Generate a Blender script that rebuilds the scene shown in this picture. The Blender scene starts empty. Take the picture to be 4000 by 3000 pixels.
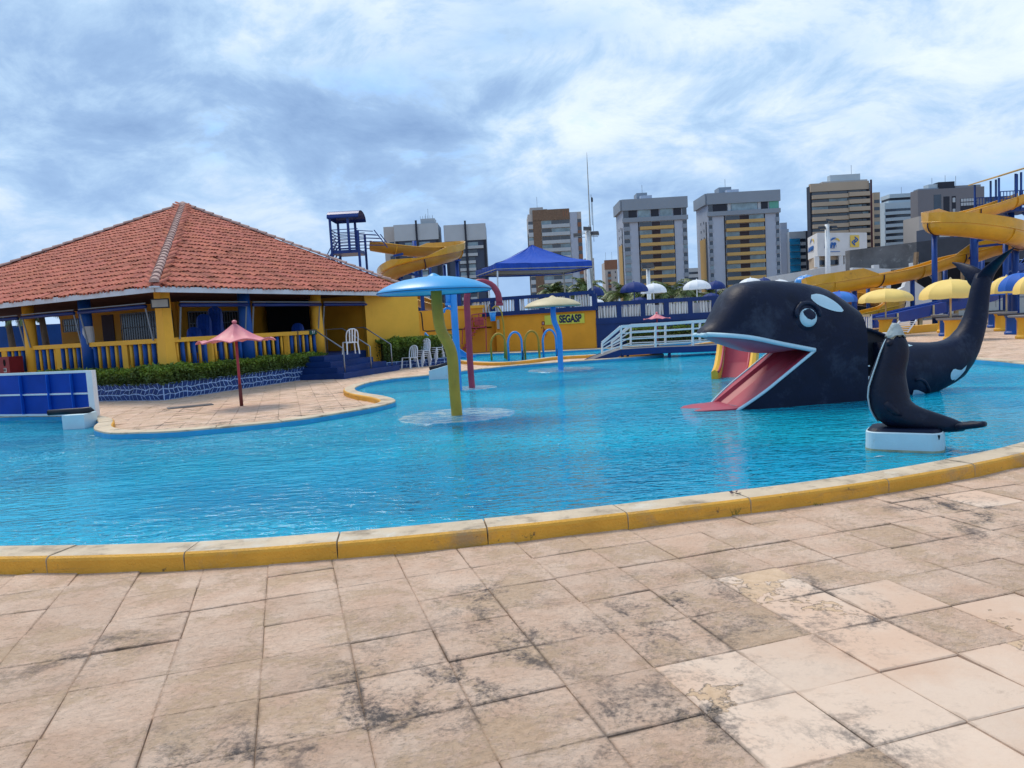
import bpy, bmesh, math, random
from mathutils import Vector, Matrix, geometry, noise
from mathutils.bvhtree import BVHTree
random.seed(7)
SC = bpy.context.scene
COL = SC.collection
rad = math.radians
# ---------------------------------------------------------------- camera
F = 2900.0; ROLL = rad(3.2); PT = math.atan(245 / 2900 * math.cos(ROLL)); EYE = 1.6
cr, sr, cp, sp = math.cos(ROLL), math.sin(ROLL), math.cos(PT), math.sin(PT)
cam_d = bpy.data.cameras.new('camera'); cam = bpy.data.objects.new('camera', cam_d); COL.objects.link(cam)
cam_d.sensor_width = 36; cam_d.lens = F / 4000 * 36; cam_d.clip_start = .05; cam_d.clip_end = 3000
right = Vector((cr, -sr * sp, -sr * cp)); up = Vector((sr, cr * sp, cr * cp)); fw = Vector((0, cp, -sp))
cam.matrix_world = Matrix(((right.x, up.x, -fw.x, 0), (right.y, up.y, -fw.y, 0), (right.z, up.z, -fw.z, EYE), (0, 0, 0, 1)))
SC.camera = cam
# ---------------------------------------------------------------- sky, sun, exposure
w = bpy.data.worlds.new('World'); SC.world = w; w.use_nodes = True
N = w.node_tree.nodes; L = w.node_tree.links; N.clear()
def nd(N, t, **k):
    n = N.new(t)
    for a, b in k.items(): setattr(n, a, b)
    return n
out = nd(N, 'ShaderNodeOutputWorld'); bg = nd(N, 'ShaderNodeBackground'); bg.inputs[1].default_value = .1
sky = nd(N, 'ShaderNodeTexSky', sky_type='NISHITA', sun_disc=False)
SUN_EL, SUN_AZ = rad(58), rad(-35)
sky.sun_elevation = SUN_EL; sky.sun_rotation = SUN_AZ; sky.air_density = 1.2; sky.dust_density = .6
tc = nd(N, 'ShaderNodeTexCoord'); sx = nd(N, 'ShaderNodeSeparateXYZ'); L.new(tc.outputs['Generated'], sx.inputs[0])
def mth(op, a, b=None, N=N, L=L, clamp=False):
    n = nd(N, 'ShaderNodeMath', operation=op); n.use_clamp = clamp
    for i, v in enumerate((a, b)):
        if v is None: continue
        if isinstance(v, (int, float)): n.inputs[i].default_value = v
        else: L.new(v, n.inputs[i])
    return n.outputs[0]
zz = mth('ADD', mth('MAXIMUM', sx.outputs[2], 0.0), .34)
cx = nd(N, 'ShaderNodeCombineXYZ'); L.new(mth('DIVIDE', sx.outputs[0], zz), cx.inputs[0]); L.new(mth('DIVIDE', sx.outputs[1], zz), cx.inputs[1])
def nz(scale, detail, rough, off, dist=0, N=N, L=L, src=None, stretch=(1, 1, 1), rot=0):
    mp = nd(N, 'ShaderNodeMapping'); mp.inputs['Location'].default_value = off; mp.inputs['Scale'].default_value = stretch; mp.inputs['Rotation'].default_value = (0, 0, rot)
    L.new(src, mp.inputs[0]); n = nd(N, 'ShaderNodeTexNoise'); L.new(mp.outputs[0], n.inputs[0])
    n.inputs['Scale'].default_value = scale; n.inputs['Detail'].default_value = detail; n.inputs['Roughness'].default_value = rough; n.inputs['Distortion'].default_value = dist
    return n.outputs[0]
def ramp(src, stops, N=N, L=L):
    n = nd(N, 'ShaderNodeValToRGB'); L.new(src, n.inputs[0]); e = n.color_ramp.elements
    while len(e) < len(stops): e.new(.5)
    for i, (p, c) in enumerate(stops): e[i].position = p; e[i].color = (*c, 1) if len(c) == 3 else c
    return n.outputs[0]
n1 = nz(.85, 8, .52, (3.1, 1.3, 0), .3, src=cx.outputs[0])      # cloud masses
n2 = nz(4.0, 10, .64, (7.7, 2.2, 0), .35, src=cx.outputs[0])      # texture inside them
n3 = nz(.9, 7, .55, (1.9, 8.4, 0), .3, src=cx.outputs[0])
mass = mth('ADD', mth('MULTIPLY', n1, .62), mth('MULTIPLY', n2, .38))
ccol = ramp(mass, [(.36, (2.3, 3.7, 6.3)), (.45, (3.3, 5.0, 7.7)), (.505, (4.7, 6.6, 9.0)), (.565, (7.4, 8.6, 10.0)), (.67, (9.6, 10.3, 11.0))])
gap = ramp(mth('ADD', mth('MULTIPLY', n3, .6), mth('MULTIPLY', n2, .4)), [(.56, (0, 0, 0)), (.66, (1, 1, 1))])
skm = nd(N, 'ShaderNodeMix', data_type='RGBA', blend_type='MULTIPLY'); skm.inputs[0].default_value = 1
L.new(sky.outputs[0], skm.inputs[6]); skm.inputs[7].default_value = (.6, 1.15, 1.9, 1)
m1 = nd(N, 'ShaderNodeMix', data_type='RGBA'); L.new(mth('MULTIPLY', gap, .7), m1.inputs[0]); L.new(ccol, m1.inputs[6]); L.new(skm.outputs[2], m1.inputs[7])
# even pale blue veil low over the horizon
hz = ramp(sx.outputs[2], [(0.0, (.75, .75, .75)), (.09, (.5, .5, .5)), (.24, (0, 0, 0))])
m2 = nd(N, 'ShaderNodeMix', data_type='RGBA'); L.new(hz, m2.inputs[0]); L.new(m1.outputs[2], m2.inputs[6]); m2.inputs[7].default_value = (3.7, 5.6, 8.6, 1)
L.new(m2.outputs[2], bg.inputs[0]); L.new(bg.outputs[0], out.inputs[0])
sd = bpy.data.lights.new('sun', 'SUN'); sd.energy = 2.3; sd.angle = rad(20); sd.color = (1, .90, .76)
so = bpy.data.objects.new('sun', sd); COL.objects.link(so)
sdir = Vector((math.sin(SUN_AZ) * math.cos(SUN_EL), math.cos(SUN_AZ) * math.cos(SUN_EL), math.sin(SUN_EL)))
so.rotation_euler = sdir.to_track_quat('Z', 'Y').to_euler()
SC.view_settings.view_transform = 'Standard'; SC.view_settings.look = 'None'; SC.view_settings.exposure = 0.12; SC.view_settings.gamma = 1
SC.view_settings.use_curve_mapping = False
SC.cycles.max_bounces = 6; SC.cycles.transparent_max_bounces = 12; SC.cycles.use_denoising = True
SC.cycles.caustics_reflective = False; SC.cycles.caustics_refractive = False

# ---------------------------------------------------------------- surveying: photo pixel -> place in the world
def ray(px, py):
    a = (px - 2000) / F; b = (1500 - py) / F
    return right * a + up * b + fw
def gz(px, py, z=0.):
    d = ray(px, py); t = (z - EYE) / d.z; return Vector((d.x * t, d.y * t, z))
def gy(px, py, Y):
    d = ray(px, py); t = Y / d.y; return Vector((d.x * t, Y, EYE + d.z * t))
def gp(px, py, P, nrm):
    d = ray(px, py); C0 = Vector((0, 0, EYE)); t = (P - C0).dot(nrm) / d.dot(nrm); return C0 + d * t
V = Vector
# ---------------------------------------------------------------- materials
MATS = {}
def mat(name, col, rough=.6, var=.12, vs=2.5, bump=.0, bs=40, spec=.3, tint=0, dirt=None, metal=0, streak=None, coat=0):
    m = bpy.data.materials.new(name); m.use_nodes = True; MATS[name] = m
    N = m.node_tree.nodes; L = m.node_tree.links; b = N['Principled BSDF']
    b.inputs['Roughness'].default_value = rough; b.inputs['Specular IOR Level'].default_value = spec; b.inputs['Metallic'].default_value = metal
    b.inputs['Coat Weight'].default_value = coat; b.inputs['Coat Roughness'].default_value = .15
    g = nd(N, 'ShaderNodeNewGeometry'); src = g.outputs['Position']
    n = nz(vs, 6, .6, (0, 0, 0), 0, N, L, src)
    lo = tuple(c * (1 - var) for c in col); hi = tuple(min(1, c * (1 + var)) for c in col)
    c = ramp(n, [(.3, lo), (.7, hi)], N, L)
    if tint:
        at = nd(N, 'ShaderNodeAttribute', attribute_name='tint'); mx = nd(N, 'ShaderNodeMix', data_type='RGBA', blend_type='MULTIPLY'); mx.inputs[0].default_value = 1
        L.new(c, mx.inputs[6]); L.new(at.outputs['Color'], mx.inputs[7]); c = mx.outputs[2]
    for dd in ([dirt] if dirt and not isinstance(dirt, list) else (dirt or [])):
        dc, lo_, hi_, sc_ = dd[:4]; st = dd[4] if len(dd) > 4 else (1, 1, 1)
        dn = nz(sc_, 8, .7, (5 + lo_ * 9, 3, 1), .2, N, L, src, st)
        f = ramp(dn, [(lo_, (0, 0, 0)), (hi_, (1, 1, 1))], N, L)
        mx = nd(N, 'ShaderNodeMix', data_type='RGBA'); L.new(f, mx.inputs[0]); L.new(c, mx.inputs[6]); mx.inputs[7].default_value = (*dc, 1); c = mx.outputs[2]
    L.new(c, b.inputs['Base Color'])
    if bump:
        bn = nz(bs, 5, .6, (0, 0, 0), 0, N, L, src); bb = nd(N, 'ShaderNodeBump'); bb.inputs['Strength'].default_value = bump; bb.inputs['Distance'].default_value = .02
        L.new(bn, bb.inputs['Height']); L.new(bb.outputs[0], b.inputs['Normal'])
    return m
M_ROOF = mat('clay_tile', (.50, .16, .105), .8, .2, 1.2, .3, 30, .2, tint=1, dirt=((.16, .075, .06), .60, .78, 3))
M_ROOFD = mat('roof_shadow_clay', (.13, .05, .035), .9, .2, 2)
M_CAP = mat('ridge_mortar', (.45, .30, .26), .85, .3, 4, .4, 30, dirt=((.12, .1, .09), .58, .75, 6))
M_YEL = mat('yellow_paint', (.84, .45, .045), .55, .07, 1.5, .12, 60, dirt=((.55, .27, .03), .66, .85, 2.5))
M_YELD = mat('yellow_wall_paint', (.78, .37, .03), .6, .08, 1.2, .12, 50, dirt=((.33, .16, .04), .64, .85, 1.6))
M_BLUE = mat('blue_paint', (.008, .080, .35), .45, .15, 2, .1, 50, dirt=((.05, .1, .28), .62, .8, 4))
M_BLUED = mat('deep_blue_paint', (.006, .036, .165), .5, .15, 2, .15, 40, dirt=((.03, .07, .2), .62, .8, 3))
M_NAVY = mat('navy_steel', (.008, .035, .2), .4, .12, 3, spec=.4)
M_SLIDEB = mat('blue_fibreglass', (.008, .055, .30), .25, .1, 2, .03, 20, .5)
M_CYAN = mat('cyan_pipe_paint', (.03, .28, .72), .35, .08, 3, .03, 30, .45, dirt=((.04, .2, .5), .66, .8, 5))
M_CYANC = mat('cyan_cap_paint', (.035, .34, .68), .38, .08, 2, .04, 30, .45, dirt=((.05, .25, .5), .7, .85, 4))
M_WHITE = mat('white_paint', (.72, .76, .78), .5, .06, 3, .06, 50, dirt=((.5, .5, .47), .66, .85, 6))
M_WHITEW = mat('white_wall_paint', (.62, .64, .66), .65, .08, .7, .1, 30, dirt=((.42, .42, .42), .62, .85, 1.3))
M_PLAS = mat('white_plastic', (.72, .76, .82), .35, .04, 3, spec=.5)
M_BPLAS = mat('blue_plastic', (.008, .07, .42), .35, .08, 3, spec=.5)
M_ORCA = mat('orca_black_paint', (.004, .0085, .028), .5, .25, 3, .25, 16, .2, dirt=[((.03, .04, .07), .52, .70, 1.9)])
M_ORCW = mat('orca_white_paint', (.50, .68, .76), .5, .05, 5, .05, 40)
M_PINK = mat('rose_fibreglass', (.42, .045, .075), .45, .12, 3, .05, 20, .35)
M_PALATE = mat('pale_rose_fibreglass', (.36, .15, .22), .4, .12, 3, .05, 20, .4)
M_PIPER = mat('rose_pipe_paint', (.36, .05, .085), .45, .15, 4, .04, 30, dirt=((.22, .03, .05), .62, .8, 6))
M_UMBP = mat('faded_red_paint', (.66, .20, .23), .5, .14, 4, .05, 30)
M_STEMY = mat('ochre_stem_paint', (.42, .28, .035), .45, .18, 2.5, .05, 30, dirt=((.22, .19, .05), .52, .75, 3))
M_CREAM = mat('cream_paint', (.60, .50, .30), .5, .08, 3, .05, 30, dirt=((.4, .3, .17), .62, .8, 5))
M_COPE = mat('coping_top_cement', (.60, .48, .34), .8, .15, 3, .4, 60, dirt=[((.26, .2, .14), .52, .68, 3.2, (1, 1, 1)), ((.64, .57, .46), .56, .66, 2.4)])
M_COPEY = mat('coping_yellow_paint', (.74, .37, .045), .6, .12, 3, .6, 55, dirt=[((.46, .28, .12), .54, .7, 2), ((.13, .085, .05), .63, .70, 9), ((.30, .17, .06), .55, .75, 4, (.3, .3, 2.5))])
M_POOLW = mat('pool_wall_paint', (.04, .36, .62), .5, .12, 4, .1, 40, dirt=((.08, .36, .56), .55, .75, 5))
M_POOLB = mat('pool_floor_paint', (.004, .38, .66), .6, .2, .35, dirt=((.01, .40, .62), .5, .72, .5))
M_STONE = mat('blue_painted_stone', (.012, .045, .19), .55, .3, 7, .3, 30)
M_MORT = mat('pale_painted_joint', (.34, .50, .78), .6, .15, 7)
M_LEAF = mat('hedge_leaf', (.060, .105, .022), .55, .5, 2.2, tint=1, spec=.4)
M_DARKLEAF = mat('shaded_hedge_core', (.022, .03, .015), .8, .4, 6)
M_PALM = mat('palm_leaf', (.085, .12, .035), .5, .3, 1, tint=1, spec=.4)
M_BARK = mat('bark', (.16, .12, .09), .9, .2, 5, .5, 12)
M_GLASS = mat('window_glass', (.02, .035, .06), .12, .5, .25, spec=.8)
M_GLASSB = mat('curtained_glass', (.16, .25, .30), .2, .4, .4, spec=.8)
M_GLASSC = mat('blue_mirror_glass', (.02, .22, .42), .15, .4, .3, spec=.9)
M_GRILL = mat('grey_steel', (.22, .27, .33), .45, .1, 3)
M_SHINY = mat('stainless_rail', (.30, .30, .31), .28, .1, 4, metal=.7)
M_BROWN = mat('dark_door_paint', (.05, .028, .045), .6, .2, 3)
M_RED = mat('red_box_paint', (.22, .02, .025), .5, .2, 4)
M_BLACK = mat('black_rubber', (.012, .014, .022), .45, .2, 8, .15, 30)
M_TENT = mat('blue_canvas', (.008, .072, .44), .6, .08, 1.2, .35, 3)
M_TENTU = mat('grey_canvas_lining', (.13, .15, .15), .8, .1, 3)
M_SUY = mat('yellow_canvas', (.88, .62, .18), .6, .05, 1.5)
M_SUB = mat('blue_canvas_parasol', (.02, .12, .50), .6, .08, 1.5)
M_SUN = mat('navy_canvas_parasol', (.012, .035, .17), .7, .12, 2)
M_SUW = mat('white_canvas_parasol', (.75, .77, .79), .6, .04, 2)
M_SLIDEY = mat('yellow_fibreglass', (.72, .38, .025), .3, .14, 1.1, .03, 12, .5, coat=.15, dirt=((.3, .14, .03), .6, .8, 1.6))
M_CONC = mat('raw_concrete', (.15, .15, .155), .9, .3, .5, .3, 8, dirt=((.27, .27, .27), .56, .66, .9))
M_DCONC = mat('dark_grey_render', (.055, .062, .08), .85, .2, .6, .1, 8)
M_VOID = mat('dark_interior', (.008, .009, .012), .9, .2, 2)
M_TWALL = mat('pale_tower_render', (.38, .44, .54), .7, .06, .05, dirt=((.33, .38, .47), .5, .8, .12, (1, 1, .2)))
M_TWALL2 = mat('cream_tower_render', (.42, .41, .40), .7, .06, .05)
M_TGREY = mat('light_grey_parapet', (.23, .28, .34), .7, .06, .08)
M_TYEL = mat('ochre_balcony', (.50, .33, .12), .7, .08, .1)
M_TBEI = mat('beige_band', (.40, .33, .25), .7, .06, .08)
M_TBRN = mat('brown_brick_cladding', (.17, .115, .08), .8, .2, 1.5)
M_TSLATE = mat('slate_blue_cladding', (.045, .065, .11), .55, .1, .1)
M_TDARK = mat('near_black_cladding', (.016, .02, .034), .5, .2, .2)
M_TPANEL = mat('white_balcony_panel', (.40, .45, .49), .6, .06, .2)
M_TORG = mat('terracotta_panel', (.24, .12, .075), .7, .1, .3)
M_TLIGHT = mat('bluish_white_band', (.43, .52, .58), .6, .06, .08)
M_TBROWNW = mat('brown_shutter', (.04, .03, .04), .6, .3, .2)
M_SIGN = mat('yellow_green_sign', (.60, .66, .09), .5, .05, 3)
M_INK = mat('dark_blue_lettering', (.01, .025, .08), .5, .05, 3)
M_LOGOB = mat('blue_lettering', (.01, .12, .42), .5, .05, 3)
M_LOGOY = mat('yellow_logo_panel', (.72, .52, .10), .5, .05, 3)
M_WOOD = mat('weathered_board', (.23, .16, .10), .8, .2, 5, .2, 20)
M_TABLE = mat('grey_concrete_top', (.26, .26, .27), .75, .15, 4)
M_GRASS = mat('grass_blade', (.08, .13, .03), .7, .3, 9)
M_LAMPG = mat('lamp_housing', (.36, .36, .33), .4, .1, 3)
M_FASCIA = mat('white_fascia', (.56, .60, .66), .6, .1, 1.5, .06, 20, dirt=((.3, .3, .3), .62, .8, 4))
M_MESHB = mat('blue_mesh_sheet', (.003, .05, .33), .6, .18, 1.5, .15, 90, .2)
M_MESHL = mat('lighter_blue_strap', (.012, .13, .62), .5, .1, 3)

def stone_mat():
    """worn sandy paving: every tile its own shade, a salmon film worn through to rough stone, black mould in the joints"""
    m = bpy.data.materials.new('worn_paving'); m.use_nodes = True; N = m.node_tree.nodes; L = m.node_tree.links; b = N['Principled BSDF']
    g = nd(N, 'ShaderNodeNewGeometry'); src = g.outputs['Position']; at = nd(N, 'ShaderNodeAttribute', attribute_name='tint')
    sc = nd(N, 'ShaderNodeSeparateColor'); L.new(at.outputs['Color'], sc.inputs[0]); smooth, shade, mould = sc.outputs
    def mix(f, a, bcol):
        x = nd(N, 'ShaderNodeMix', data_type='RGBA')
        for i, v in ((0, f), (6, a), (7, bcol)):
            if isinstance(v, tuple): x.inputs[i].default_value = (*v, 1)
            elif isinstance(v, (int, float)): x.inputs[i].default_value = v
            else: L.new(v, x.inputs[i])
        return x.outputs[2]
    G = lambda *a, **k: nz(*a, N=N, L=L, src=src, **k)
    R = lambda s, st: ramp(s, st, N, L)
    Mt = lambda o, a, bb=None, c=False: mth(o, a, bb, N, L, c)
    base = mix(R(G(3.0, 8, .65, (0, 0, 0)), [(.35, (0, 0, 0)), (.65, (1, 1, 1))]), (.70, .46, .32), (.80, .585, .44))
    raw = mix(R(G(14, 7, .7, (4, 4, 0)), [(.35, (0, 0, 0)), (.68, (1, 1, 1))]), (.52, .345, .20), (.66, .47, .31))
    wear = R(Mt('ADD', Mt('MULTIPLY', G(2.3, 9, .68, (9, 2, 0), .3), .75), Mt('MULTIPLY', G(28, 4, .7, (1, 1, 0)), .25)), [(.50, (0, 0, 0)), (.56, (1, 1, 1))])
    wear = Mt('MULTIPLY', wear, Mt('SUBTRACT', 1.0, Mt('MULTIPLY', smooth, .95)))
    c = mix(Mt('MULTIPLY', wear, .62), base, raw)
    c = mix(Mt('MULTIPLY', smooth, .8), c, mix(R(G(1.1, 7, .6, (2, 7, 0)), [(.42, (0, 0, 0)), (.56, (1, 1, 1))]), (.63, .435, .31), (.68, .53, .41)))
    # flaked edges where the newer film has peeled
    fl = R(Mt('ADD', Mt('MULTIPLY', G(1.15, 9, .6, (21, 12, 0), .25), .85), Mt('MULTIPLY', G(20, 5, .6, (3, 1, 0)), .15)), [(.565, (0, 0, 0)), (.575, (1, 1, 1))])
    c = mix(Mt('MULTIPLY', fl, Mt('MULTIPLY', smooth, .85)), c, raw)
    # grime and pits
    gr = R(G(6.5, 9, .78, (13, 5, 0), .4, stretch=(.6, 1, 1), rot=.3), [(.585, (0, 0, 0)), (.72, (1, 1, 1))])
    c = mix(Mt('MULTIPLY', gr, .42), c, (.20, .135, .09))
    pit = R(G(60, 6, .8, (1, 2, 0), stretch=(.55, 1, 1), rot=.3), [(.54, (0, 0, 0)), (.64, (1, 1, 1))])
    c = mix(Mt('MULTIPLY', pit, Mt('SUBTRACT', .46, Mt('MULTIPLY', smooth, .38))), c, (.30, .19, .115))
    mo = R(Mt('ADD', Mt('MULTIPLY', G(3.4, 9, .75, (31, 3, 0), .5), .72), Mt('MULTIPLY', G(38, 5, .7, (8, 1, 0)), .28)), [(.50, (0, 0, 0)), (.60, (1, 1, 1))])
    mo2 = Mt('MULTIPLY', mo, mould)
    c = mix(Mt('MULTIPLY', mo2, .88), c, (.055, .055, .06))
    mp = nd(N, 'ShaderNodeMapping', vector_type='TEXTURE'); mp.inputs['Location'].default_value = TORG; mp.inputs['Rotation'].default_value = (0, 0, rad(16.8)); mp.inputs['Scale'].default_value = (TILE, TILE, 1)
    L.new(src, mp.inputs[0]); sp2 = nd(N, 'ShaderNodeSeparateXYZ'); L.new(mp.outputs[0], sp2.inputs[0])
    ex, ey = (Mt('ABSOLUTE', Mt('SUBTRACT', Mt('FRACT', Mt('ADD', sp2.outputs[i], 50.0)), .5)) for i in (0, 1))
    e = Mt('ADD', Mt('MAXIMUM', ex, ey), Mt('MULTIPLY', Mt('SUBTRACT', G(5, 7, .7, (17, 3, 0)), .5), .22))
    jg = Mt('MULTIPLY', R(e, [(.475, (0, 0, 0)), (.50, (1, 1, 1))]), R(G(1.6, 5, .6, (71, 3, 0)), [(.42, (.15, .15, .15)), (.62, (1, 1, 1))]))
    c = mix(Mt('MULTIPLY', jg, .42), c, (.16, .10, .065))
    mj = Mt('MULTIPLY', R(Mt('ADD', Mt('MAXIMUM', ex, ey), Mt('MULTIPLY', mould, .03)), [(.485, (0, 0, 0)), (.53, (1, 1, 1))]), R(mould, [(.2, (0, 0, 0)), (.7, (1, 1, 1))])); mj = Mt('MULTIPLY', mj, R(G(2.6, 6, .7, (7, 31, 0)), [(.46, (.05, .05, .05)), (.58, (1, 1, 1))])); c = mix(Mt('MULTIPLY', mj, .7), c, (.06, .055, .052))
    ru = R(G(1.7, 6, .6, (41, 23, 0), .3), [(.70, (0, 0, 0)), (.76, (1, 1, 1))]); c = mix(Mt('MULTIPLY', ru, .6), c, (.30, .12, .05))
    sm = nd(N, 'ShaderNodeMix', data_type='RGBA', blend_type='MULTIPLY'); sm.inputs[0].default_value = 1
    L.new(c, sm.inputs[6]); cc = nd(N, 'ShaderNodeCombineColor'); [L.new(shade, cc.inputs[i]) for i in range(3)]; L.new(cc.outputs[0], sm.inputs[7])
    L.new(sm.outputs[2], b.inputs['Base Color']); b.inputs['Roughness'].default_value = .8; b.inputs['Specular IOR Level'].default_value = .25
    hgt = Mt('ADD', Mt('MULTIPLY', G(26, 8, .72, (0, 5, 0), .3), Mt('SUBTRACT', 1.0, Mt('MULTIPLY', smooth, .85))), Mt('MULTIPLY', wear, -.18))
    hgt = Mt('ADD', hgt, Mt('MULTIPLY', fl, Mt('MULTIPLY', smooth, -.3)))
    bb = nd(N, 'ShaderNodeBump'); bb.inputs['Strength'].default_value = 1; bb.inputs['Distance'].default_value = .03; L.new(hgt, bb.inputs['Height']); L.new(bb.outputs[0], b.inputs['Normal'])
    return m
TILE = .43; TE1 = V((math.cos(rad(16.8)), math.sin(rad(16.8)), 0)); TE2 = V((-TE1.y, TE1.x, 0)); TORG = gz(1022, 2570)
M_PAVE = stone_mat()
def ground_mat():
    m = bpy.data.materials.new('paved_ground'); m.use_nodes = True; N = m.node_tree.nodes; L = m.node_tree.links; b = N['Principled BSDF']
    g = nd(N, 'ShaderNodeNewGeometry'); src = g.outputs['Position']
    mp = nd(N, 'ShaderNodeMapping', vector_type='TEXTURE'); mp.inputs['Location'].default_value = TORG; mp.inputs['Rotation'].default_value = (0, 0, rad(16.8)); mp.inputs['Scale'].default_value = (TILE, TILE, 1)
    L.new(src, mp.inputs[0]); br = nd(N, 'ShaderNodeTexBrick'); br.offset = 0; br.inputs['Scale'].default_value = 1; br.inputs['Mortar Size'].default_value = .02
    br.inputs['Brick Width'].default_value = 1; br.inputs['Row Height'].default_value = 1
    br.inputs['Color1'].default_value = (.45, .30, .195, 1); br.inputs['Color2'].default_value = (.52, .37, .25, 1); br.inputs['Mortar'].default_value = (.26, .17, .11, 1)
    L.new(mp.outputs[0], br.inputs[0])
    dn = nz(1.3, 8, .7, (0, 0, 0), .3, N, L, src, (.5, 1, 1)); f = ramp(dn, [(.5, (0, 0, 0)), (.68, (.7, .7, .7))], N, L)
    mx = nd(N, 'ShaderNodeMix', data_type='RGBA'); L.new(f, mx.inputs[0]); L.new(br.outputs[0], mx.inputs[6]); mx.inputs[7].default_value = (.22, .15, .10, 1)
    L.new(mx.outputs[2], b.inputs['Base Color']); b.inputs['Roughness'].default_value = .85
    return m
M_GROUND = ground_mat()
def water_mat():
    m = bpy.data.materials.new('pool_water'); m.use_nodes = True; N = m.node_tree.nodes; L = m.node_tree.links; N.clear()
    o = nd(N, 'ShaderNodeOutputMaterial'); g = nd(N, 'ShaderNodeNewGeometry'); src = g.outputs['Position']
    a = nz(7.5, 2, .5, (0, 0, 0), .6, N, L, src, (.42, 1.0, 1), rad(-14)); b2 = nz(19, 2, .5, (3, 3, 0), .5, N, L, src, (.36, 1, 1), rad(-20)); c3 = nz(2.2, 2, .5, (1, 6, 0), .3, N, L, src, (.5, 1, 1), rad(10))
    h = mth('ADD', mth('ADD', mth('MULTIPLY', a, 1.0, N, L), mth('MULTIPLY', b2, .42, N, L), N, L), mth('MULTIPLY', c3, .9, N, L), N, L)
    calm = ramp(nz(.32, 3, .5, (2, 9, 0), .4, N, L, src, (.6, 1, 1)), [(.35, (.45, .45, .45)), (.6, (1, 1, 1))], N, L)
    bu = nd(N, 'ShaderNodeBump'); bu.inputs['Distance'].default_value = .075; L.new(mth('MULTIPLY', calm, 1.0, N, L), bu.inputs['Strength']); L.new(h, bu.inputs['Height'])
    fr = nd(N, 'ShaderNodeFresnel'); fr.inputs[0].default_value = 1.25; L.new(bu.outputs[0], fr.inputs[1])
    gl = nd(N, 'ShaderNodeBsdfGlossy'); gl.inputs['Roughness'].default_value = .03; L.new(bu.outputs[0], gl.inputs['Normal'])
    t2 = nd(N, 'ShaderNodeBsdfTransparent'); t2.inputs[0].default_value = (.6, .92, 1, 1)
    df = nd(N, 'ShaderNodeBsdfDiffuse'); L.new(ramp(nz(.45, 4, .55, (4, 1, 0), .5, N, L, src, (.5, 1, 1), rad(-14)), [(.36, (.002, .36, .58)), (.62, (.010, .60, .84))], N, L), df.inputs[0]); L.new(bu.outputs[0], df.inputs['Normal'])   # light scattered back by the cloudy water
    body = nd(N, 'ShaderNodeMixShader'); body.inputs[0].default_value = .58; L.new(t2.outputs[0], body.inputs[1]); L.new(df.outputs[0], body.inputs[2])
    mx = nd(N, 'ShaderNodeMixShader'); L.new(fr.outputs[0], mx.inputs[0]); L.new(body.outputs[0], mx.inputs[1]); L.new(gl.outputs[0], mx.inputs[2])
    L.new(mx.outputs[0], o.inputs[0]); return m
M_WATER = water_mat()

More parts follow.
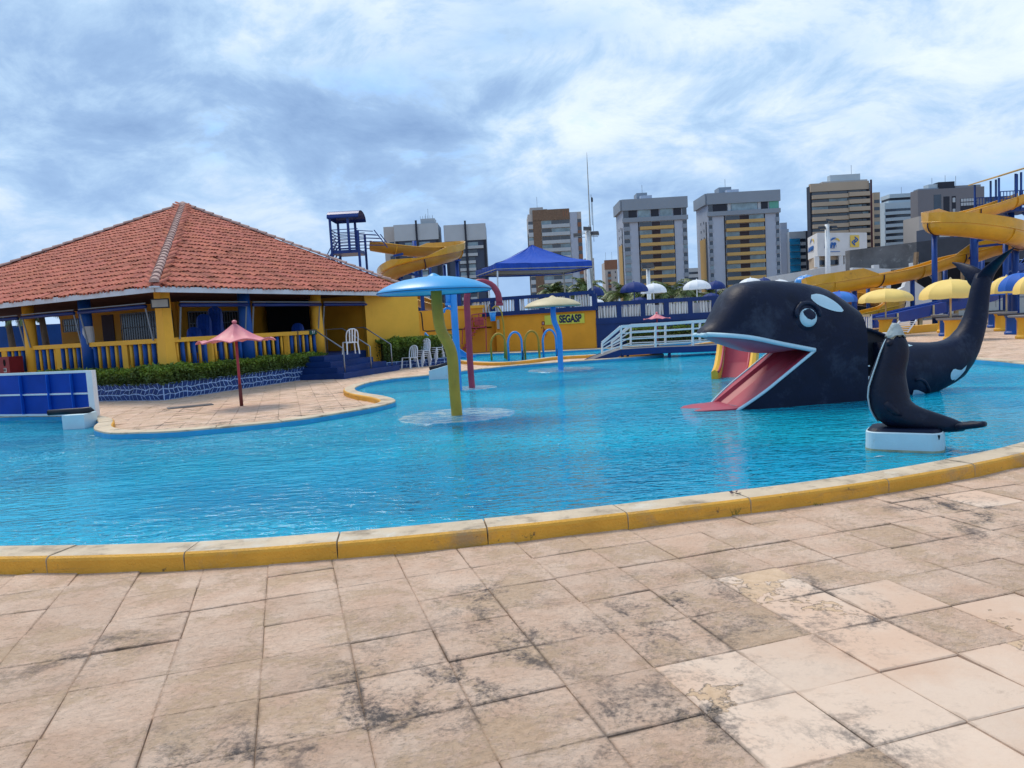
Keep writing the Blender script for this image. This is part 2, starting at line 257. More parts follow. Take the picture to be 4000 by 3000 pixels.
# ---------------------------------------------------------------- building helpers
ORG = {}
class MB:
    def __init__(s): s.v = []; s.f = []; s.m = []; s.t = []; s.cm = 0; s.ct = (1, 1, 1); s.vf = None
    def face(s, idx): s.f.append(idx); s.m.append(s.cm); s.t.append(s.ct)
    def poly(s, pts):
        b = len(s.v); s.v += [V(p) for p in pts]; s.face(list(range(b, b + len(pts))))
    def box(s, c, sz, rz=0, M=None):
        x, y, z = (q / 2 for q in sz); b = len(s.v); R = Matrix.Rotation(rz, 3, 'Z') if M is None else M
        for i in (-1, 1):
            for j in (-1, 1):
                for k in (-1, 1): s.v.append(V(c) + R @ V((i * x, j * y, k * z)))
        for q in ((0, 1, 3, 2), (4, 6, 7, 5), (0, 4, 5, 1), (2, 3, 7, 6), (0, 2, 6, 4), (1, 5, 7, 3)): s.face([b + k for k in q])
        return s
    def bar(s, p, q, wd, ht=None, upv=V((0, 0, 1))):
        p, q = V(p), V(q); d = q - p; l = d.length
        if l < 1e-6: return s
        y = d / l; u = upv if abs(y.dot(upv)) < .98 else V((1, 0, 0)); x = y.cross(u).normalized(); z = x.cross(y)
        return s.box((p + q) / 2, (wd, l, ht or wd), M=Matrix((x, y, z)).transposed())
    def loft(s, pts, r1, r2=None, n=10, ref=V((0, 0, 1)), cap=True, p=2.0):
        """tube along pts; r1 radius in the plane of ref, r2 radius across it"""
        pts = [V(q) for q in pts]; k = len(pts); r1 = [r1] * k if isinstance(r1, (int, float)) else r1; r2 = r1 if r2 is None else ([r2] * k if isinstance(r2, (int, float)) else r2)
        b = len(s.v); px = None
        for i in range(k):
            t = (pts[min(i + 1, k - 1)] - pts[max(i - 1, 0)]).normalized()
            if px is None:
                u = ref if abs(t.dot(ref)) < .95 else V((1, 0, 0)); x = t.cross(u).normalized()
            else: x = (px - t * px.dot(t)).normalized()
            px = x; y = x.cross(t)
            for j in range(n):
                a = 2 * math.pi * j / n; ca, sa = math.cos(a), math.sin(a)
                if p != 2: ca = math.copysign(abs(ca) ** (2 / p), ca); sa = math.copysign(abs(sa) ** (2 / p), sa)
                s.v.append(pts[i] + x * ca * r2[i] + y * sa * r1[i])
        for i in range(k - 1):
            for j in range(n): s.face([b + i * n + j, b + i * n + (j + 1) % n, b + (i + 1) * n + (j + 1) % n, b + (i + 1) * n + j])
        if cap: s.face([b + j for j in range(n)][::-1]); s.face([b + (k - 1) * n + j for j in range(n)])
        return s
    def lathe(s, prof, c, n=24, cap=True):
        b = len(s.v); c = V(c)
        for r, z in prof:
            for j in range(n): a = 2 * math.pi * j / n; s.v.append(c + V((r * math.cos(a), r * math.sin(a), z)))
        for i in range(len(prof) - 1):
            for j in range(n): s.face([b + i * n + j, b + i * n + (j + 1) % n, b + (i + 1) * n + (j + 1) % n, b + (i + 1) * n + j])
        if cap: s.face([b + j for j in range(n)][::-1]); s.face([b + (len(prof) - 1) * n + j for j in range(n)])
        return s
    def prism(s, base, ext):
        base = [V(q) for q in base]; ext = V(ext); b = len(s.v); k = len(base); s.v += base + [q + ext for q in base]
        s.face(list(range(b, b + k))[::-1]); s.face(list(range(b + k, b + 2 * k)))
        for j in range(k): s.face([b + j, b + (j + 1) % k, b + k + (j + 1) % k, b + k + j])
        return s
    def mesh(s, name, mats, shift=V((0, 0, 0)), smooth=False):
        me = bpy.data.meshes.new(name); me.from_pydata([tuple(q - shift) for q in s.v], [], s.f)
        for m in (mats if isinstance(mats, (list, tuple)) else [mats]): me.materials.append(m)
        me.polygons.foreach_set('material_index', s.m)
        if smooth: me.polygons.foreach_set('use_smooth', [True] * len(s.f))
        if any(t != (1, 1, 1) for t in s.t):
            ca = me.color_attributes.new('tint', 'FLOAT_COLOR', 'CORNER'); buf = []
            for fi, f in enumerate(s.f):
                if s.vf:
                    for vi in f: buf += [s.t[fi][0], s.t[fi][1], s.vf(s.v[vi], s.t[fi][2]), 1.]
                else: buf += [*s.t[fi], 1.] * len(f)
            ca.data.foreach_set('color', buf)
        me.update(); return me
    def build(s, name, mats, parent=None, smooth=False, auto=None):
        weld = auto == 35
        sh = ORG.get(parent.name, V((0, 0, 0))) if parent else V((0, 0, 0))
        if smooth or auto:   # consistent outward normals
            me = s.mesh(name, mats, sh, True); bm = bmesh.new(); bm.from_mesh(me)
            if weld: bmesh.ops.remove_doubles(bm, verts=bm.verts, dist=1e-4)
            bmesh.ops.recalc_face_normals(bm, faces=bm.faces)
            if auto:
                for e in bm.edges: e.smooth = not (len(e.link_faces) == 2 and e.calc_face_angle(0) > rad(auto))
            bm.to_mesh(me); bm.free()
        else: me = s.mesh(name, mats, sh)
        return link(name, me, parent)
def link(name, me, parent=None):
    o = bpy.data.objects.new(name, me); COL.objects.link(o)
    if parent: o.parent = parent; ORG[o.name] = ORG.get(parent.name, V((0, 0, 0)))
    return o
def tag(o, label=None, cat=None, group=None, kind=None):
    for k, v in (('label', label), ('category', cat), ('group', group), ('kind', kind)):
        if v: o[k] = v
    return o
def thing(name, label, cat, loc=(0, 0, 0), group=None, rz=0):
    o = bpy.data.objects.new(name, None); COL.objects.link(o); o.location = loc; o.rotation_euler.z = rz; o.empty_display_size = .2
    ORG[o.name] = V(loc); return tag(o, label, cat, group)
def kids(o): return [c for c in list(o.children)]
def clone(root, loc, rz=0, label=None, sc=None):
    def rec(o, par):
        c = o.copy(); COL.objects.link(c); c.parent = par
        for ch in CH.get(o.name, []): rec(ch, c)
        return c
    r = root.copy(); COL.objects.link(r); r.location = loc; r.rotation_euler.z = rz
    if sc: r.scale = (sc, sc, sc) if isinstance(sc, (int, float)) else sc
    if label: r['label'] = label
    for ch in CH.get(root.name, []): rec(ch, r)
    return r
CH = {}
def index():
    CH.clear()
    for o in COL.objects:
        if o.parent: CH.setdefault(o.parent.name, []).append(o)
def smoothpath(p, step, closed=False):
    p = [V(q) for q in p]; n = len(p); o = []
    rng = n if closed else n - 1
    for i in range(rng):
        g = (lambda k: p[k % n]) if closed else (lambda k: p[max(0, min(n - 1, k))])
        a, b, c, d = g(i - 1), g(i), g(i + 1), g(i + 2); m = max(1, int((c - b).length / step))
        for k in range(m):
            t = k / m; o.append(.5 * ((2 * b) + (c - a) * t + (2 * a - 5 * b + 4 * c - d) * t * t + (3 * b - a - 3 * c + d) * t ** 3))
    if not closed: o.append(p[-1])
    return o
def inside(pt, poly):
    x, y = pt[0], pt[1]; c = False; j = len(poly) - 1
    for i in range(len(poly)):
        a, b = poly[i], poly[j]
        if (a[1] > y) != (b[1] > y) and x < (b[0] - a[0]) * (y - a[1]) / (b[1] - a[1]) + a[0]: c = not c
        j = i
    return c
def textmesh(s, name, mat_, parent, M, size, bold=.0, sx=1, depth=.01):
    cu = bpy.data.curves.new(name, 'FONT'); cu.body = s; cu.size = size; cu.offset = bold; cu.extrude = depth; cu.align_x = 'CENTER'; cu.align_y = 'CENTER'
    t = bpy.data.objects.new('tmp', cu); COL.objects.link(t); bpy.context.view_layer.update()
    me = bpy.data.meshes.new_from_object(t.evaluated_get(bpy.context.evaluated_depsgraph_get())); bpy.data.objects.remove(t); bpy.data.curves.remove(cu)
    sh = ORG.get(parent.name, V((0, 0, 0))); me.transform(Matrix.Translation(-sh) @ M @ Matrix.Diagonal((sx, 1, 1, 1))); me.materials.clear(); me.materials.append(mat_)
    return link(name, me, parent)
def face_mat(o, x, upv=V((0, 0, 1))):
    """matrix whose local X runs along x, local Y up, placed at o"""
    x = V(x).normalized(); z = x.cross(upv).normalized(); y = z.cross(x)
    return Matrix(((x.x, y.x, z.x, o[0]), (x.y, y.y, z.y, o[1]), (x.z, y.z, z.z, o[2]), (0, 0, 0, 1)))
exec_parts = True
# ================================================================ POOL AND DECK
CT, WL, PB = .12, .012, -.55       # coping top, water level, pool floor
def Z(l, z=CT): return [gz(x, y, z) for x, y in l]
near_in = Z([(0, 2131), (540, 2120), (1076, 2095), (2000, 2013), (2524, 1954), (3175, 1875), (3684, 1793), (4000, 1724)])
near_in[0:0] = [V((-12.6, 10.2, CT)), V((-9.6, 7.4, CT)), V((-6.4, 5.95, CT))]
rightside = [V(p) for p in ((7.0, 8.6, CT), (9.0, 10.3, CT), (10.6, 12.6, CT))]
rfar = Z([(4000, 1418), (3806, 1400)])
rback = [V((10.9, 21.5, CT)), V((10.2, 25.6, CT))] + Z([(2900, 1360), (2690, 1363)])
canal = Z([(2655, 1361), (2662, 1350)]) + Z([(2768, 1333), (2619, 1343), (2341, 1362), (2070, 1375), (1850, 1382), (1768, 1394)])
penback = Z([(1797, 1405), (1976, 1413), (2173, 1392), (2417, 1381), (2540, 1378)])
pen = Z([(2593, 1381), (2553, 1386), (2485, 1392), (2349, 1403), (2146, 1416), (1976, 1430), (1807, 1448), (1671, 1464), (1537, 1477), (1445, 1492), (1395, 1508), (1388, 1521), (1420, 1533), (1507, 1547), (1545, 1560), (1530, 1571),
         (1460, 1588), (1307, 1615), (1153, 1638), (922, 1661), (692, 1682), (538, 1688), (430, 1690), (372, 1677), (367, 1662), (384, 1644), (340, 1630), (246, 1623), (0, 1627)])
pen += [V((-13.6, 16.2, CT)), V((-15, 13.6, CT))]
outline = smoothpath(near_in + rightside + rfar + rback + canal + penback + pen, .24, closed=True)
outline = [V((p.x, p.y, 0)) for p in outline]
area = sum(a.x * b.y - b.x * a.y for a, b in zip(outline, outline[1:] + outline[:1]))
if area < 0: outline.reverse()
n = len(outline)
nrm = []
for i in range(n):
    t = (outline[(i + 2) % n] - outline[i - 2]).normalized(); nrm.append(V((t.y, -t.x, 0)))
CWD = .30
outer = [outline[i] + nrm[i] * CWD for i in range(n)]
for _ in range(3): outer = [(outer[i - 1] + outer[i] * 2 + outer[(i + 1) % n]) / 4 for i in range(n)]
# ground: one sheet to the horizon with the pool cut out
def fill(loops):
    tris = geometry.tessellate_polygon(loops); pts = [p for l in loops for p in l]; return pts, tris
g = MB(); G0 = -.009
mid = [(a + b) / 2 for a, b in zip(outline, outer)]
near_ring = [V((-60, -6, 0)), V((90, -6, 0)), V((90, 95, 0)), V((-60, 95, 0))]
pts, tris = fill([near_ring, mid]); g.v = [V((p.x, p.y, G0)) for p in pts]
for t in tris: g.face(list(t))
far = [V((-1500, -60, 0)), V((1500, -60, 0)), V((1500, 1900, 0)), V((-1500, 1900, 0))]
b0 = len(g.v); pts, tris = fill([far, near_ring]); g.v += [V((p.x, p.y, G0)) for p in pts]
for t in tris: g.face([b0 + q for q in t])
ground = tag(g.build('ground', M_GROUND), kind='structure')
f = MB(); pts, tris = fill([mid]); f.v = [V((p.x, p.y, PB)) for p in pts]
for t in tris: f.face(list(t))
tag(f.build('pool_floor', M_POOLB), kind='structure')
f = MB(); f.v = [V((p.x, p.y, WL)) for p in pts]
for t in tris: f.face(list(t))
wo = f.build('pool_water', M_WATER); tag(wo, kind='structure')
for p in wo.data.polygons:
    if p.normal.z < 0: p.flip()
# coping: separate kerb stones of about a metre
cop = tag(link('pool_coping', MB().mesh('pool_coping', M_POOLW)), kind='structure')
i = 0; acc = []; rr = random.Random(4)
while i < n:
    ln = rr.choice((3, 4, 4, 5)); e = min(i + ln, n)
    s = MB(); k = e - i + 1; dz = rr.uniform(-.003, .003); gap = .006
    rows = []
    for q in range(k):
        j = (i + q) % n; a, o_ = outline[j], outer[j]; nn = (o_ - a); nn = nn.normalized() if nn.length > .02 else nrm[j]
        t = (outline[(j + 1) % n] - outline[j - 1]).normalized() * (gap if q == 0 else (-gap if q == k - 1 else 0))
        rows.append([V((a.x, a.y, PB)) , V((a.x, a.y, CT - .03 + dz)), a + nn * .004 + t + V((0, 0, CT - .006 + dz)), a + nn * .014 + t + V((0, 0, CT + dz)), o_ - nn * .03 + t + V((0, 0, CT + dz)), o_ - nn * .008 + t + V((0, 0, CT - .012 + dz)), o_ + t + V((0, 0, CT - .03 + dz)), o_ + V((0, 0, -.06))])
    m = len(rows[0]); s.v = [p for r_ in rows for p in r_]
    for q in range(k - 1):
        for c in range(m - 1):
            s.cm = 1 if c == 0 else (0 if c < 4 else 2); s.face([q * m + c, (q + 1) * m + c, (q + 1) * m + c + 1, q * m + c + 1])
    s.cm = 0
    for q in (0, k - 1): s.face([q * m + c for c in range(m)])
    s.build('coping_stone', [M_COPE, M_POOLW, M_COPEY], cop); i = e
# paving slabs
deck = link('paved_deck', MB().mesh('paved_deck', M_PAVE)); tag(deck, kind='structure')
def slab(mb, c, r, S=TILE, jit=.006):
    g_ = r.choice((-.0005, .0008, .0016, .0022)); hs = S / 2 - g_; z = r.uniform(-.003, .003); tl = (r.uniform(-.004, .004), r.uniform(-.004, .004))
    top = []
    for sx_, sy in ((-1, -1), (1, -1), (1, 1), (-1, 1)):
        for (fx, fy) in (((1, .12), (.12, 1)) if 0 else ((1, 1),)):
            px_ = sx_ * hs + r.uniform(-jit, jit) * .4; py_ = sy * hs + r.uniform(-jit, jit) * .4
            top.append(c + TE1 * px_ + TE2 * py_ + V((0, 0, z + tl[0] * sx_ + tl[1] * sy)))
    cc = sum(top, V((0, 0, 0))) / 4
    b = len(mb.v); ins = [t + (cc - t).normalized() * .009 for t in top]
    mb.v += ins + [V((t.x, t.y, t.z - .004)) for t in top] + [V((t.x, t.y, G0 - .004)) for t in top]
    mb.face([b, b + 1, b + 2, b + 3])
    for k in range(4):
        j = (k + 1) % 4; mb.face([b + 4 + k, b + 4 + j, b + j, b + k]); mb.face([b + 8 + k, b + 8 + j, b + 4 + j, b + 4 + k])
cells = []
clear = [(p.x, p.y) for p in [outline[i] + nrm[i] * .14 for i in range(n)]]
obst = []
for iu in range(-60, 75):
    for iv in range(-8, 78):
        c = TORG + TE1 * (iu + .5) * TILE + TE2 * (iv + .5) * TILE
        if c.y < 2.0 or c.y > 31 or abs(c.x) > c.y * .74 + 1.0: continue
        if inside(c, clear): continue
        cells.append((c.length, c, iu, iv))
cells.sort(key=lambda q: q[0])
stain = [(gz(*p), s_) for p, s_ in (((1890, 2330), .30), ((1960, 2440), .3), ((1530, 2620), .36), ((1800, 2690), .35), ((2300, 2540), .32), ((2750, 2350), .38), ((3250, 2370), .40), ((2900, 2430), .30), ((2450, 2310), .22),
        ((3680, 1980), .45), ((3900, 2080), .4), ((2600, 2730), .26), ((2330, 2900), .22), ((3250, 2930), .26), ((980, 2950), .3), ((1440, 2900), .25), ((250, 2560), .25), ((700, 2980), .2), ((2060, 2560), .28), ((900, 1655), .8), ((1120, 1630), .8), ((1330, 1590), .6), ((1290, 1540), .7), ((1420, 1550), .5), ((640, 1672), .6), ((700, 1600), .5), ((3960, 1440), .6))]
smoothc = [gz(*p) for p in ((3050, 2250), (3250, 2500), (3500, 2320), (2950, 2600), (3550, 2700), (3800, 2550), (3150, 2750), (3300, 2620), (3750, 2800), (3900, 2350), (3900, 2900), (3480, 2480), (2850, 2560), (3600, 2550), (3950, 1950), (3850, 2700), (3000, 2770), (3400, 2850), (3150, 2420))]
def mould_at(p, m0): return min(1, m0 + max([0] + [max(0, 1 - math.hypot(p.x - q.x, p.y - q.y) / (s_ * 1.45)) for q, s_ in stain]) * 1.9)
stuff = MB(); stuff.vf = mould_at
for k, (d, c, iu, iv) in enumerate(cells):
    r = random.Random(iu * 1009 + iv); sm = 1. if any((c - q).length < .27 for q in smoothc) else (0.)
    mo = 0
    if c.y > 12: mo = max(mo, .5 * r.random() if r.random() < .3 else 0)
    mb = MB() if k < 300 else stuff; mb.vf = mould_at; mb.ct = (sm, r.uniform(.94, 1.04), min(1, mo + (.10 if r.random() < .5 else 0))); slab(mb, c, r)
    if k < 300: mb.build('paving_slab', M_PAVE, deck)
tag(stuff.build('paving_slab', M_PAVE, deck), kind='stuff')
# drain grate in the deck near the planter
gr = thing('drain_grate', 'long dark drain grate set in the paving before the stone planter', 'drain', gz(760, 1595))
a, b_ = gz(655, 1597), gz(830, 1580); dd = (b_ - a).normalized(); nn = V((-dd.y, dd.x, 0))
s = MB(); s.bar(a + V((0, 0, .001)), b_ + V((0, 0, .001)), .42, .012); s.build('frame', M_DCONC, gr)
for k in range(16):
    c = a.lerp(b_, (k + .5) / 16); MB().bar(c - nn * .19 + V((0, 0, .012)), c + nn * .19 + V((0, 0, .012)), .07, .012).build('grate_bar', M_CONC, gr)
# leaf and grass tufts on the near kerb
lf = MB()
for k in range(7):
    a = k * .9; c = gz(2873, 1930, CT) + V((math.cos(a) * .02 * (k % 3), math.sin(a) * .02, .006)); lf.poly([c, c + V((math.cos(a) * .035, math.sin(a) * .03, .014)), c + V((math.cos(a + .6) * .045, math.sin(a + .6) * .04, .006))])
tag(lf.build('dry_leaf', M_BRAND if 0 else M_BROWN), 'dark curled dry leaf lying on the near pool kerb', 'leaf')
for (px, py, nb, lab) in ((2865, 2013, 12, 'grass tuft below the dry leaf at the foot of the yellow kerb'), (2055, 2110, 14, 'grass tuft at the foot of the yellow kerb near the middle'), (2210, 2092, 10, 'low green weed along the kerb foot right of the middle tuft'), (3195, 1973, 8, 'tiny green weed at the kerb foot towards the seal')):
    c = gz(px, py); s = MB(); rr = random.Random(px)
    for k in range(nb * 2):
        a = rr.uniform(0, 6.3); q = c + V((rr.uniform(-.04, .04), rr.uniform(-.01, .01), 0)); hh = rr.uniform(.02, .085) if px not in (2210, 3195) else rr.uniform(.01, .035)
        s.poly([q, q + V((.004, 0, 0)), q + V((math.cos(a) * hh * .5, math.sin(a) * hh * .2 - .01, hh))])
    tag(s.build('grass_tuft', M_GRASS), lab, 'grass')
# submerged light discs round the fountain posts, floor patches
def disc(name, c, r, label, cat):
    rr = random.Random(3); s = MB(); s.lathe([(r * .3, PB), (r, PB + .1), (r, -.005), (r - .02, .0)], (c.x, c.y, 0), 40); tag(s.build(name, M_WHITE, smooth=False), label, cat)

# ================================================================ PAVILION
A = V((math.sin(rad(24)), math.cos(rad(24)), 0)); B = V((-math.sin(rad(61)), math.cos(rad(61)), 0))
E0 = gz(603, 1117, 3.04); E0.z = 0; EZ = 3.0
E1 = E0 + A * 13.2; E3 = E0 + B * 17.5; E2 = E1 + B * 17.5; AP = gy(715, 806, 32.0)
PV = thing('pavilion', 'open pavilion with terracotta hip roof and blue and yellow posts', 'pavilion', (AP.x, AP.y, 0))
rf = MB()
up0 = lambda p, z: V((p.x, p.y, z))
for p, q in ((E0, E1), (E1, E2), (E2, E3), (E3, E0)):
    rf.poly([up0(p, EZ + .02), up0(q, EZ + .02), AP - V((0, 0, .06))])
rf.poly([up0(E3, EZ + .01), up0(E2, EZ + .01), up0(E1, EZ + .01), up0(E0, EZ + .01)])
roof = rf.build('roof', M_ROOFD, PV)
def rooftile(mb, o, u, v, nn, r, wd=.080, ln=.52):
    ns = 6; w0, w1 = wd * 1.08, wd * .86; b = len(mb.v); t = r.uniform(.74, 1.15); mb.ct = (t, t * r.uniform(.93, 1.05), t * r.uniform(.9, 1.1))
    yaw = r.uniform(-.035, .035); u2 = u + v * yaw; v2 = v - u * yaw; lift = r.uniform(0, .012)
    for k in range(ns + 1):
        a = math.pi * k / ns; mb.v.append(o - u2 * math.cos(a) * w0 + nn * (math.sin(a) * w0 * .85 + .024 + lift))
    for k in range(ns + 1):
        a = math.pi * k / ns; mb.v.append(o + v2 * ln - u2 * math.cos(a) * w1 + nn * (math.sin(a) * w1 * .8 + .012))
    for k in range(ns + 1):
        a = math.pi * k / ns; mb.v.append(o + v2 * .01 - u2 * math.cos(a) * (w0 - .018) + nn * (math.sin(a) * (w0 - .018) * .82 + .028 + lift))
    for k in range(ns): mb.face([b + k, b + k + 1, b + ns + 2 + k, b + ns + 1 + k]); mb.face([b + k, b + 2 * ns + 2 + k, b + 2 * ns + 3 + k, b + k + 1])
cand = []
for fi, (p, q) in enumerate(((E0, E1), (E3, E0))):
    u = (q - p).normalized(); P0 = up0(p, EZ); nv = u.cross((AP - P0)).normalized(); nv = nv if nv.z > 0 else -nv
    v = nv.cross(u); v = v if v.z > 0 else -v; Lh = (q - p).length; au = (AP - P0).dot(u); av = (AP - P0).dot(v)
    pitch = .158; j = 0; vv = -.05
    while vv < av - .1:
        k = 0; uu = .08
        while uu < Lh:
            lo = au * max(vv, 0) / av; hi = Lh + (au - Lh) * max(vv, 0) / av
            if lo - .02 < uu < hi + .02: cand.append((P0 + u * uu + v * vv, u, v, nv, fi))
            uu += pitch
        vv += .41
rr = random.Random(12)
cand.sort(key=lambda c: c[0].length)
jj = MB(); R_ = random.Random(9)
for k, (o, u, v, nv, fi) in enumerate(cand):
    R_ = random.Random(k); o2 = o + v * R_.uniform(-.055, .055) + u * R_.uniform(-.012, .012)
    if k < 300:
        m_ = MB(); rooftile(m_, o2, u, v, nv, R_); m_.build('roof_tile', M_ROOF, roof)
    elif R_.random() > .006: rooftile(jj, o2, u, v, nv, R_)
tag(jj.build('roof_tile', M_ROOF, roof), kind='stuff')
# gaps between the covers show the roof sheet, coloured dark as shadow
for p, q in ((E0, E1), (E3, E0)):
    pass
# ridge caps up the near hip and the two silhouette hips
for (p, nme) in ((E0, 1), (E1, 0), (E3, 0)):
    P0 = up0(p, EZ + .06); d = AP - P0; ln = d.length; d.normalize(); u = d.cross(V((0, 0, 1))).normalized(); nv = u.cross(d); nv = nv if nv.z > 0 else -nv
    kk = int(ln / .4)
    for k in range(kk):
        R_ = random.Random(k * 7 + nme); s = MB(); o = P0 + d * (k * .4) + nv * (.06 + R_.uniform(0, .015)); ns = 6
        for (off, w_) in ((0, .13), (.45, .10)):
            for q in range(ns + 1):
                a = math.pi * q / ns; s.v.append(o + d * off - u * math.cos(a) * w_ + nv * (math.sin(a) * w_ * .85 + (.02 if off == 0 else 0)) + u * R_.uniform(-.004, .004))
        for q in range(ns): s.face([q, q + 1, ns + 2 + q, ns + 1 + q])
        s.face(list(range(ns + 1))); s.build('ridge_cap', M_CAP, roof)
s = MB(); s.loft([AP - V((0, 0, .1)), AP + V((0, 0, .12)), AP + V((0, 0, .2))], [.28, .2, .05]); s.build('finial', M_CAP, roof)
# fascia
for p, q in ((E0, E1), (E3, E0)):
    u = (q - p).normalized(); nn = V((u.y, -u.x, 0)); k = 0; Lh = (q - p).length; st = Lh / 4
    for k in range(4):
        a_, b_ = p + u * (k * st + .004), p + u * ((k + 1) * st - .004)
        s = MB(); s.bar(up0(a_, EZ - .045) + nn * .02, up0(b_, EZ - .045) + nn * .02, .03, .15); s.build('fascia_board', M_FASCIA, PV)
s = MB(); s.lathe([(.02, 0), (.13, .01), (.13, .05), (.02, .06)], up0(E0, EZ - .02) - (A + B) * .03, 14); s.build('corner_cap', M_FASCIA, PV)
# plinth, floor, columns
FZ = .78; INS = .95
C0 = E0 + (A + B) * INS
# soffit
# planes for surveying
NR = V((A.y, -A.x, 0)); NL = V((-B.y, B.x, 0))
def onR(px, py): return gp(px, py, C0, NR)
def onL(px, py): return gp(px, py, C0, NL)
LR = (onR(1245, 1300) - C0).dot(A)       # to the yellow post at the stairs
plin = MB(); pe = [C0 - (A + B) * .1, C0 + A * 12.0 - B * .1, C0 + A * 12.0 + B * 15.5, C0 + B * 15.5 - A * .1]
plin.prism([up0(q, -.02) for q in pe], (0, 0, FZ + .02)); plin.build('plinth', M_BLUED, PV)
def column(P, r0, r1, m_, name='column', sq=False, z1=EZ - .02):
    s = MB()
    if sq: s.prism([P + A * x + B * y for x, y in ((-r0, -r0), (r0, -r0), (r0, r0), (-r0, r0))], (0, 0, .001)); s.v = [];s.f = [];s.m = [];s.t = []
    if sq:
        for z, r_ in ((FZ, r0), (1.6, r0 * .86), (2.3, r0 * .8), (z1, r0 * .8)): s.v += [up0(P, z) + A * x * r_ + B * y * r_ for x, y in ((-1, -1), (1, -1), (1, 1), (-1, 1))]
        for k in range(3):
            for j in range(4): s.face([k * 4 + j, k * 4 + (j + 1) % 4, k * 4 + 4 + (j + 1) % 4, k * 4 + 4 + j])
    else: s.loft([up0(P, FZ), up0(P, 1.6), up0(P, 2.2), up0(P, z1)], [r0, r0 * .95, r1, r1], n=16, ref=A)
    return s.build(name, m_, PV, smooth=not sq)
LL = [(onL(px, 1350) - C0).dot(B) for px in (0, 124, 345)]
cR = [(onR(px, 1330) - C0).dot(A) for px in (965, 1245)]
column(C0, .19, .17, M_YEL, sq=True)
colsL = [(LL[2], M_BLUE), (LL[1], M_YEL), (2 * LL[1] - LL[2], M_BLUE)]
for d, m_ in colsL: column(C0 + B * d, .2, .18, m_)
colsR = [(cR[0], M_BLUE), (cR[1], M_YEL)]
for d, m_ in colsR: column(C0 + A * d, .22, .19, m_)
# bare plaster patch on the blue left post
P = C0 + B * LL[2]; s = MB(); pol = []
dv = (V((0, 0, 0)) - P); dv.z = 0; dv.normalize(); sd_ = V((-dv.y, dv.x, 0))
for z, a0, a1 in ((2.16, -.2, 1.0), (2.1, -.55, 1.1), (1.95, -.6, 1.15), (1.82, -.35, 1.1), (1.72, -.1, 1.05), (1.62, .25, 1.0), (1.5, .4, .95), (1.42, .7, .9)):
    pol.append([P + (dv * math.cos(a) + sd_ * math.sin(a)) * .212 + V((0, 0, z)) for a in [a0 + (a1 - a0) * k / 5 for k in range(6)]])
for i in range(len(pol) - 1):
    for j in range(5): s.poly([pol[i][j], pol[i][j + 1], pol[i + 1][j + 1], pol[i + 1][j]])
s.build('bare_plaster_patch', M_WHITEW, PV)
# railings: beam, mullions, balusters; alternating yellow and blue
RZ = 1.66
def railrun(P, d, L0, L1, mid=True):
    a_, b_ = P + d * L0, P + d * L1; r_ = MB(); r_.bar(up0(a_, RZ - .055), up0(b_, RZ - .055), .16, .13); r = r_.build('railing', M_YEL, PV)
    s = MB(); s.bar(up0(a_, FZ + .03), up0(b_, FZ + .03), .18, .06); s.build('sill', M_YEL, r)
    m_ = (L0 + L1) / 2; s = MB(); s.bar(up0(P + d * m_, FZ + .06), up0(P + d * m_, RZ - .12), .16, .16); s.build('mullion', M_YEL, r)
    k = 0; x = L0 + .13
    while x < L1 - .05:
        if abs(x - m_) > .15:
            yl = k % 2 == 0; q = P + d * x + V((d.y, -d.x, 0)) * (-.0 if yl else -.0); lean = random.uniform(-.012, .012)
            s = MB(); s.loft([up0(q, FZ + .06), up0(q + d * lean, RZ - .12)], .045 if yl else .06, n=8, ref=d); s.build('baluster', M_YEL if yl else M_BLUE, r, smooth=True)
            x += .20 if yl else .21
            k += 1
        else: x += .1
railrun(C0, A, .22, cR[0] - .2); railrun(C0, A, cR[0] + .22, cR[1] - .1)
railrun(C0, B, .22, LL[2] - .18); railrun(C0, B, LL[2] + .2, LL[1] - .18); railrun(C0, B, LL[1] + .2, 2 * LL[1] - LL[2] - .1); railrun(C0, B, 2 * LL[1] - LL[2] + .2, 2 * LL[1] - LL[2] + 2.6)
# awning rollers with brackets
def awn(P, d, l0, l1, nout):
    o = nout * .28; z = 2.58; s = MB(); s.loft([up0(P + d * l0 + o, z), up0(P + d * l1 + o, z)], .055, n=10); r = s.build('rolled_awning', M_NAVY, PV, smooth=True)
    s = MB(); s.bar(up0(P + d * l0 + o, z + .09), up0(P + d * l1 + o, z + .09), .03, .03); s.build('awning_rail', M_GRILL, r)
    for l in (l0 + .03, l1 - .03):
        s = MB(); s.bar(up0(P + d * l + o, z + .05), up0(P + d * l + nout * .12, 1.62), .035, .035); s.build('awning_arm', M_GRILL, r)
awn(C0, A, .35, cR[0] - .15, NR); awn(C0, A, cR[0] + .1, cR[1] - .1, NR); awn(C0, A, cR[1] + .1, 11.6, NR)
for a_, b_ in ((.35, LL[2] - .15), (LL[2] + .1, LL[1] - .12), (LL[1] + .12, 2 * LL[1] - LL[2] - .1), (2 * LL[1] - LL[2] + .1, 2 * LL[1] - LL[2] + 3)): awn(C0, B, a_, b_, NL)
# floodlight on the corner post
q = C0 - (A + B) * .36; s = MB(); M3 = Matrix((NR.lerp(NL, .5).cross(V((0, 0, 1))).normalized() * -1, NR.lerp(NL, .5).normalized(), V((0, 0, 1)))).transposed()
s.box(up0(q, 2.62), (.46, .1, .26), M=M3); fl = s.build('floodlight', M_BLACK, PV)
s = MB(); s.box(up0(q, 2.62) + NR.lerp(NL, .5).normalized() * .055, (.40, .02, .20), M=M3); s.build('lamp_glass', M_LAMPG, fl)
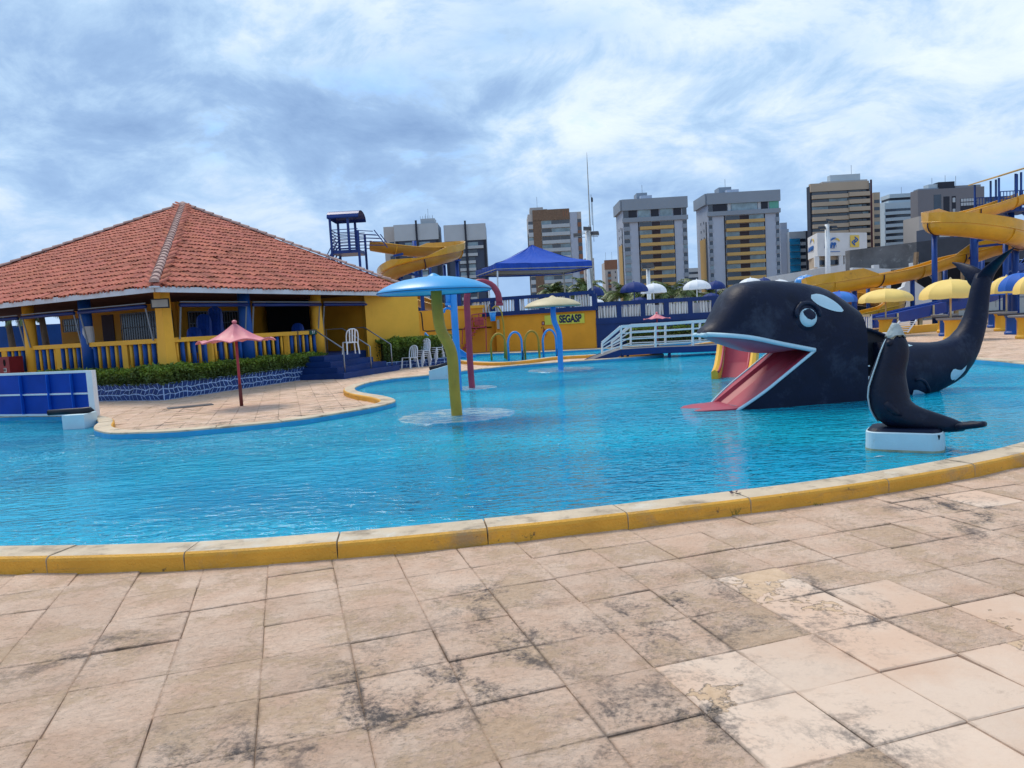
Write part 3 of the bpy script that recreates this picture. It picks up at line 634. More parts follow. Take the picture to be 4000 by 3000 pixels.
# green railing notice at the stair post
q = C0 + A * (cR[1] - .4); M_ = face_mat(up0(q, RZ - .055) + NR * .09, A)
s = MB(); s.box(up0(q, RZ - .05) + NR * .092, (.012, .40, .17), M=Matrix((NR, A, V((0, 0, 1)))).transposed()); nt = s.build('notice', mat('dark_green_board', (.01, .09, .06), .5), PV)
textmesh('17', 'lettering', M_WHITE, nt, face_mat(up0(q, RZ - .05) + NR * .101, A), .17, .004)
# back walls
WI = 4.6; W0 = C0 + B * WI; KS = (gp(700, 1300, W0, NR) - W0).dot(A)     # inner wall offset from the right-hand rail line
W0 = C0 + B * WI
def wall(a_, b_, z0, z1, th, m_, name='wall', par=None): s = MB(); s.bar(up0(a_, (z0 + z1) / 2), up0(b_, (z0 + z1) / 2), th, z1 - z0); return s.build(name, m_, par or PV)
K0 = C0 + A * 5.2
inner1 = wall(W0 + A * KS, W0 + A * 11.8, FZ, EZ - .02, .15, M_YELD)           # faces right side, carries doors
WL0 = C0 + A * KS; LX = (gp(246, 1300, WL0, NL) - WL0).dot(B)
inner2 = wall(WL0 + B * WI, WL0 + B * LX, FZ, EZ - .02, .15, M_YELD)
# planes
def onW1(px, py): return gp(px, py, W0, NR)
def onW2(px, py): return gp(px, py, WL0, NL)
def panelR(p0, p1, m_, name, par, out=.085, pl='1', grill=0, th=.03):
    fn = onW1 if pl == '1' else onW2; nn = NR if pl == '1' else NL; d = A if pl == '1' else B
    a_, b_ = fn(*p0), fn(*p1); O = W0 if pl == '1' else WL0
    l0, l1 = sorted(((a_ - O).dot(d), (b_ - O).dot(d))); z0, z1 = sorted((a_.z, b_.z)); z0 = max(z0, FZ)
    s = MB(); s.bar(up0(O + d * l0, (z0 + z1) / 2) + nn * out, up0(O + d * l1, (z0 + z1) / 2) + nn * out, th, z1 - z0); o = s.build(name, m_, par)
    if grill:
        s = MB(); 
        for zq in (z0, (z0 + z1) / 2, z1): s.bar(up0(O + d * l0, zq) + nn * (out + .04), up0(O + d * l1, zq) + nn * (out + .04), .03, .04)
        s.build('frame', M_GRILL, o)
        k = max(3, int((l1 - l0) / .14))
        for i in range(k + 1):
            q = O + d * (l0 + (l1 - l0) * i / k) + nn * (out + .055); s = MB(); s.bar(up0(q, z0), up0(q, z1), .022, .022); s.build('window_bar', M_GRILL, o)
    return o, (l0, l1, z0, z1)
panelR((1047, 1209), (1098, 1290), M_BROWN, 'door', PV)
panelR((725, 1219), (955, 1300), M_GLASS, 'barred_window', PV, grill=1)
panelR((1121, 1226), (1135, 1245), M_WHITE, 'extinguisher_notice', PV)
panelR((404, 1232), (460, 1335), M_BROWN, 'door', PV, pl='2')
panelR((482, 1228), (690, 1325), M_GLASS, 'barred_window', PV, pl='2', grill=1)
panelR((257, 1250), (325, 1292), M_GLASS, 'barred_window', PV, pl='2', grill=1)
# partition: dark recess and cream board beside the steps
s = MB(); q = C0 + A * (cR[1] + .45) + B * .1; s.bar(up0(q, FZ), up0(q, 2.0), .12, .05); s.build('leaning_board', M_WOOD, PV)
# far blue garden wall seen through the pavilion
bw = thing('garden_wall', 'blue garden wall seen through the open pavilion at far left', 'wall', (-24, 40, 0))
s = MB(); s.bar((-44, 31.5, 1.4), (-17.5, 42, 1.4), .25, 2.8); s.build('wall', M_BLUE, bw)
# blue inner post behind
column(C0 + A * 2.6 + B * 3.2, .13, .13, M_BLUE)
# bathroom block: yellow walls right of the porch
Q0 = onR(1440, 1330); Q0.z = 0
ap = C0 + A * (cR[1] + 2.1)
wb = gz(1470, 1480, 0)
YB = thing('changing_block', 'plain yellow changing block wall joined to the pavilion', 'building', (-4.8, 28, 0))
c1 = gy(1458, 1300, 29.5); c1.z = 0; c2 = gy(1640, 1300, 30.6); c2.z = 0
s = MB(); dw = (c2 - c1).normalized(); nb = V((-dw.y, dw.x, 0)); s.prism([c1, c2, c2 + nb * 5.5, c1 + nb * 5.5], (0, 0, 3.02)); s.build('wall', M_YEL, YB)
s = MB(); e1_ = c1 - dw * .02; s.prism([e1_ - dw * .25, e1_ + dw * .018, e1_ + dw * .018 + nb * .3, e1_ - dw * .25 + nb * .3], (0, 0, 2.98)); s.build('pilaster', M_YEL, YB)
# porch back wall (yellow) and dark doorway
pw0 = c1 - dw * .14 + nb * .3; pw1 = pw0 + nb * 3.2 - dw * 1.2
wall(pw0, pw1, FZ, 2.98, .12, M_YELD); 
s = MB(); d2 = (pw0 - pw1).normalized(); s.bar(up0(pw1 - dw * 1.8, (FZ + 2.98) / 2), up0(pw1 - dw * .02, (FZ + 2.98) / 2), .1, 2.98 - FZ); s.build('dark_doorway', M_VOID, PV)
s = MB(); s.prism([pw1 - dw * 5 + V((0, 0, FZ - .02)), c1 - dw * 4.9 + V((0, 0, FZ - .02)) + nb * .3, c1 - dw * .3 + V((0, 0, FZ - .02)) + nb * .3, pw1 + V((0, 0, FZ - .02))], (0, 0, .03)); s.build('porch_floor', M_BLUED, PV)
# steps
ST = thing('entrance_steps', 'four blue steps with steel handrails up to the pavilion porch', 'steps', gz(1450, 1460))
f0 = gz(1345, 1481); f1 = gz(1562, 1446); ds = (f1 - f0).normalized(); ns_ = V((-ds.y, ds.x, 0)); wd = (f1 - f0).length
for k in range(4):
    z = FZ / 4 * (k + 1) * .985; a_ = f0 + ns_ * (.36 * k) + ds * (.16 * k if k else 0); b_ = f1 + ns_ * (.36 * k) - ds * .33 * k
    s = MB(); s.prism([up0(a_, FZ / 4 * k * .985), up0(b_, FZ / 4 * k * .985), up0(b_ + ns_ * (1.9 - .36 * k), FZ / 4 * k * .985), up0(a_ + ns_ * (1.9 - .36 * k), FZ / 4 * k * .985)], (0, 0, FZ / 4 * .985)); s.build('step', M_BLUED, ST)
for fr in ((.1), (.55), (1.0)):
    g0 = f0 + ds * (wd * fr) + ns_ * .2 - ds * (.2 if fr == 1 else 0); g1 = g0 + ns_ * 1.5; s = MB()
    p0 = up0(g0, 1.02); p1 = up0(g0 + ns_ * 1.1, FZ + .9); p2 = up0(g1 + ns_ * .3, FZ + .9)
    s.loft([up0(g0, .1), up0(g0, .5), p0 - V((0, 0, .03)), p0 + ns_ * .04, p1, p2, up0(g1 + ns_ * .3, FZ)], .024, n=8); s.build('handrail', M_SHINY, ST, smooth=True)
s = MB(); sw = f0; 
# lower yellow wall further back with pipes
LW = thing('yellow_yard_wall', 'lower yellow yard wall behind the white chairs with dark pipes', 'wall', (-3, 31, 0))
w0_, w1_ = gy(1640, 1300, 39.4), gy(1948, 1300, 41.3); w0_.z = w1_.z = 0; zt = gy(1700, 1212, 40).z
s = MB(); s.bar(up0(w0_ - V((.6, 0, 0)), zt / 2), up0(w1_, zt / 2), .2, zt); s.build('wall', M_YELD, LW)
dd = (w1_ - w0_).normalized(); nn = V((dd.y, -dd.x, 0))
def onY(px, py): return gp(px, py, w0_ + nn * .14, nn)
s = MB(); s.loft([onY(1640, 1220), onY(1645, 1222), onY(1648, 1240), onY(1653, 1290), onY(1668, 1294), onY(1800, 1286), onY(1920, 1278)], .035, n=6); s.build('dark_pipe', M_BLACK, LW, smooth=True)
s = MB(); s.bar(up0(w0_ + dd * 2.2, zt + .08), up0(w1_ - dd * .1, zt + .08), .24, .16); s.build('capping', M_YEL, LW)
# ---- stone-faced planter with hedge
PL = thing('stone_planter', 'blue crazy-paved planter wall with pale painted joints below the hedge', 'planter', gz(642, 1564))
pk = gz(642, 1564); pr_ = gz(1293, 1468); pl_ = gz(371, 1568); dR = (pr_ - pk).normalized(); dL = (pl_ - pk).normalized()
PH = .46; lenR = (pr_ - pk).length; lenL = (pl_ - pk).length + 3.0
s = MB(); inr = lambda d, o: V((-d.y, d.x, 0)) * o
nR = V((dR.y, -dR.x, 0)); nL = V((-dL.y, dL.x, 0))
s.prism([pk, pk + dR * lenR, pk + dR * lenR - nR * .75, pk - nR * .75 - nL * .75, pk + dL * lenL - nL * .75, pk + dL * lenL], (0, 0, PH)); s.build('mortar_wall', M_MORT, PL)
rr = random.Random(5); cnt = 0
for (P, d, nn, Ln) in ((pk, dR, nR, lenR), (pk, dL, nL, lenL)):
    rows_ = 3; hh = PH / rows_; nx = int(Ln / .155)
    grid = {}
    for j in range(rows_ + 1):
        for i in range(nx + 1):
            jx = rr.uniform(-.05, .05); jz = 0 if j in (0, rows_) else rr.uniform(-.028, .028)
            grid[i, j] = (0 if i == 0 else Ln, j * hh + jz) if i in (0, nx) else ((i + (.5 if j % 2 else 0)) * .155 + jx * .75, j * hh + jz * 1.2)
    st2 = MB()
    for j in range(rows_):
        for i in range(nx):
            bl, br_, tr, tl = grid[i, j], grid[i + 1, j], grid[i + 1, j + 1], grid[i, j + 1]
            if j % 2 and i > 0: tl = ((tl[0] + grid[i, j + 1][0]) / 2, tl[1])
            pts_ = [bl, ((bl[0] + br_[0]) / 2 + rr.uniform(-.02, .02), (bl[1] + br_[1]) / 2 + (rr.uniform(-.0, .018))), br_, ((br_[0] + tr[0]) / 2 + rr.uniform(-.01, .015), (br_[1] + tr[1]) / 2), tr, tl]
            cxx = sum(p[0] for p in pts_) / 6; cz = sum(p[1] for p in pts_) / 6
            if cxx > Ln - .03: continue
            q = []
            for (x_, z_) in pts_:
                l_ = math.hypot(x_ - cxx, z_ - cz) or 1; k_ = max(.3, 1 - .0125 / l_ * 1.2); q.append((min(max(cxx + (x_ - cxx) * (k_ - .05), .01), Ln - .01), min(max(cz + (z_ - cz) * k_, .008), PH - .008)))
            s = MB() if cnt < 300 else st2; b = len(s.v); s.v += [P + d * x_ + V((0, 0, z_)) - nn * .005 for x_, z_ in q]; s.v += [P + d * (cxx + (x_ - cxx) * .9) + V((0, 0, cz + (z_ - cz) * .9)) + nn * rr.uniform(.010, .018) for x_, z_ in q]
            s.face([b + 6 + k for k in range(6)])
            for k in range(6): s.face([b + k, b + (k + 1) % 6, b + 6 + (k + 1) % 6, b + 6 + k])
            if cnt < 300: s.build('stone', M_STONE, PL)
            cnt += 1
    if st2.v: tag(st2.build('stone', M_STONE, PL), kind='stuff')
def foliage(mb, P, d, Ln, h0, h1, dep, nn, count, r, sz=.045, wav=.09, cm=(1, 1, 1)):
    for k in range(count):
        x_ = r.uniform(-.05, Ln + .05); hv = h1 + wav * (noise.noise(V((x_ * 1.1 + P.x, P.y, 0))) + .6 * noise.noise(V((x_ * 3.7, P.y, 2)))); a = r.random()
        if a < .42: z = hv + r.gauss(0, .035); y_ = r.uniform(0, dep)
        else: z = h0 + (hv - h0) * r.random() ** .75; y_ = r.gauss(0, .05) - .03 * noise.noise(V((x_ * 5, z * 5, P.x))) if a < .88 else dep
        q = P + d * x_ - nn * y_ + V((0, 0, z)); az_, el = r.uniform(0, 6.28), r.uniform(-.3, 1.2); v1 = V((math.cos(az_) * math.cos(el), math.sin(az_) * math.cos(el), math.sin(el)))
        v2 = v1.cross(V((r.uniform(-1, 1), r.uniform(-1, 1), r.uniform(-.2, 1)))).normalized(); ls = sz * r.uniform(.6, 1.4)
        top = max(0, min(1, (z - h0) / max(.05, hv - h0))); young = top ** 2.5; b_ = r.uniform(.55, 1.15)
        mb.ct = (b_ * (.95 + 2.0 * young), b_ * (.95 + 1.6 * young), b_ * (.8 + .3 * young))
        mb.poly([q - v1 * ls, q + v2 * ls * .45, q + v1 * ls, q - v2 * ls * .45])
def hedge(label, P, d, Ln, h0, h1, dep, nn, count, seed=1, **k):
    t = thing('hedge', label, 'hedge', tuple(up0(P, 0)), None); r = random.Random(seed)
    s = MB(); s.bar(up0(P + d * .12 - nn * (dep / 2), (h0 + h1) / 2 - .07), up0(P + d * (Ln - .12) - nn * (dep / 2), (h0 + h1) / 2 - .07), dep - .22, h1 - h0 - .12); s.build('shaded_core', M_DARKLEAF, t)  # solid core coloured dark for the shade behind the leaves
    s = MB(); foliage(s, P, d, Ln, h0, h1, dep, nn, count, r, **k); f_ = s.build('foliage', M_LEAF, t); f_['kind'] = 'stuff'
    return t
hedge('long green hedge growing in the planter on the stair side of its corner', pk - nR * .02, dR, lenR - .2, .42, .83, .7, nR, 26000, 3)
hedge('short stretch of hedge on the planter left of its corner, behind the blue screen', pk - nL * .02, dL, lenL, .42, .82, .7, nL, 13000, 4)
q = gz(1570, 1440); 
h2 = c1 - nb * .75 + dw * .1; hedge('rounded green hedge beside the steps in front of the yellow wall', h2, dw, 3.0, .2, 1.12, .75, -nb, 12000, 5, wav=.14)
s = MB(); p2 = thing('small_planter', 'low blue stone-painted planter edge behind the white chairs', 'planter', tuple(h2)); s.bar(up0(h2 - nb * .05, .14), up0(h2 - nb * .05 + dw * 3.1, .14), .2, .28); s.build('mortar_wall', M_MORT, p2)
rr = random.Random(8)
for j in range(2):
    for i in range(14):
        s = MB(); x_ = .1 + i * .21; q = [(x_ + rr.uniform(-.02, .02) - .09, .01 + j * .135), (x_ + .09 + rr.uniform(-.02, .02), .01 + j * .135), (x_ + .09 + rr.uniform(-.02, .02), .125 + j * .135), (x_ - .09 + rr.uniform(-.02, .02), .125 + j * .135)]
        s.prism([h2 + dw * a_ + V((0, 0, b_)) - nb * .148 for a_, b_ in q], -nb * .015); s.build('stone', M_STONE, p2)
# red hydrant box
hb = thing('hydrant_box', 'red hydrant box with letter H in front of the left railing', 'hydrant box', gz(150, 1500, 0))
P = onL(120, 1440) + NL * .55; P.z = 0; s = MB(); s.bar(up0(P - B * .25, 1.08), up0(P + B * .42, 1.08), .42, .58); bx = s.build('cabinet', M_RED, hb)
q = P + NL * .215; s = MB(); s.lathe([(.05, 0), (.07, .0)], (0, 0, 0), 12); s.v = [up0(q, 1.18) + B * (.02) + B * v_.x + V((0, 0, v_.y * 1.6)) + NL * .002 for v_ in s.v]; s.build('round_hole', M_VOID, bx)
s = MB(); s.bar(up0(q + B * .09 + NL * .003, .95), up0(q - B * .06 + NL * .003, .95), .01, .13); pp = s.build('letter_plate', M_WHITE, bx)
textmesh('H', 'letter', M_BLACK, pp, face_mat(up0(q + B * .015 + NL * .012, .95), -B), .14, .004)
# ================================================================ WHALE SLIDE
WP = gz(2893, 1605, WL); WP.z = 0; TH = rad(9.5); WU = V((math.cos(TH), math.sin(TH), 0)); WN = V((-math.sin(TH), math.cos(TH), 0)); HW = .62
WC = WP + WN * HW
def wc(px, py, off=0.): p = gp(px, py, WC + WN * off, WN); return ((p - WC).dot(WU), p.z)
def wpt(u, y, z): return WC + WU * u + WN * y + V((0, 0, z))
OR = thing('whale_slide', 'big black and white killer whale water slide with wide open red mouth', 'whale slide', tuple(WC))
prof = [wc(*p) for p in [(2729, 1312), (2730, 1296), (2742, 1279), (2766, 1266), (2776, 1250), (2802, 1200), (2828, 1148), (2853, 1123), (2885, 1106), (2948, 1097), (3005, 1096), (3106, 1105), (3170, 1118), (3208, 1133), (3258, 1168), (3302, 1203), (3340, 1247), (3363, 1292)]]
prof += [wc(3376, 1360, -.3), wc(3384, 1456, -.5), wc(3391, 1560, -.6)]
u0, u1 = prof[0][0], prof[-1][0]
def top(u):
    for (a, za), (b, zb) in zip(prof, prof[1:]):
        if a <= u <= b: return za + (zb - za) * (u - a) / max(b - a, 1e-6)
    return prof[-1][1]
lip_n = [wc(2733, 1309, -.02), wc(2785, 1307, -.38), wc(2916, 1317, -.52), wc(3043, 1342, -.58), wc(3181, 1368, -.6)]
cor = lip_n[-1]; low = wc(2897, 1605, -HW)
ns = 56; n2_ = 40; mb = MB(); us = []
for i in range(ns): t = i / (ns - 1); us.append(u0 + .004 + (u1 - u0 - .008) * (t if t < .8 else t))
us = sorted(set([round(u, 4) for u in us] + [round(u1 - .03, 4), round(u1 - .07, 4)]))
def hwid(u):
    t = (u - u0) / (u1 - u0)
    a = min(1, .34 + .66 * math.sin(min(1, t / .36) * math.pi / 2) ** .8); return HW * a
zb_ = -.5
for u in us:
    zt = top(u); W_ = hwid(u); hgt = zt - zb_; p_ = 2.7
    for k in range(n2_ + 1):
        a = math.pi * k / n2_; ca, sa = math.cos(a), math.sin(a)
        zz_ = 0.9 + (zt - 0.9) * abs(sa) ** (2 / p_) if zt > .95 else zt * abs(sa) ** .3
        yy_ = math.copysign(abs(ca) ** (2 / p_), -ca) * W_
        if k in (0, n2_): zz_ = zb_; yy_ = math.copysign(W_, -ca)
        mb.v.append(wpt(u, yy_, zz_))
m_ = n2_ + 1
for i in range(len(us) - 1):
    for k in range(n2_): mb.face([i * m_ + k, (i + 1) * m_ + k, (i + 1) * m_ + k + 1, i * m_ + k + 1])
    mb.face([i * m_, i * m_ + n2_, (i + 1) * m_ + n2_, (i + 1) * m_])
mb.face([k for k in range(m_)]); mb.face([(len(us) - 1) * m_ + k for k in range(m_)][::-1])
head = mb.build('head', [M_ORCA, M_PINK, M_PALATE], OR, auto=40)
# mouth: wedge cut right through, then a scooped channel for the slide
def cutwith(o, cut):
    tmp = link('cutter', cut); tmp.parent = OR
    md = o.modifiers.new('cut', 'BOOLEAN'); md.operation = 'DIFFERENCE'; md.object = tmp; md.solver = 'EXACT'; md.material_mode = 'TRANSFER' if hasattr(md, 'material_mode') else 'INDEX'
    bpy.context.view_layer.update(); me = bpy.data.meshes.new_from_object(o.evaluated_get(bpy.context.evaluated_depsgraph_get())); o.modifiers.clear(); o.data = me; bpy.data.objects.remove(tmp)
sh = ORG[OR.name]
wedge = MB(); nose = (u0 - 1.2, lip_n[0][1] + .02)
sl = ((cor[1] - low[1]) / (cor[0] - low[0]))
pl = [cor] + [(low[0] - 1.2 * 1, low[1] - 1.2 * sl)] + [(u0 - 1.4, low[1] - 1.5)] + [nose] + [(l[0], l[1]) for l in lip_n[:-1]]
wedge.prism([wpt(u, -1.2, z) for u, z in pl], WN * 2.4)
cm_ = wedge.mesh('cut', M_PINK, sh); bm = bmesh.new(); bm.from_mesh(cm_); bmesh.ops.recalc_face_normals(bm, faces=bm.faces); bm.to_mesh(cm_); bm.free(); cutwith(head, cm_)
# scoop
sc_ = MB(); dslope = V((WU.x, WU.y, sl)).normalized(); nrmS = WN.cross(dslope); nrmS = nrmS if nrmS.z > 0 else -nrmS
a0 = wpt(low[0], 0, low[1]) - dslope * 1.3; a1 = wpt(cor[0], 0, cor[1]) + dslope * .85
prf = [(-.47, .3), (-.47, .02), (-.42, -.06), (-.3, -.11), (0, -.13), (.3, -.11), (.42, -.06), (.47, .02), (.47, .3)]
sc_.prism([a0 + WN * y + nrmS * z for y, z in prf], a1 - a0)
cm_ = sc_.mesh('cut', M_PINK, sh); bm = bmesh.new(); bm.from_mesh(cm_); bmesh.ops.recalc_face_normals(bm, faces=bm.faces); bm.to_mesh(cm_); bm.free(); cutwith(head, cm_)
for p in head.data.polygons: p.use_smooth = len(p.vertices) <= 4 and p.material_index == 0 and p.area < .02
# palate bulging down from the upper jaw
pb = MB(); K = 14; Q = 12
for i in range(K + 1):
    t = i / K; u = u0 + .10 + (cor[0] - .12 - u0 - .10) * t; zl = None
    for (a, za), (b, zb2) in zip(lip_n, lip_n[1:]):
        if a <= u <= b: zl = za + (zb2 - za) * (u - a) / (b - a)
    zl = zl if zl is not None else lip_n[0][1]; W_ = hwid(u) * .86; dp = .04 + .17 * math.sin(math.pi * min(1, t * 1.02)) ** .8
    for k in range(Q + 1): a = math.pi * k / Q; pb.v.append(wpt(u, -math.cos(a) * W_ + .03, zl + .015 - math.sin(a) ** .8 * dp))
for i in range(K):
    for k in range(Q): pb.face([i * (Q + 1) + k, (i + 1) * (Q + 1) + k, (i + 1) * (Q + 1) + k + 1, i * (Q + 1) + k + 1])
pb.build('palate', M_PALATE, OR, smooth=True)
hb_ = BVHTree.FromPolygons([v.co + sh for v in head.data.vertices], [list(p.vertices) for p in head.data.polygons])
def lipline(pts, r, side, name, close=False):
    s = MB(); q = smoothpath([wpt(u, 0, z) for u, z in pts], .06); o = []
    for p in q:
        u = (p - WC).dot(WU); y = -hwid(u) if side < 0 else hwid(u)
        h = hb_.ray_cast(wpt(u, 3 * side, p.z + (.03 if name == 'upper_lip' else -.03)), -WN * side); y_ = (h[0] - WC).dot(WN) if h[0] else y
        o.append(wpt(u, y_ + .004 * side, p.z))
    s.loft(o, r, r * .8, n=8); return s.build(name, M_ORCW, OR, smooth=True)
lipline(lip_n, .036, -1, 'upper_lip'); lipline(lip_n, .034, 1, 'upper_lip')
lw_ = [(low[0] - .12, low[1] - .12 * sl), cor]; lipline(lw_, .024, -1, 'lower_lip'); lipline(lw_, .024, 1, 'lower_lip')
s = MB(); o0 = [wpt(lip_n[0][0] + .02, y * hwid(u0 + .01), lip_n[0][1]) for y in (-1, -.6, 0, .6, 1)]; s.loft(o0, .036, n=8); s.build('upper_lip', M_ORCW, OR, smooth=True)
# tongue running out under the water
tn = MB(); rows = []
for t, wdt, z in ((0, .5, .03), (.22, .49, .015), (.45, .46, .014), (.66, .38, .006), (.8, .2, -.01)):
    rows.append([wpt(low[0] + .12 - t, y * wdt, z + .02 * abs(y)) for y in (-1, -.5, 0, .5, 1)])
for i in range(4):
    for j in range(4): tn.poly([rows[i][j], rows[i][j + 1], rows[i + 1][j + 1], rows[i + 1][j]])
for i in range(4): tn.poly([rows[i][0], rows[i + 1][0], rows[i + 1][0] - V((0, 0, .1)), rows[i][0] - V((0, 0, .1))])
tn.build('tongue', M_PINK, OR)
def conform(pts2, bvh, name, m_, par, cast, lift=.006, rings=5):
    """closed outline given as world points on the cast plane; laid onto the body surface"""
    q = smoothpath(pts2, .05, closed=True); c = sum(q, V((0, 0, 0))) / len(q); s = MB(); nq = len(q)
    def hit(p):
        h = bvh.ray_cast(p - cast * 3, cast); return (h[0] - cast * lift) if h[0] is not None else None
    ring = []
    for k in range(1, rings + 1): ring.append([hit(c.lerp(p, k / rings)) for p in q])
    h0 = hit(c)
    good = lambda *a: all(x is not None for x in a)
    for j in range(nq):
        if good(h0, ring[0][j], ring[0][(j + 1) % nq]): s.poly([h0, ring[0][j], ring[0][(j + 1) % nq]])
        for k in range(rings - 1):
            a = (ring[k][j], ring[k + 1][j], ring[k + 1][(j + 1) % nq], ring[k][(j + 1) % nq])
            if good(*a) and max((a[0] - a[2]).length, (a[1] - a[3]).length) < .3: s.poly(a)
    # a thin rim so the patch has an edge
    return s.build(name, m_, par)
def P6(pts, off=-HW): return [gp(2600 + x / 1.58, 950 + y / 1.58, WC + WN * off, WN) for x, y in pts]
castH = WN
eye_c = P6([(878, 458)], -.6)[0]
def circ(c, ra, rb, a0=0, n=20): return [c + WU * (math.cos(a0 + 2 * math.pi * k / n) * ra) + V((0, 0, math.sin(a0 + 2 * math.pi * k / n) * rb)) for k in range(n)]
s = MB(); ez = eye_c.z; ec = (eye_c - WC).dot(WU)
hh = hb_.ray_cast(wpt(ec, -3, ez), WN)[0]
nrm_e = -WN
def bulge(c, ra, rb, dep, name, m_, par, zoff=0):
    s = MB(); R_, Kn = 6, 26; base = []
    for i in range(R_ + 1):
        t = i / R_
        for k in range(Kn):
            a = 2 * math.pi * k / Kn; p = c + WU * (math.cos(a) * ra * t) + V((0, 0, math.sin(a) * rb * t + zoff)); h = hb_.ray_cast(p - WN * 3, WN)[0]; h = h if h is not None else p
            s.v.append(h - WN * (dep * math.sqrt(max(0, 1 - t * t)) - .004))
    for i in range(R_):
        for k in range(Kn): s.face([i * Kn + k, i * Kn + (k + 1) % Kn, (i + 1) * Kn + (k + 1) % Kn, (i + 1) * Kn + k])
    return s.build(name, m_, par, smooth=True)
bulge(eye_c + V((0, 0, .02)), .235, .235, .035, 'eye_socket', M_ORCA, OR)
eb = bulge(eye_c, .165, .165, .08, 'eyeball', M_ORCW, OR)
ebv = BVHTree.FromPolygons([v.co + sh for v in eb.data.vertices], [list(p.vertices) for p in eb.data.polygons])
# dark pupil hanging from the upper lid
s = MB(); pp = [(828, 425), (850, 427), (852, 445), (865, 463), (885, 470), (905, 462), (914, 445), (912, 428), (930, 440), (936, 420), (900, 392), (860, 392), (826, 408)]
pq = P6([(880 + (x - 880) * 1.22, 455 + (y - 455) * 1.22) for x, y in pp], -.6); conform(pq, ebv, 'pupil', M_ORCA, OR, WN, .005, 4)
s = MB(); arc = []
for k in range(15):
    a = math.pi * (-.05 + 1.1 * k / 14); c = eye_c + WU * (math.cos(a) * .205) + V((0, 0, math.sin(a) * .20 + .03)); h = hb_.ray_cast(c - WN * 3, WN)[0]; arc.append(h - WN * .03)
s.loft(arc, [.012] + [.032] * 13 + [.012], [.012] + [.032] * 13 + [.012], n=8); s.build('brow', M_ORCA, OR, smooth=True)
conform(P6([(897, 340), (905, 318), (940, 311), (985, 320), (1040, 355), (1075, 392), (1087, 415), (1075, 424), (1030, 420), (975, 402), (925, 375)], -.5), hb_, 'white_eye_patch', M_ORCW, OR, WN, .007, 6)
# mirrored eye patch on the far side
mir = P6([(897, 340), (905, 318), (940, 311), (985, 320), (1040, 355), (1075, 392), (1087, 415), (1075, 424), (1030, 420), (975, 402), (925, 375)], -.5)
conform(mir, hb_, 'white_eye_patch', M_ORCW, OR, -WN, .007, 6)
s = MB(); h = hb_.ray_cast(gp(3138, 1184, WC - WN * .6, WN) - WN * 3, WN)[0]; s.lathe([(.022, -.01), (.022, .012)], (0, 0, 0), 8); s.v = [h - WN * (v_.z) + WU * v_.x + V((0, 0, v_.y)) for v_ in s.v]; s.build('bolt_plate', M_LAMPG, OR)
# dark side panel of the stairs between head and tail
pan = [gp(x, y, WC + WN * .18, WN) for x, y in ((3362, 1280), (3400, 1289), (3430, 1301), (3480, 1322), (3480, 1600), (3362, 1600))]
s = MB(); s.prism(pan, WN * .05); s.build('side_panel', M_BLACK, OR)
s = MB(); q = [gp(x, y, WC + WN * .12, WN) for x, y in ((3358, 1281), (3400, 1289), (3432, 1301), (3480, 1321))]; s.loft(q, .03, n=6); s.build('panel_edge', M_ORCA, OR)
for (x, y) in ((3384, 1430), (3392, 1476)):
    s = MB(); q = gp(x, y, WC - WN * .35, WN); s.bar(q - WU * .03, q + WU * .06, .02, .02 if y < 1450 else .05); s.build('hinge', M_WHITE, OR)
# tail
TO = 0.05
def tp(x, y, off=TO): return gp(x, y, WC + WN * off, WN)
px2m = lambda r: r * 12.0 / 2900
tl = [(3430, 1462, 133), (3485, 1458, 130), (3560, 1448, 121), (3650, 1428, 101), (3705, 1405, 90), (3741, 1376, 75), (3766, 1344, 64), (3790, 1300, 53), (3803, 1265, 48), (3812, 1233, 44), (3821, 1184, 40), (3829, 1133, 37), (3836, 1095, 34), (3840, 1070, 26)]
s = MB(); q = smoothpath([tp(x, y) for x, y, r in tl], .12); import bisect
seg = []
tot = [0]; base_p = [tp(x, y) for x, y, r in tl]
for a_, b_ in zip(base_p, base_p[1:]): tot.append(tot[-1] + (b_ - a_).length)
def rad_at(p):
    i = min(range(len(base_p)), key=lambda k: (base_p[k] - p).length); j = i
    if i < len(base_p) - 1 and (i == 0 or (base_p[i + 1] - p).length < (base_p[i - 1] - p).length): j = i + 1
    elif i > 0: j = i - 1
    di, dj = (base_p[i] - p).length, (base_p[j] - p).length; t = di / (di + dj) if di + dj else 0
    return px2m(tl[i][2] * (1 - t) + tl[j][2] * t)
r1 = [rad_at(p) for p in q]
s.loft(q, r1, [min(.52, max(.12, r * .92)) for r in r1], n=28, ref=V((0, 0, 1)), p=2.2); tail = s.build('tail', M_ORCA, OR, smooth=True)
tb = BVHTree.FromPolygons([v.co + sh for v in tail.data.vertices], [list(p.vertices) for p in tail.data.polygons])
def fluke(path, name='fluke'):
    s = MB(); q = [tp(x, y, o) for x, y, r, o in path]; s.loft(smoothpath(q, .05), *[None] * 0, r1=1, n=14) if 0 else None
    qq = smoothpath(q, .06); rr_ = []
    for p in qq:
        i = min(range(len(q) - 1), key=lambda k: (q[k].lerp(q[k + 1], .5) - p).length); a_, b_ = q[i], q[i + 1]; t = max(0, min(1, (p - a_).dot(b_ - a_) / (b_ - a_).length_squared)); rr_.append(px2m(path[i][2] * (1 - t) + path[i + 1][2] * t))
    s.loft(qq, rr_, [max(.012, r * .42) for r in rr_], n=14, ref=V((0, 0, 1))); s.build(name, M_ORCA, OR, smooth=True)
fluke([(3840, 1116, 36, .05), (3812, 1084, 38, .16), (3782, 1058, 27, .3), (3750, 1038, 14, .5), (3721, 1026, 3, .66)])
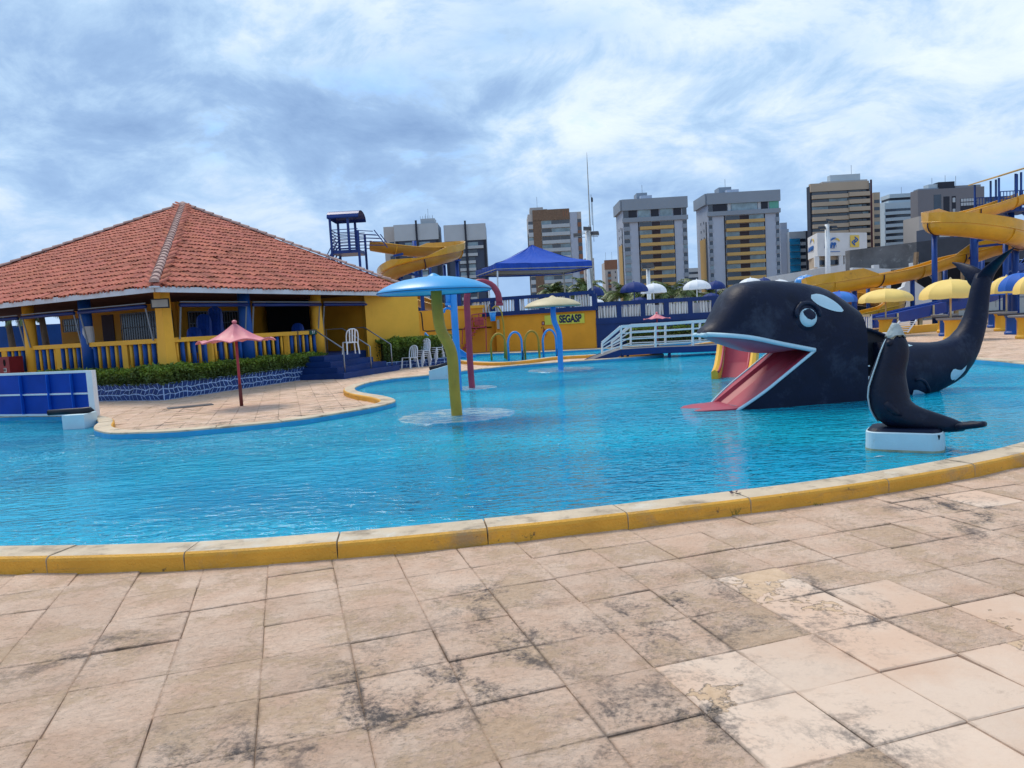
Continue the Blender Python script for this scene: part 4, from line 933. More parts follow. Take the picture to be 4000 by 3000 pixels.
fluke([(3834, 1130, 36, .05), (3852, 1075, 34, -.02), (3880, 1040, 27, -.16), (3908, 1012, 19, -.34), (3936, 987, 11, -.5), (3961, 968, 3, -.64)])
s = MB(); q = smoothpath([tp(3838, 1120, -.12), tp(3850, 1090, -.2), tp(3862, 1060, -.24)], .05)
P3 = lambda pts, off: [gp(3300 + x / 3.16, 1000 + y / 3.16, WC + WN * off, WN) for x, y in pts]
conform(P3([(1292, 1440), (1320, 1400), (1350, 1392), (1390, 1405), (1440, 1408), (1480, 1385), (1517, 1347), (1500, 1410), (1460, 1470), (1420, 1515), (1386, 1545), (1380, 1524), (1345, 1536), (1308, 1515), (1292, 1478)], -.3), tb, 'white_tail_patch', M_ORCW, OR, WN, .008, 5)
conform(P3([(700, 1065), (740, 1050), (800, 1060), (850, 1078), (895, 1108), (840, 1116), (740, 1114)], -.3), tb, 'white_saddle_patch', M_ORCW, OR, WN, .008, 4)
P4 = lambda pts, off: [gp(3300 + x / 2.553, 1350 + y / 2.553, WC + WN * off, WN) for x, y in pts]
conform(P4([(686, 445), (740, 447), (800, 468), (860, 492), (900, 520), (880, 545), (800, 560), (720, 545), (695, 500)], -.4), tb, 'white_belly_patch', M_ORCW, OR, WN, .016, 4)
s = MB(); fn_ = [h_[0] for h_ in [tb.ray_cast(p - WN * 3, WN) for p in P4([(690, 345), (740, 330), (790, 355), (840, 410), (885, 465), (903, 515)], -.4)] if h_[0]]
if len(fn_) > 3: s.loft(smoothpath(fn_, .06), .028, .022, n=8); s.build('belly_fin', M_ORCA, OR, smooth=True)

# ================================================================ SEAL
PC = gz(3530, 1768, WL); PC.z = 0; p0_, p1_ = gz(3375, 1760, WL), gz(3688, 1773, WL); SU = (p1_ - p0_); SU.z = 0; plen = SU.length; SU.normalize(); SN = V((-SU.y, SU.x, 0)); SC_ = (p0_ + p1_) / 2 + SN * .24; SC_.z = 0
PED = thing('pedestal', 'white rounded concrete pedestal standing in the pool under the seal', 'pedestal', tuple(SC_))
def rrect(c, u, n_, a, b, r, z, k=6):
    o = []
    for sx_, sy, a0 in ((1, 1, 0), (-1, 1, 90), (-1, -1, 180), (1, -1, 270)):
        for i in range(k + 1): an = rad(a0 + 90 * i / k); o.append(c + u * (sx_ * (a - r) + math.cos(an) * r) + n_ * (sy * (b - r) + math.sin(an) * r) + V((0, 0, z)))
    return o
pz = gp(3520, 1690, SC_ - SN * .24, SN).z
M_PED = mat('pedestal_paint', (.56, .70, .74), .55, .05, 4, .12, 40, dirt=((.4, .42, .33), .62, .85, 6))
s = MB(); rings = [(PB, 0), (WL + .012, 0), (pz - .012, .004), (pz, .016)]
for z, ins_ in rings: s.v += rrect(SC_, SU, SN, plen / 2 - ins_, .25 - ins_, .14, z)
m_ = 28
for i in range(3):
    for j in range(m_): s.face([i * m_ + j, i * m_ + (j + 1) % m_, (i + 1) * m_ + (j + 1) % m_, (i + 1) * m_ + j])
s.face([3 * m_ + j for j in range(m_)]); s.build('block', M_PED, PED)
s = MB(); s.v += rrect(SC_, SU, SN, plen / 2 + .0025, .2525, .14, WL - .03) + rrect(SC_, SU, SN, plen / 2 + .0025, .2525, .14, WL + .022)
for j in range(m_): s.face([j, (j + 1) % m_, m_ + (j + 1) % m_, m_ + j])
s.build('waterline_scum', mat('waterline_scum', (.38, .37, .24), .8, .3, 9), PED)
s = MB(); s.v += rrect(SC_, SU, SN, plen / 2 - .02, .235, .125, pz + .001) + rrect(SC_, SU, SN, plen / 2 - .05, .21, .11, pz + .03)
for j in range(m_): s.face([j, (j + 1) % m_, m_ + (j + 1) % m_, m_ + j])
s.face([m_ + j for j in range(m_)]); 
SE = thing('seal_statue', 'black seal sculpture sitting on the white pedestal with broken white snout', 'statue', tuple(SC_ + V((0, 0, pz))))
s.build('base', M_ORCA, SE)
M_SEAL = mat('seal_black_paint', (.005, .0085, .024), .48, .25, 6, .3, 30, .25, dirt=[((.035, .038, .052), .60, .8, 4)])
def spt(x, y, off=0.): return gp(x, y, SC_ + SN * off, SN)
m2px = lambda r: r * (SC_.y) / 2900
body = [(3492, 1292, 20), (3493, 1312, 33), (3496, 1335, 44), (3496, 1365, 52), (3488, 1400, 55), (3478, 1430, 57), (3470, 1460, 62), (3466, 1500, 71), (3466, 1540, 77), (3476, 1580, 80), (3505, 1612, 72), (3550, 1632, 56), (3605, 1644, 47), (3660, 1652, 38), (3710, 1660, 29), (3755, 1668, 19), (3775, 1670, 12)]
s = MB(); q = [spt(x, y) for x, y, r in body]; r1 = [m2px(r) for _, _, r in body]
s.loft(q, r1, [max(.03, min(.2, r * (1.0 if i < 9 else .95))) for i, r in enumerate(r1)], n=24, ref=V((0, 0, 1)), p=2.15)
sb = s.build('body', M_SEAL, SE, smooth=True)
md = sb.modifiers.new('sub', 'SUBSURF'); md.levels = md.render_levels = 1
shs = ORG[SE.name]; bvs = BVHTree.FromPolygons([v.co + shs for v in sb.data.vertices], [list(p.vertices) for p in sb.data.polygons])
s = MB(); sn_ = [(3498, 1262, 10), (3497, 1270, 15), (3497, 1283, 21), (3497, 1297, 28), (3496, 1308, 33), (3496, 1318, 38)]
b0 = len(s.v); s.loft([spt(x, y) for x, y, r in sn_], [m2px(r + 1.5) for _, _, r in sn_], [m2px(r + 1.5) * .95 for _, _, r in sn_], n=20, ref=V((0, 0, 1)))
for k, v_ in enumerate(s.v):
    if k >= 5 * 20: s.v[k] = v_ + V((0, 0, .018 * math.sin(k * 1.7) - .012 * math.sin(k * 3.1)))
    s.v[k] = s.v[k] + (s.v[k] - spt(3497, 1290)).normalized() * noise.noise(s.v[k] * 16) * .006
s.build('broken_snout', mat('bare_plaster', (.36, .42, .42), .85, .25, 14, .6, 50), SE, smooth=True)
for k in range(16):   # ragged rim of flaked cyan paint
    pass
# brow / eye bump, neck collar ridge, belly stripe, hind flippers
def seye(x, y, r, nm, m_=M_SEAL, dep=.014):
    c = spt(x, y, -.15); h = bvs.ray_cast(c - SN * 2, SN)[0]
    if h is None: return
    s = MB(); Kn = 14
    for i in range(5):
        t = i / 4
        for k in range(Kn): a = 2 * math.pi * k / Kn; s.v.append(h + SU * math.cos(a) * r * t + V((0, 0, math.sin(a) * r * t)) - SN * (dep * math.sqrt(max(0, 1 - t * t)) - .006 - .0))
    for i in range(4):
        for k in range(Kn): s.face([i * Kn + k, i * Kn + (k + 1) % Kn, (i + 1) * Kn + (k + 1) % Kn, (i + 1) * Kn + k])
    s.build(nm, m_, SE, smooth=True)
seye(3473, 1342, .036, 'eye', dep=.034)
stripe = [(3466, 1310), (3452, 1342), (3437, 1380), (3426, 1415), (3411, 1460), (3397, 1505), (3393, 1545), (3400, 1590), (3414, 1622), (3430, 1645)]
s = MB(); s.loft([spt(x + 3, y, .0) for x, y in stripe], [.006] + [.012] * 8 + [.005], [.05, .09, .12, .13, .15, .17, .17, .15, .11, .06], n=10, ref=SU); s.build('white_belly', M_ORCW, SE, smooth=True)
s = MB(); fl_ = [(3742, 1670, 15, 0), (3775, 1663, 14, -.03), (3810, 1660, 13, -.06), (3838, 1657, 12, -.09), (3850, 1656, 9, -.1)]
s.loft([spt(x, y, -.08 + o) for x, y, r, o in fl_], [m2px(r) for *_, r, o in fl_], [m2px(r) * 1.5 for *_, r, o in fl_], n=12, ref=V((0, 0, 1))); s.build('hind_flipper', M_SEAL, SE, smooth=True)
s = MB(); s.loft([spt(3742, 1662, .06), spt(3800, 1655, .1), spt(3830, 1652, .13)], [m2px(13), m2px(11), m2px(6)], n=10, ref=V((0, 0, 1))); s.build('hind_flipper', M_SEAL, SE, smooth=True)
s = MB(); fp = [(3462, 1570, 12), (3480, 1595, 14), (3500, 1615, 12), (3520, 1625, 6)]; hq = [bvs.ray_cast(spt(x, y, -.2) - SN * 2, SN)[0] for x, y, r in fp]
if all(h is not None for h in hq): s.loft([h + SN * .012 for h in hq], [m2px(r) for *_, r in fp], [.022, .026, .022, .012], n=10, ref=V((0, 0, 1))); s.build('front_flipper', M_SEAL, SE, smooth=True)
s = MB(); q = spt(3668, 1700, -.258); s.loft([q, q - V((0, 0, .02)), q - V((0, 0, .05))], [.012, .01, .003], n=6); s.build('rust_stain', M_BLACK, SE)

# ================================================================ SECOND SLIDE SEEN THROUGH THE MOUTH
SS = gz(2860, 1480, WL); ss = thing('childrens_slide', 'small red chute with yellow sides seen through the open whale mouth', 'slide', (SS.x, SS.y, 0))
def s2(x, y, Y): return gy(x, y, Y)
YF = SS.y + .1
cs = [(0, 0), (.35, .10), (.8, .45), (1.25, .98), (1.7, 1.28), (2.6, 1.45)]
dirS = V((.62, .78, 0)); 
dirS = V((.42, .9, 0)).normalized(); side = V((dirS.y, -dirS.x, 0)); base = SS + V((0, 0, -.25 - WL + .0)); base.z = -.12
lft = MB(); 
def prs(o): return [base + dirS * u + side * o + V((0, 0, z)) for u, z in cs]
s = MB(); W2 = .30; a_, b_ = prs(-W2), prs(W2); a2, b2 = [p for p in a_], [p for p in b_]
for i in range(len(cs) - 1): s.poly([a_[i], b_[i], b_[i + 1], a_[i + 1]])
s.build('chute', M_PINK, ss)
for sg in (-1, 1):
    s = MB(); p = prs(sg * (W2 + .09)); p = smoothpath(p, .15); b = 0
    for q in p: s.v += [q - side * .075 * 1 + V((0, 0, -.3)), q - side * .075 + V((0, 0, .30)), q + V((0, 0, .35)), q + side * .075 + V((0, 0, .30)), q + side * .075 + V((0, 0, -.3))]
    for i in range(len(p) - 1):
        for j in range(4): s.face([i * 5 + j, i * 5 + j + 1, (i + 1) * 5 + j + 1, (i + 1) * 5 + j])
    s.face([0, 1, 2, 3, 4]); s.build('side_wall', M_SUY if 0 else M_YEL, ss, smooth=False)
    s = MB(); s.loft([q - side * sg * .085 + V((0, 0, .30)) for q in p], .03, n=6); s.build('red_edge', M_PINK, ss, smooth=True)

# ================================================================ FOUNTAIN FEATURES
def stem_path(px, base_z=WL):
    bx, by = px[-1]; Bp = gz(bx, by, base_z); return Bp, [gy(x, y, Bp.y) for x, y in px]
def cap(c, r, h, m1, m2, par, n=40):
    s = MB(); s.lathe([(.0, h + .06), (.03, h + .055), (.09, h + .02), (.12, h), (r * .3, h * .95), (r * .55, h * .80), (r * .75, h * .58), (r * .88, h * .36), (r * .96, h * .18), (r, h * .04), (r * .995, -.02), (r * .97, -.03)], c, n, cap=False); o = s.build('cap', m1, par, smooth=True)
    s = MB(); s.lathe([(r * .975, -.02), (r * .9, -.005), (r * .5, .03), (.05, .05)], c, n, cap=False); s.build('underside', m2, par, smooth=True)
    s = MB(); s.lathe([(r + .003, -.006), (r + .004, .004)], c, n, cap=False); s.build('rim_seam', M_INK, par)
px_ = [(1704, 1137), (1706, 1180), (1711, 1230), (1718, 1275), (1733, 1312), (1752, 1345), (1764, 1380), (1770, 1430), (1774, 1500), (1780, 1570), (1785, 1622)]
Bp, sp_ = stem_path(px_); MS = thing('mushroom_fountain', 'large sky blue mushroom fountain with bent ochre stem in the pool', 'fountain', tuple(Bp))
s = MB(); sp_[0] = sp_[0] + V((0, 0, .03)); s.loft(smoothpath(sp_ + [Bp - V((0, 0, .5))], .07), .098, n=20); s.build('stem', M_STEMY, MS, smooth=True)
k_ = Bp.y / 2900; cc = gy(1697, 1139, Bp.y); cap(cc, 222 * k_, 58 * k_, M_CYANC, mat('pale_cyan_lining', (.10, .42, .62), .5), MS)
px_ = [(2160, 1192), (2161, 1225), (2165, 1255), (2175, 1280), (2184, 1305), (2187, 1340), (2189, 1400), (2191, 1443)]
Bc, sp_ = stem_path(px_); MC = thing('mushroom_fountain', 'small cream mushroom fountain with bent blue stem near the far pool edge', 'fountain', tuple(Bc))
s = MB(); s.loft(smoothpath(sp_ + [Bc - V((0, 0, .5))], .1), .086, n=18); s.build('stem', M_CYAN, MC, smooth=True)
k_ = Bc.y / 2900; cc = gy(2159, 1196, Bc.y); cap(cc, 110 * k_, 34 * k_, M_CREAM, mat('cyan_lining', (.03, .3, .6), .5), MC)
M_AWASH = mat('rippled_wet_plate', (.52, .66, .66), .12, .15, 9, .35, 14, .6, dirt=[((.03, .38, .62), .42, .52, 7, (.45, 1, 1)), ((.75, .85, .85), .6, .66, 16, (.4, 1, 1))])
for (P, r, lb) in ((Bp, 1.03, 'pale round splash plate awash at the foot of the large blue mushroom'), (Bc, 1.05, 'pale round splash plate awash at the foot of the cream mushroom'), (gz(1845, 1515, WL), .62, 'pale round splash plate awash at the foot of the rose pipe')):
    s = MB(); s.lathe([(.14, -.05), (r * .97, -.05), (r, -.03), (r, .006), (r - .01, .0145)], (P.x, P.y, 0), 48); tag(s.build('submerged_plate', M_AWASH), lb, 'plate')
# rose cane pipe
Pp = gz(1845, 1515, WL); yy = Pp.y; CP = thing('cane_pipe_shower', 'tall rose cane shaped shower pipe behind the large mushroom', 'shower pipe', tuple(Pp))
q = [gy(x, y, yy) for x, y in ((1844, 1515), (1838, 1440), (1833, 1350), (1828, 1260), (1824, 1190), (1826, 1150), (1840, 1118), (1868, 1102), (1900, 1104), (1928, 1120), (1946, 1150), (1951, 1185))]
s = MB(); s.loft([Pp - V((0, 0, .5))] + smoothpath(q, .08), .078, n=16); s.build('pipe', M_PIPER, CP, smooth=True)
s = MB(); s.loft([q[-1] + V((0, 0, .01)), q[-1] + V((0, 0, -.06))], .09, n=16); s.build('outlet_collar', M_PIPER, CP, smooth=False)
# blue post shower
Pb = gz(1795, 1525, WL); yb = Pb.y; BP = thing('post_shower', 'tall cyan pipe shower standing behind the ochre stem', 'shower pipe', tuple(Pb))
s = MB(); s.loft([Pb - V((0, 0, .5)), gy(1790, 1500, yb), gy(1783, 1350, yb), gy(1776, 1250, yb), gy(1770, 1140, yb)], .083, n=16); s.build('pipe', M_CYAN, BP, smooth=True)
s = MB(); s.loft([gy(1768, 1118, yb), gy(1757, 1116, yb), gy(1751, 1130, yb), gy(1752, 1165, yb), gy(1753, 1188, yb)], .07, n=14); s.build('down_spout', M_CYAN, BP, smooth=True)
s = MB(); s.loft([gy(1753, 1183, yb), gy(1753, 1193, yb)], .085, n=14); s.build('outlet_collar', M_CYAN, BP)
s = MB(); s.loft(smoothpath([gy(1766, 1210, yb), gy(1748, 1202, yb), gy(1737, 1208, yb), gy(1733, 1222, yb)], .05), .03, n=8); s.build('side_tube', M_CYAN, BP, smooth=True)
# arches in the back channel
AC = []
for (x0, x1, yt, yb0, m_, lb) in ((1917, 1976, 1303, 1400, M_STEMY, 'leftmost ochre pipe arch over the back channel'), (1984, 2038, 1297, 1401, M_CYAN, 'leftmost cyan pipe arch over the back channel'), (2049, 2104, 1293, 1397, M_STEMY, 'ochre pipe arch between the two cyan arches'), (2120, 2172, 1288, 1392, M_CYAN, 'cyan pipe arch nearest the cream mushroom stem')):
    P0 = gz(x0, yb0 + 8, WL); Y = P0.y; t = thing('pipe_arch', lb, 'arch', tuple(P0), 'pipe arches over the back channel'); xm = (x0 + x1) / 2
    q = [gy(x0 + 4, yb0 + 10, Y)] + [gy(xm - (x1 - x0) / 2 * math.cos(a), yt + 45 - 45 * math.sin(a), Y) for a in [math.pi * k / 12 for k in range(13)]] + [gy(x1 + 4, yb0 + 10, Y)]
    s = MB(); s.loft(q, .045, n=10); s.build('pipe', m_, t, smooth=True)
    s = MB(); s.loft([gy(x1 + 3, yb0 - 30, Y - .0), gy(x1 + 4, yb0 + 9, Y)], .047, n=10); s.build('dark_foot', M_BLACK if m_ is M_CYAN else m_, t)
# bucket on a thin ochre gooseneck
Bk = gz(1972, 1400, WL); Y = Bk.y; t = thing('gooseneck_pipe', 'thin ochre gooseneck pipe behind the first arch holding a cyan bucket', 'pipe', tuple(Bk))
s = MB(); s.loft([gy(x, y, Y) for x, y in ((1972, 1402), (1971, 1330), (1967, 1270), (1960, 1222), (1948, 1200), (1934, 1196), (1922, 1206))], .035, n=8); s.build('pipe', M_STEMY, t, smooth=True)
bt = thing('bucket', 'cyan tipping bucket hanging from the ochre gooseneck pipe', 'bucket', tuple(gy(1926, 1254, Y)))
c = gy(1926, 1254, Y); s = MB(); s.lathe([(.10, 0), (.145, .38)], c, 14); s.build('pail', M_CYAN, bt, smooth=True)
s = MB(); s.lathe([(.155, .37), (.155, .41)], c, 14); s.build('rim', M_ORCW, bt)
s = MB(); s.loft([c + V((.19 * math.cos(a), 0, .42 + .36 * math.sin(a))) for a in [math.pi * k / 10 for k in range(11)]], .012, n=6); s.build('handle', M_BLACK, bt, smooth=True)
# small sculptures with black roll on white block
def roll(bpx, lab1, lab2, pts, zt, wbl, toppx, Yof=0):
    P = gz(*bpx, WL); t = thing('white_block', lab1, 'block', (P.x, P.y, 0))
    Y = P.y; L0 = gy(pts[0][0], pts[0][1], Y); return P, t
P = gz(288, 1676, WL); c0_, c1_ = gy(246, 1676, P.y), gy(332, 1675, P.y); t0_ = gy(250, 1622, P.y + .1).z
t = thing('white_block', 'white concrete block in the water at the left pool edge', 'block', (P.x, P.y, 0)); s = MB(); dxy = V((c1_.x - c0_.x, 0, 0)); s.prism([V((c0_.x, P.y, PB)), V((c1_.x, P.y, PB)), V((c1_.x - .05, P.y + .55, PB)), V((c0_.x - .0, P.y + .55, PB))], (0, 0, t0_ - PB)); s.build('block', M_PED, t)
t = thing('black_roll', 'black rubber roll lying on the white block by the blue screen', 'roll', tuple(gy(280, 1610, P.y + .3))); s = MB(); q = [gy(x, y, P.y + .3) for x, y in ((192, 1612), (250, 1608), (320, 1604), (352, 1600), (368, 1603))]
s.loft(q, [.055, .057, .06, .058, .01], n=14); s.build('roll_body', M_BLACK, t, smooth=True); s = MB(); s.lathe([(.058, 0), (.058, .01)], (0, 0, 0), 12); s.v = [q[0] + V((-v_.z, v_.x, v_.y)) for v_ in s.v]; s.build('end_face', M_BLACK, t)
P = gz(1710, 1482, WL); c0_, c1_ = gy(1677, 1483, P.y), gy(1750, 1480, P.y)
t = thing('white_block', 'white concrete wedge block behind the ochre mushroom stem', 'block', (P.x, P.y, 0)); s = MB(); zl, zr = gy(1677, 1449, P.y).z, gy(1750, 1428, P.y).z
s.prism([V((c0_.x, P.y, PB)), V((c1_.x, P.y, PB)), V((c1_.x, P.y, zr)), V((c0_.x, P.y, zl))], (0, .6, 0)); s.build('block', M_PED, t)
t = thing('black_roll', 'black rubber roll on the white wedge behind the ochre stem', 'roll', tuple(gy(1710, 1440, P.y))); s = MB(); s.loft([gy(1678, 1441, P.y + .3), gy(1752, 1421, P.y + .3)], .06, n=12); s.build('roll_body', M_BLACK, t, smooth=True)
# dark purple drain patch on the pool floor and a floating leaf
c = gz(250, 2030, WL); s = MB(); s.lathe([(.02, 0), (.14, .004)], (c.x, c.y, WL - .05), 10, cap=False); s.v = [V((v_.x + .25 * (v_.x - c.x), c.y + .35 * (v_.y - c.y), v_.z)) for v_ in s.v]; tag(s.build('floating_rag', mat('purple_cloth', (.05, .03, .16), .8)), 'dark purple rag drifting under the water near the left kerb', 'rag')
c = gz(3435, 1785, WL); s = MB(); s.poly([c + V((-.07, -.01, .006)), c + V((.0, -.02, .012)), c + V((.07, .01, .006)), c + V((0, .02, .008))]); tag(s.build('floating_wrapper', M_WHITE), 'small white scrap floating in front of the seal pedestal', 'litter')
# ================================================================ PINK PARASOL, BLUE SCREEN
def rigid_parasol(c, htot, r, hc, label, group=None):
    t = thing('parasol', label, 'parasol', tuple(c), group); s = MB(); s.loft([c - V((0, 0, .02)), c + V((0, 0, .5))], .04, n=10); s.build('foot_sleeve', mat('worn_red_foot', (.13, .03, .03), .6), t, smooth=True)
    s = MB(); s.loft([c + V((0, 0, .48)), c + V((0, 0, htot - .1))], .03, n=10); s.build('pole', M_PIPER, t, smooth=True)
    s = MB(); K = 8; NS = 7; M = 10
    for i in range(M + 1):
        tt = i / M
        for k in range(K * NS):
            a = 2 * math.pi * (k / (K * NS)) + .2; ph = (k % NS) / NS; sag = math.sin(math.pi * ph); rr_ = r * tt * (1 - .10 * sag * tt)
            z = htot - hc * (1 - (1 - tt) ** 1.75) + .0 + hc * .16 * sag * tt * tt - hc * .09 * sag * math.sin(math.pi * tt) ; s.v.append(c + V((rr_ * math.cos(a), rr_ * math.sin(a), z)))
    n_ = K * NS
    for i in range(M):
        for k in range(n_): s.face([i * n_ + k, i * n_ + (k + 1) % n_, (i + 1) * n_ + (k + 1) % n_, (i + 1) * n_ + k])
    cn = s.build('canopy', M_UMBP, t, auto=28); md = cn.modifiers.new('th', 'SOLIDIFY'); md.thickness = .02
    s = MB(); s.lathe([(.05, htot - .02), (.06, htot + .02), (.02, htot + .05)], c, 10); s.build('finial', M_UMBP, t); return t
c = gz(944, 1586); k_ = c.y / 2900; hb0 = gy(905, 1259, c.y); rigid_parasol(V((c.x - .0, c.y, 0)), hb0.z, 150 * k_, hb0.z - gy(905, 1336, c.y).z, 'faded pink rigid parasol with scalloped rim on a red pole')
SCR = thing('pool_screen', 'blue mesh safety screen with white frame on the left pool kerb', 'screen', gz(370, 1625, CT))
e1 = gz(372, 1624, CT); e0 = gz(0, 1627, CT); d = (e0 - e1); d.z = 0; d.normalize(); H1 = gy(362, 1446, e1.y).z; Lg = (e0 - e1).length + 2.5
s = MB(); s.bar(up0(e1, CT), up0(e1, H1), .16, .12); s.build('end_post', M_WHITE, SCR)
e1b = e1 + d * .1
s = MB(); s.bar(up0(e1b, H1 - .02), up0(e1b + d * Lg, H1 - .02), .06, .05); s.build('top_rail', M_WHITE, SCR)
mz = gy(350, 1537, e1.y).z; s = MB(); s.bar(up0(e1b, mz), up0(e1b + d * Lg, mz), .07, .03); s.build('middle_rail', M_WHITE, SCR)
s = MB(); s.bar(up0(e1b, CT + .03), up0(e1b + d * Lg, CT + .03), .07, .04); s.build('bottom_rail', M_WHITE, SCR)
s = MB(); s.bar(up0(e1b, (mz + H1) / 2), up0(e1b + d * Lg, (mz + H1) / 2), .012, H1 - mz - .04); s.build('mesh_sheet', M_MESHB, SCR); s = MB(); s.bar(up0(e1b, (mz + CT) / 2), up0(e1b + d * Lg, (mz + CT) / 2), .012, mz - CT - .04); s.build('mesh_sheet', M_MESHB, SCR)
nn = V((-d.y, d.x, 0)); nn = nn if nn.y < 0 else -nn
for x in (293, 200, 94):
    q = gp(x, 1560, e1b, nn); q.z = 0; s = MB(); s.bar(q + nn * .018 + V((0, 0, CT + .05)), q + nn * .018 + V((0, 0, H1 - .06)), .17, .008); s.build('strap', M_MESHL, SCR)
# ================================================================ DECK BUILDING WITH THE SIGN, BLUE FENCE
g0, g1 = gz(1942, 1373), gz(2329, 1359); dG = (g1 - g0).normalized(); nG = V((dG.y, -dG.x, 0)); 
def onG(px, py, o=0.): return gp(px, py, g0 + nG * o, nG)
LG = (g1 - g0).length; zB = 1.93; zT = onG(2106, 1150).z
DB = thing('pool_bar_building', 'yellow pool bar building with blue roof terrace railing and club sign', 'building', tuple(g0))
s = MB(); s.prism([g0, g1, g1 - nG * 7, g0 - nG * 7], (0, 0, zB)); s.build('wall', M_YELD, DB)
s = MB(); s.prism([g0 - dG * 1.7 + nG * .14 + V((0, 0, zB)), g1 + dG * .12 + nG * .14 + V((0, 0, zB)), g1 + dG * .12 - nG * 7 + V((0, 0, zB)), g0 - dG * 1.7 - nG * 7 + V((0, 0, zB))], (0, 0, .22)); s.build('floor_band', M_BLUED, DB)
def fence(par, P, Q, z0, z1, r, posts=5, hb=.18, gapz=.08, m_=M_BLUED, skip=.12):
    d = (Q - P); Ln = d.length; d.normalize()
    s = MB(); s.bar(up0(P, z1 - hb / 2), up0(Q, z1 - hb / 2), .2, hb); s.build('top_rail', m_, par)
    for k in range(posts + 1):
        q = P + d * (Ln * k / posts); s = MB(); s.bar(up0(q, z0), up0(q, z1 - hb), .18, .24, upv=d); s.build('post', m_, par)
    x = .2
    while x < Ln - .15:
        fr = (x / Ln * posts) % 1
        if .05 < fr < .95 and r.random() > skip:
            q = P + d * x; le = r.uniform(-.045, .045); s = MB(); w_ = r.uniform(.07, .125); s.bar(up0(q, z0 - .01), up0(q + d * le, z1 - hb), w_, .07, upv=d); s.build('baluster', M_WHITEW if r.random() < .75 else M_WHITE, par)
        x += r.uniform(.125, .165)
rr = random.Random(31)
F1 = tag(thing('terrace_railing', 'blue railing with crooked white balusters on the yellow bar building', 'railing', tuple(g0 + V((0, 0, zB + .22)))))
fence(F1, g0 - dG * 1.55 + nG * .05, g1 + dG * .05 + nG * .05, zB + .22, zT, rr, 5)
q0 = g0 - dG * 1.55 + nG * .05; fence(F1, q0 - nG * 3.5 - dG * .8, q0, zB + .22, zT, rr, 2)
# sign
SG = thing('club_sign', 'yellow green sign with dark blue lettering SEGASP behind the cream mushroom stem', 'sign', tuple(onG(2230, 1248)))
a_, b_ = onG(2128, 1252, .03), onG(2283, 1242, .03); zc = (a_.z + b_.z) / 2; s = MB(); hs = .50; s.bar(up0(a_, zc), up0(b_, zc), .04, hs); s.build('board', M_SIGN, SG)
textmesh('SEGASP', 'lettering', M_INK, SG, face_mat(up0(onG(2229, 1246), zc) + nG * .06, dG), .53, .02, .70, .006)
# extinguisher with notice
EX = thing('fire_extinguisher', 'red fire extinguisher hanging on the yellow wall between the arches', 'extinguisher', tuple(onG(2126, 1290)))
c = onG(2126, 1300, .1); s = MB(); s.loft([c + V((0, 0, -.14)), c + V((0, 0, .12)), c + V((0, 0, .2))], [.07, .07, .03], n=10); s.build('cylinder', M_RED, EX, smooth=True)
s = MB(); s.loft([c + V((0, 0, .2)), c + V((-.06, 0, .32)), c + V((-.14, 0, .3)), c + V((-.1, 0, .22))], .018, n=6); s.build('hose', M_BLACK, EX, smooth=True)
s = MB(); q = onG(2122, 1263, .03); s.box(q, (.16, .02, .2)); s.build('notice', M_RED, EX); textmesh('1', 'figure', M_WHITE, EX, face_mat(q + nG * .015, dG), .16, .004)
DO = thing('wall_lamp_box', 'small grey wall box beside the bar building corner door', 'box', tuple(onG(1945, 1270))); s = MB(); s.box(onG(1946, 1267, .06), (.14, .1, .5)); s.build('housing', M_LAMPG, DO)
# red steel stair
RS = thing('red_steel_stair', 'red steel stair with caged landing beside the bar building', 'stair', tuple(gz(1850, 1380)))
Y = g0.y - .9; T = lambda x, y, o=0: gy(x, y, Y + o)
for o in (0, .7):
    for p, q in (((1805, 1372), (1865, 1275)), ((1805, 1345), (1807, 1290)), ((1807, 1290), (1850, 1240)), ((1843, 1230), (1897, 1222)), ((1897, 1222), (1900, 1372)), ((1843, 1230), (1846, 1280)), ((1870, 1225), (1873, 1278)), ((1846, 1255), (1898, 1248)), ((1846, 1280), (1900, 1275))):
        s = MB(); s.bar(T(*p, o), T(*q, o), .05, .05); s.build('rail', M_PIPER, RS)
for k in range(8):
    a = T(1808 + 57 * k / 8, 1370 - 95 * k / 8); s = MB(); s.box(a + V((0, .35, 0)), (.25, .7, .03)); s.build('tread', M_PIPER, RS)
s = MB(); s.box(T(1872, 1279, .35), (.8, .8, .04)); s.build('landing', M_PIPER, RS)
RC = thing('red_ice_box', 'red box standing on the landing of the red steel stair', 'box', tuple(T(1872, 1270, .5))); s = MB(); s.box(T(1872, 1255, .4), (.5, .35, .45)); s.build('box_body', mat('pale_red_box', (.45, .1, .1), .5), RC)
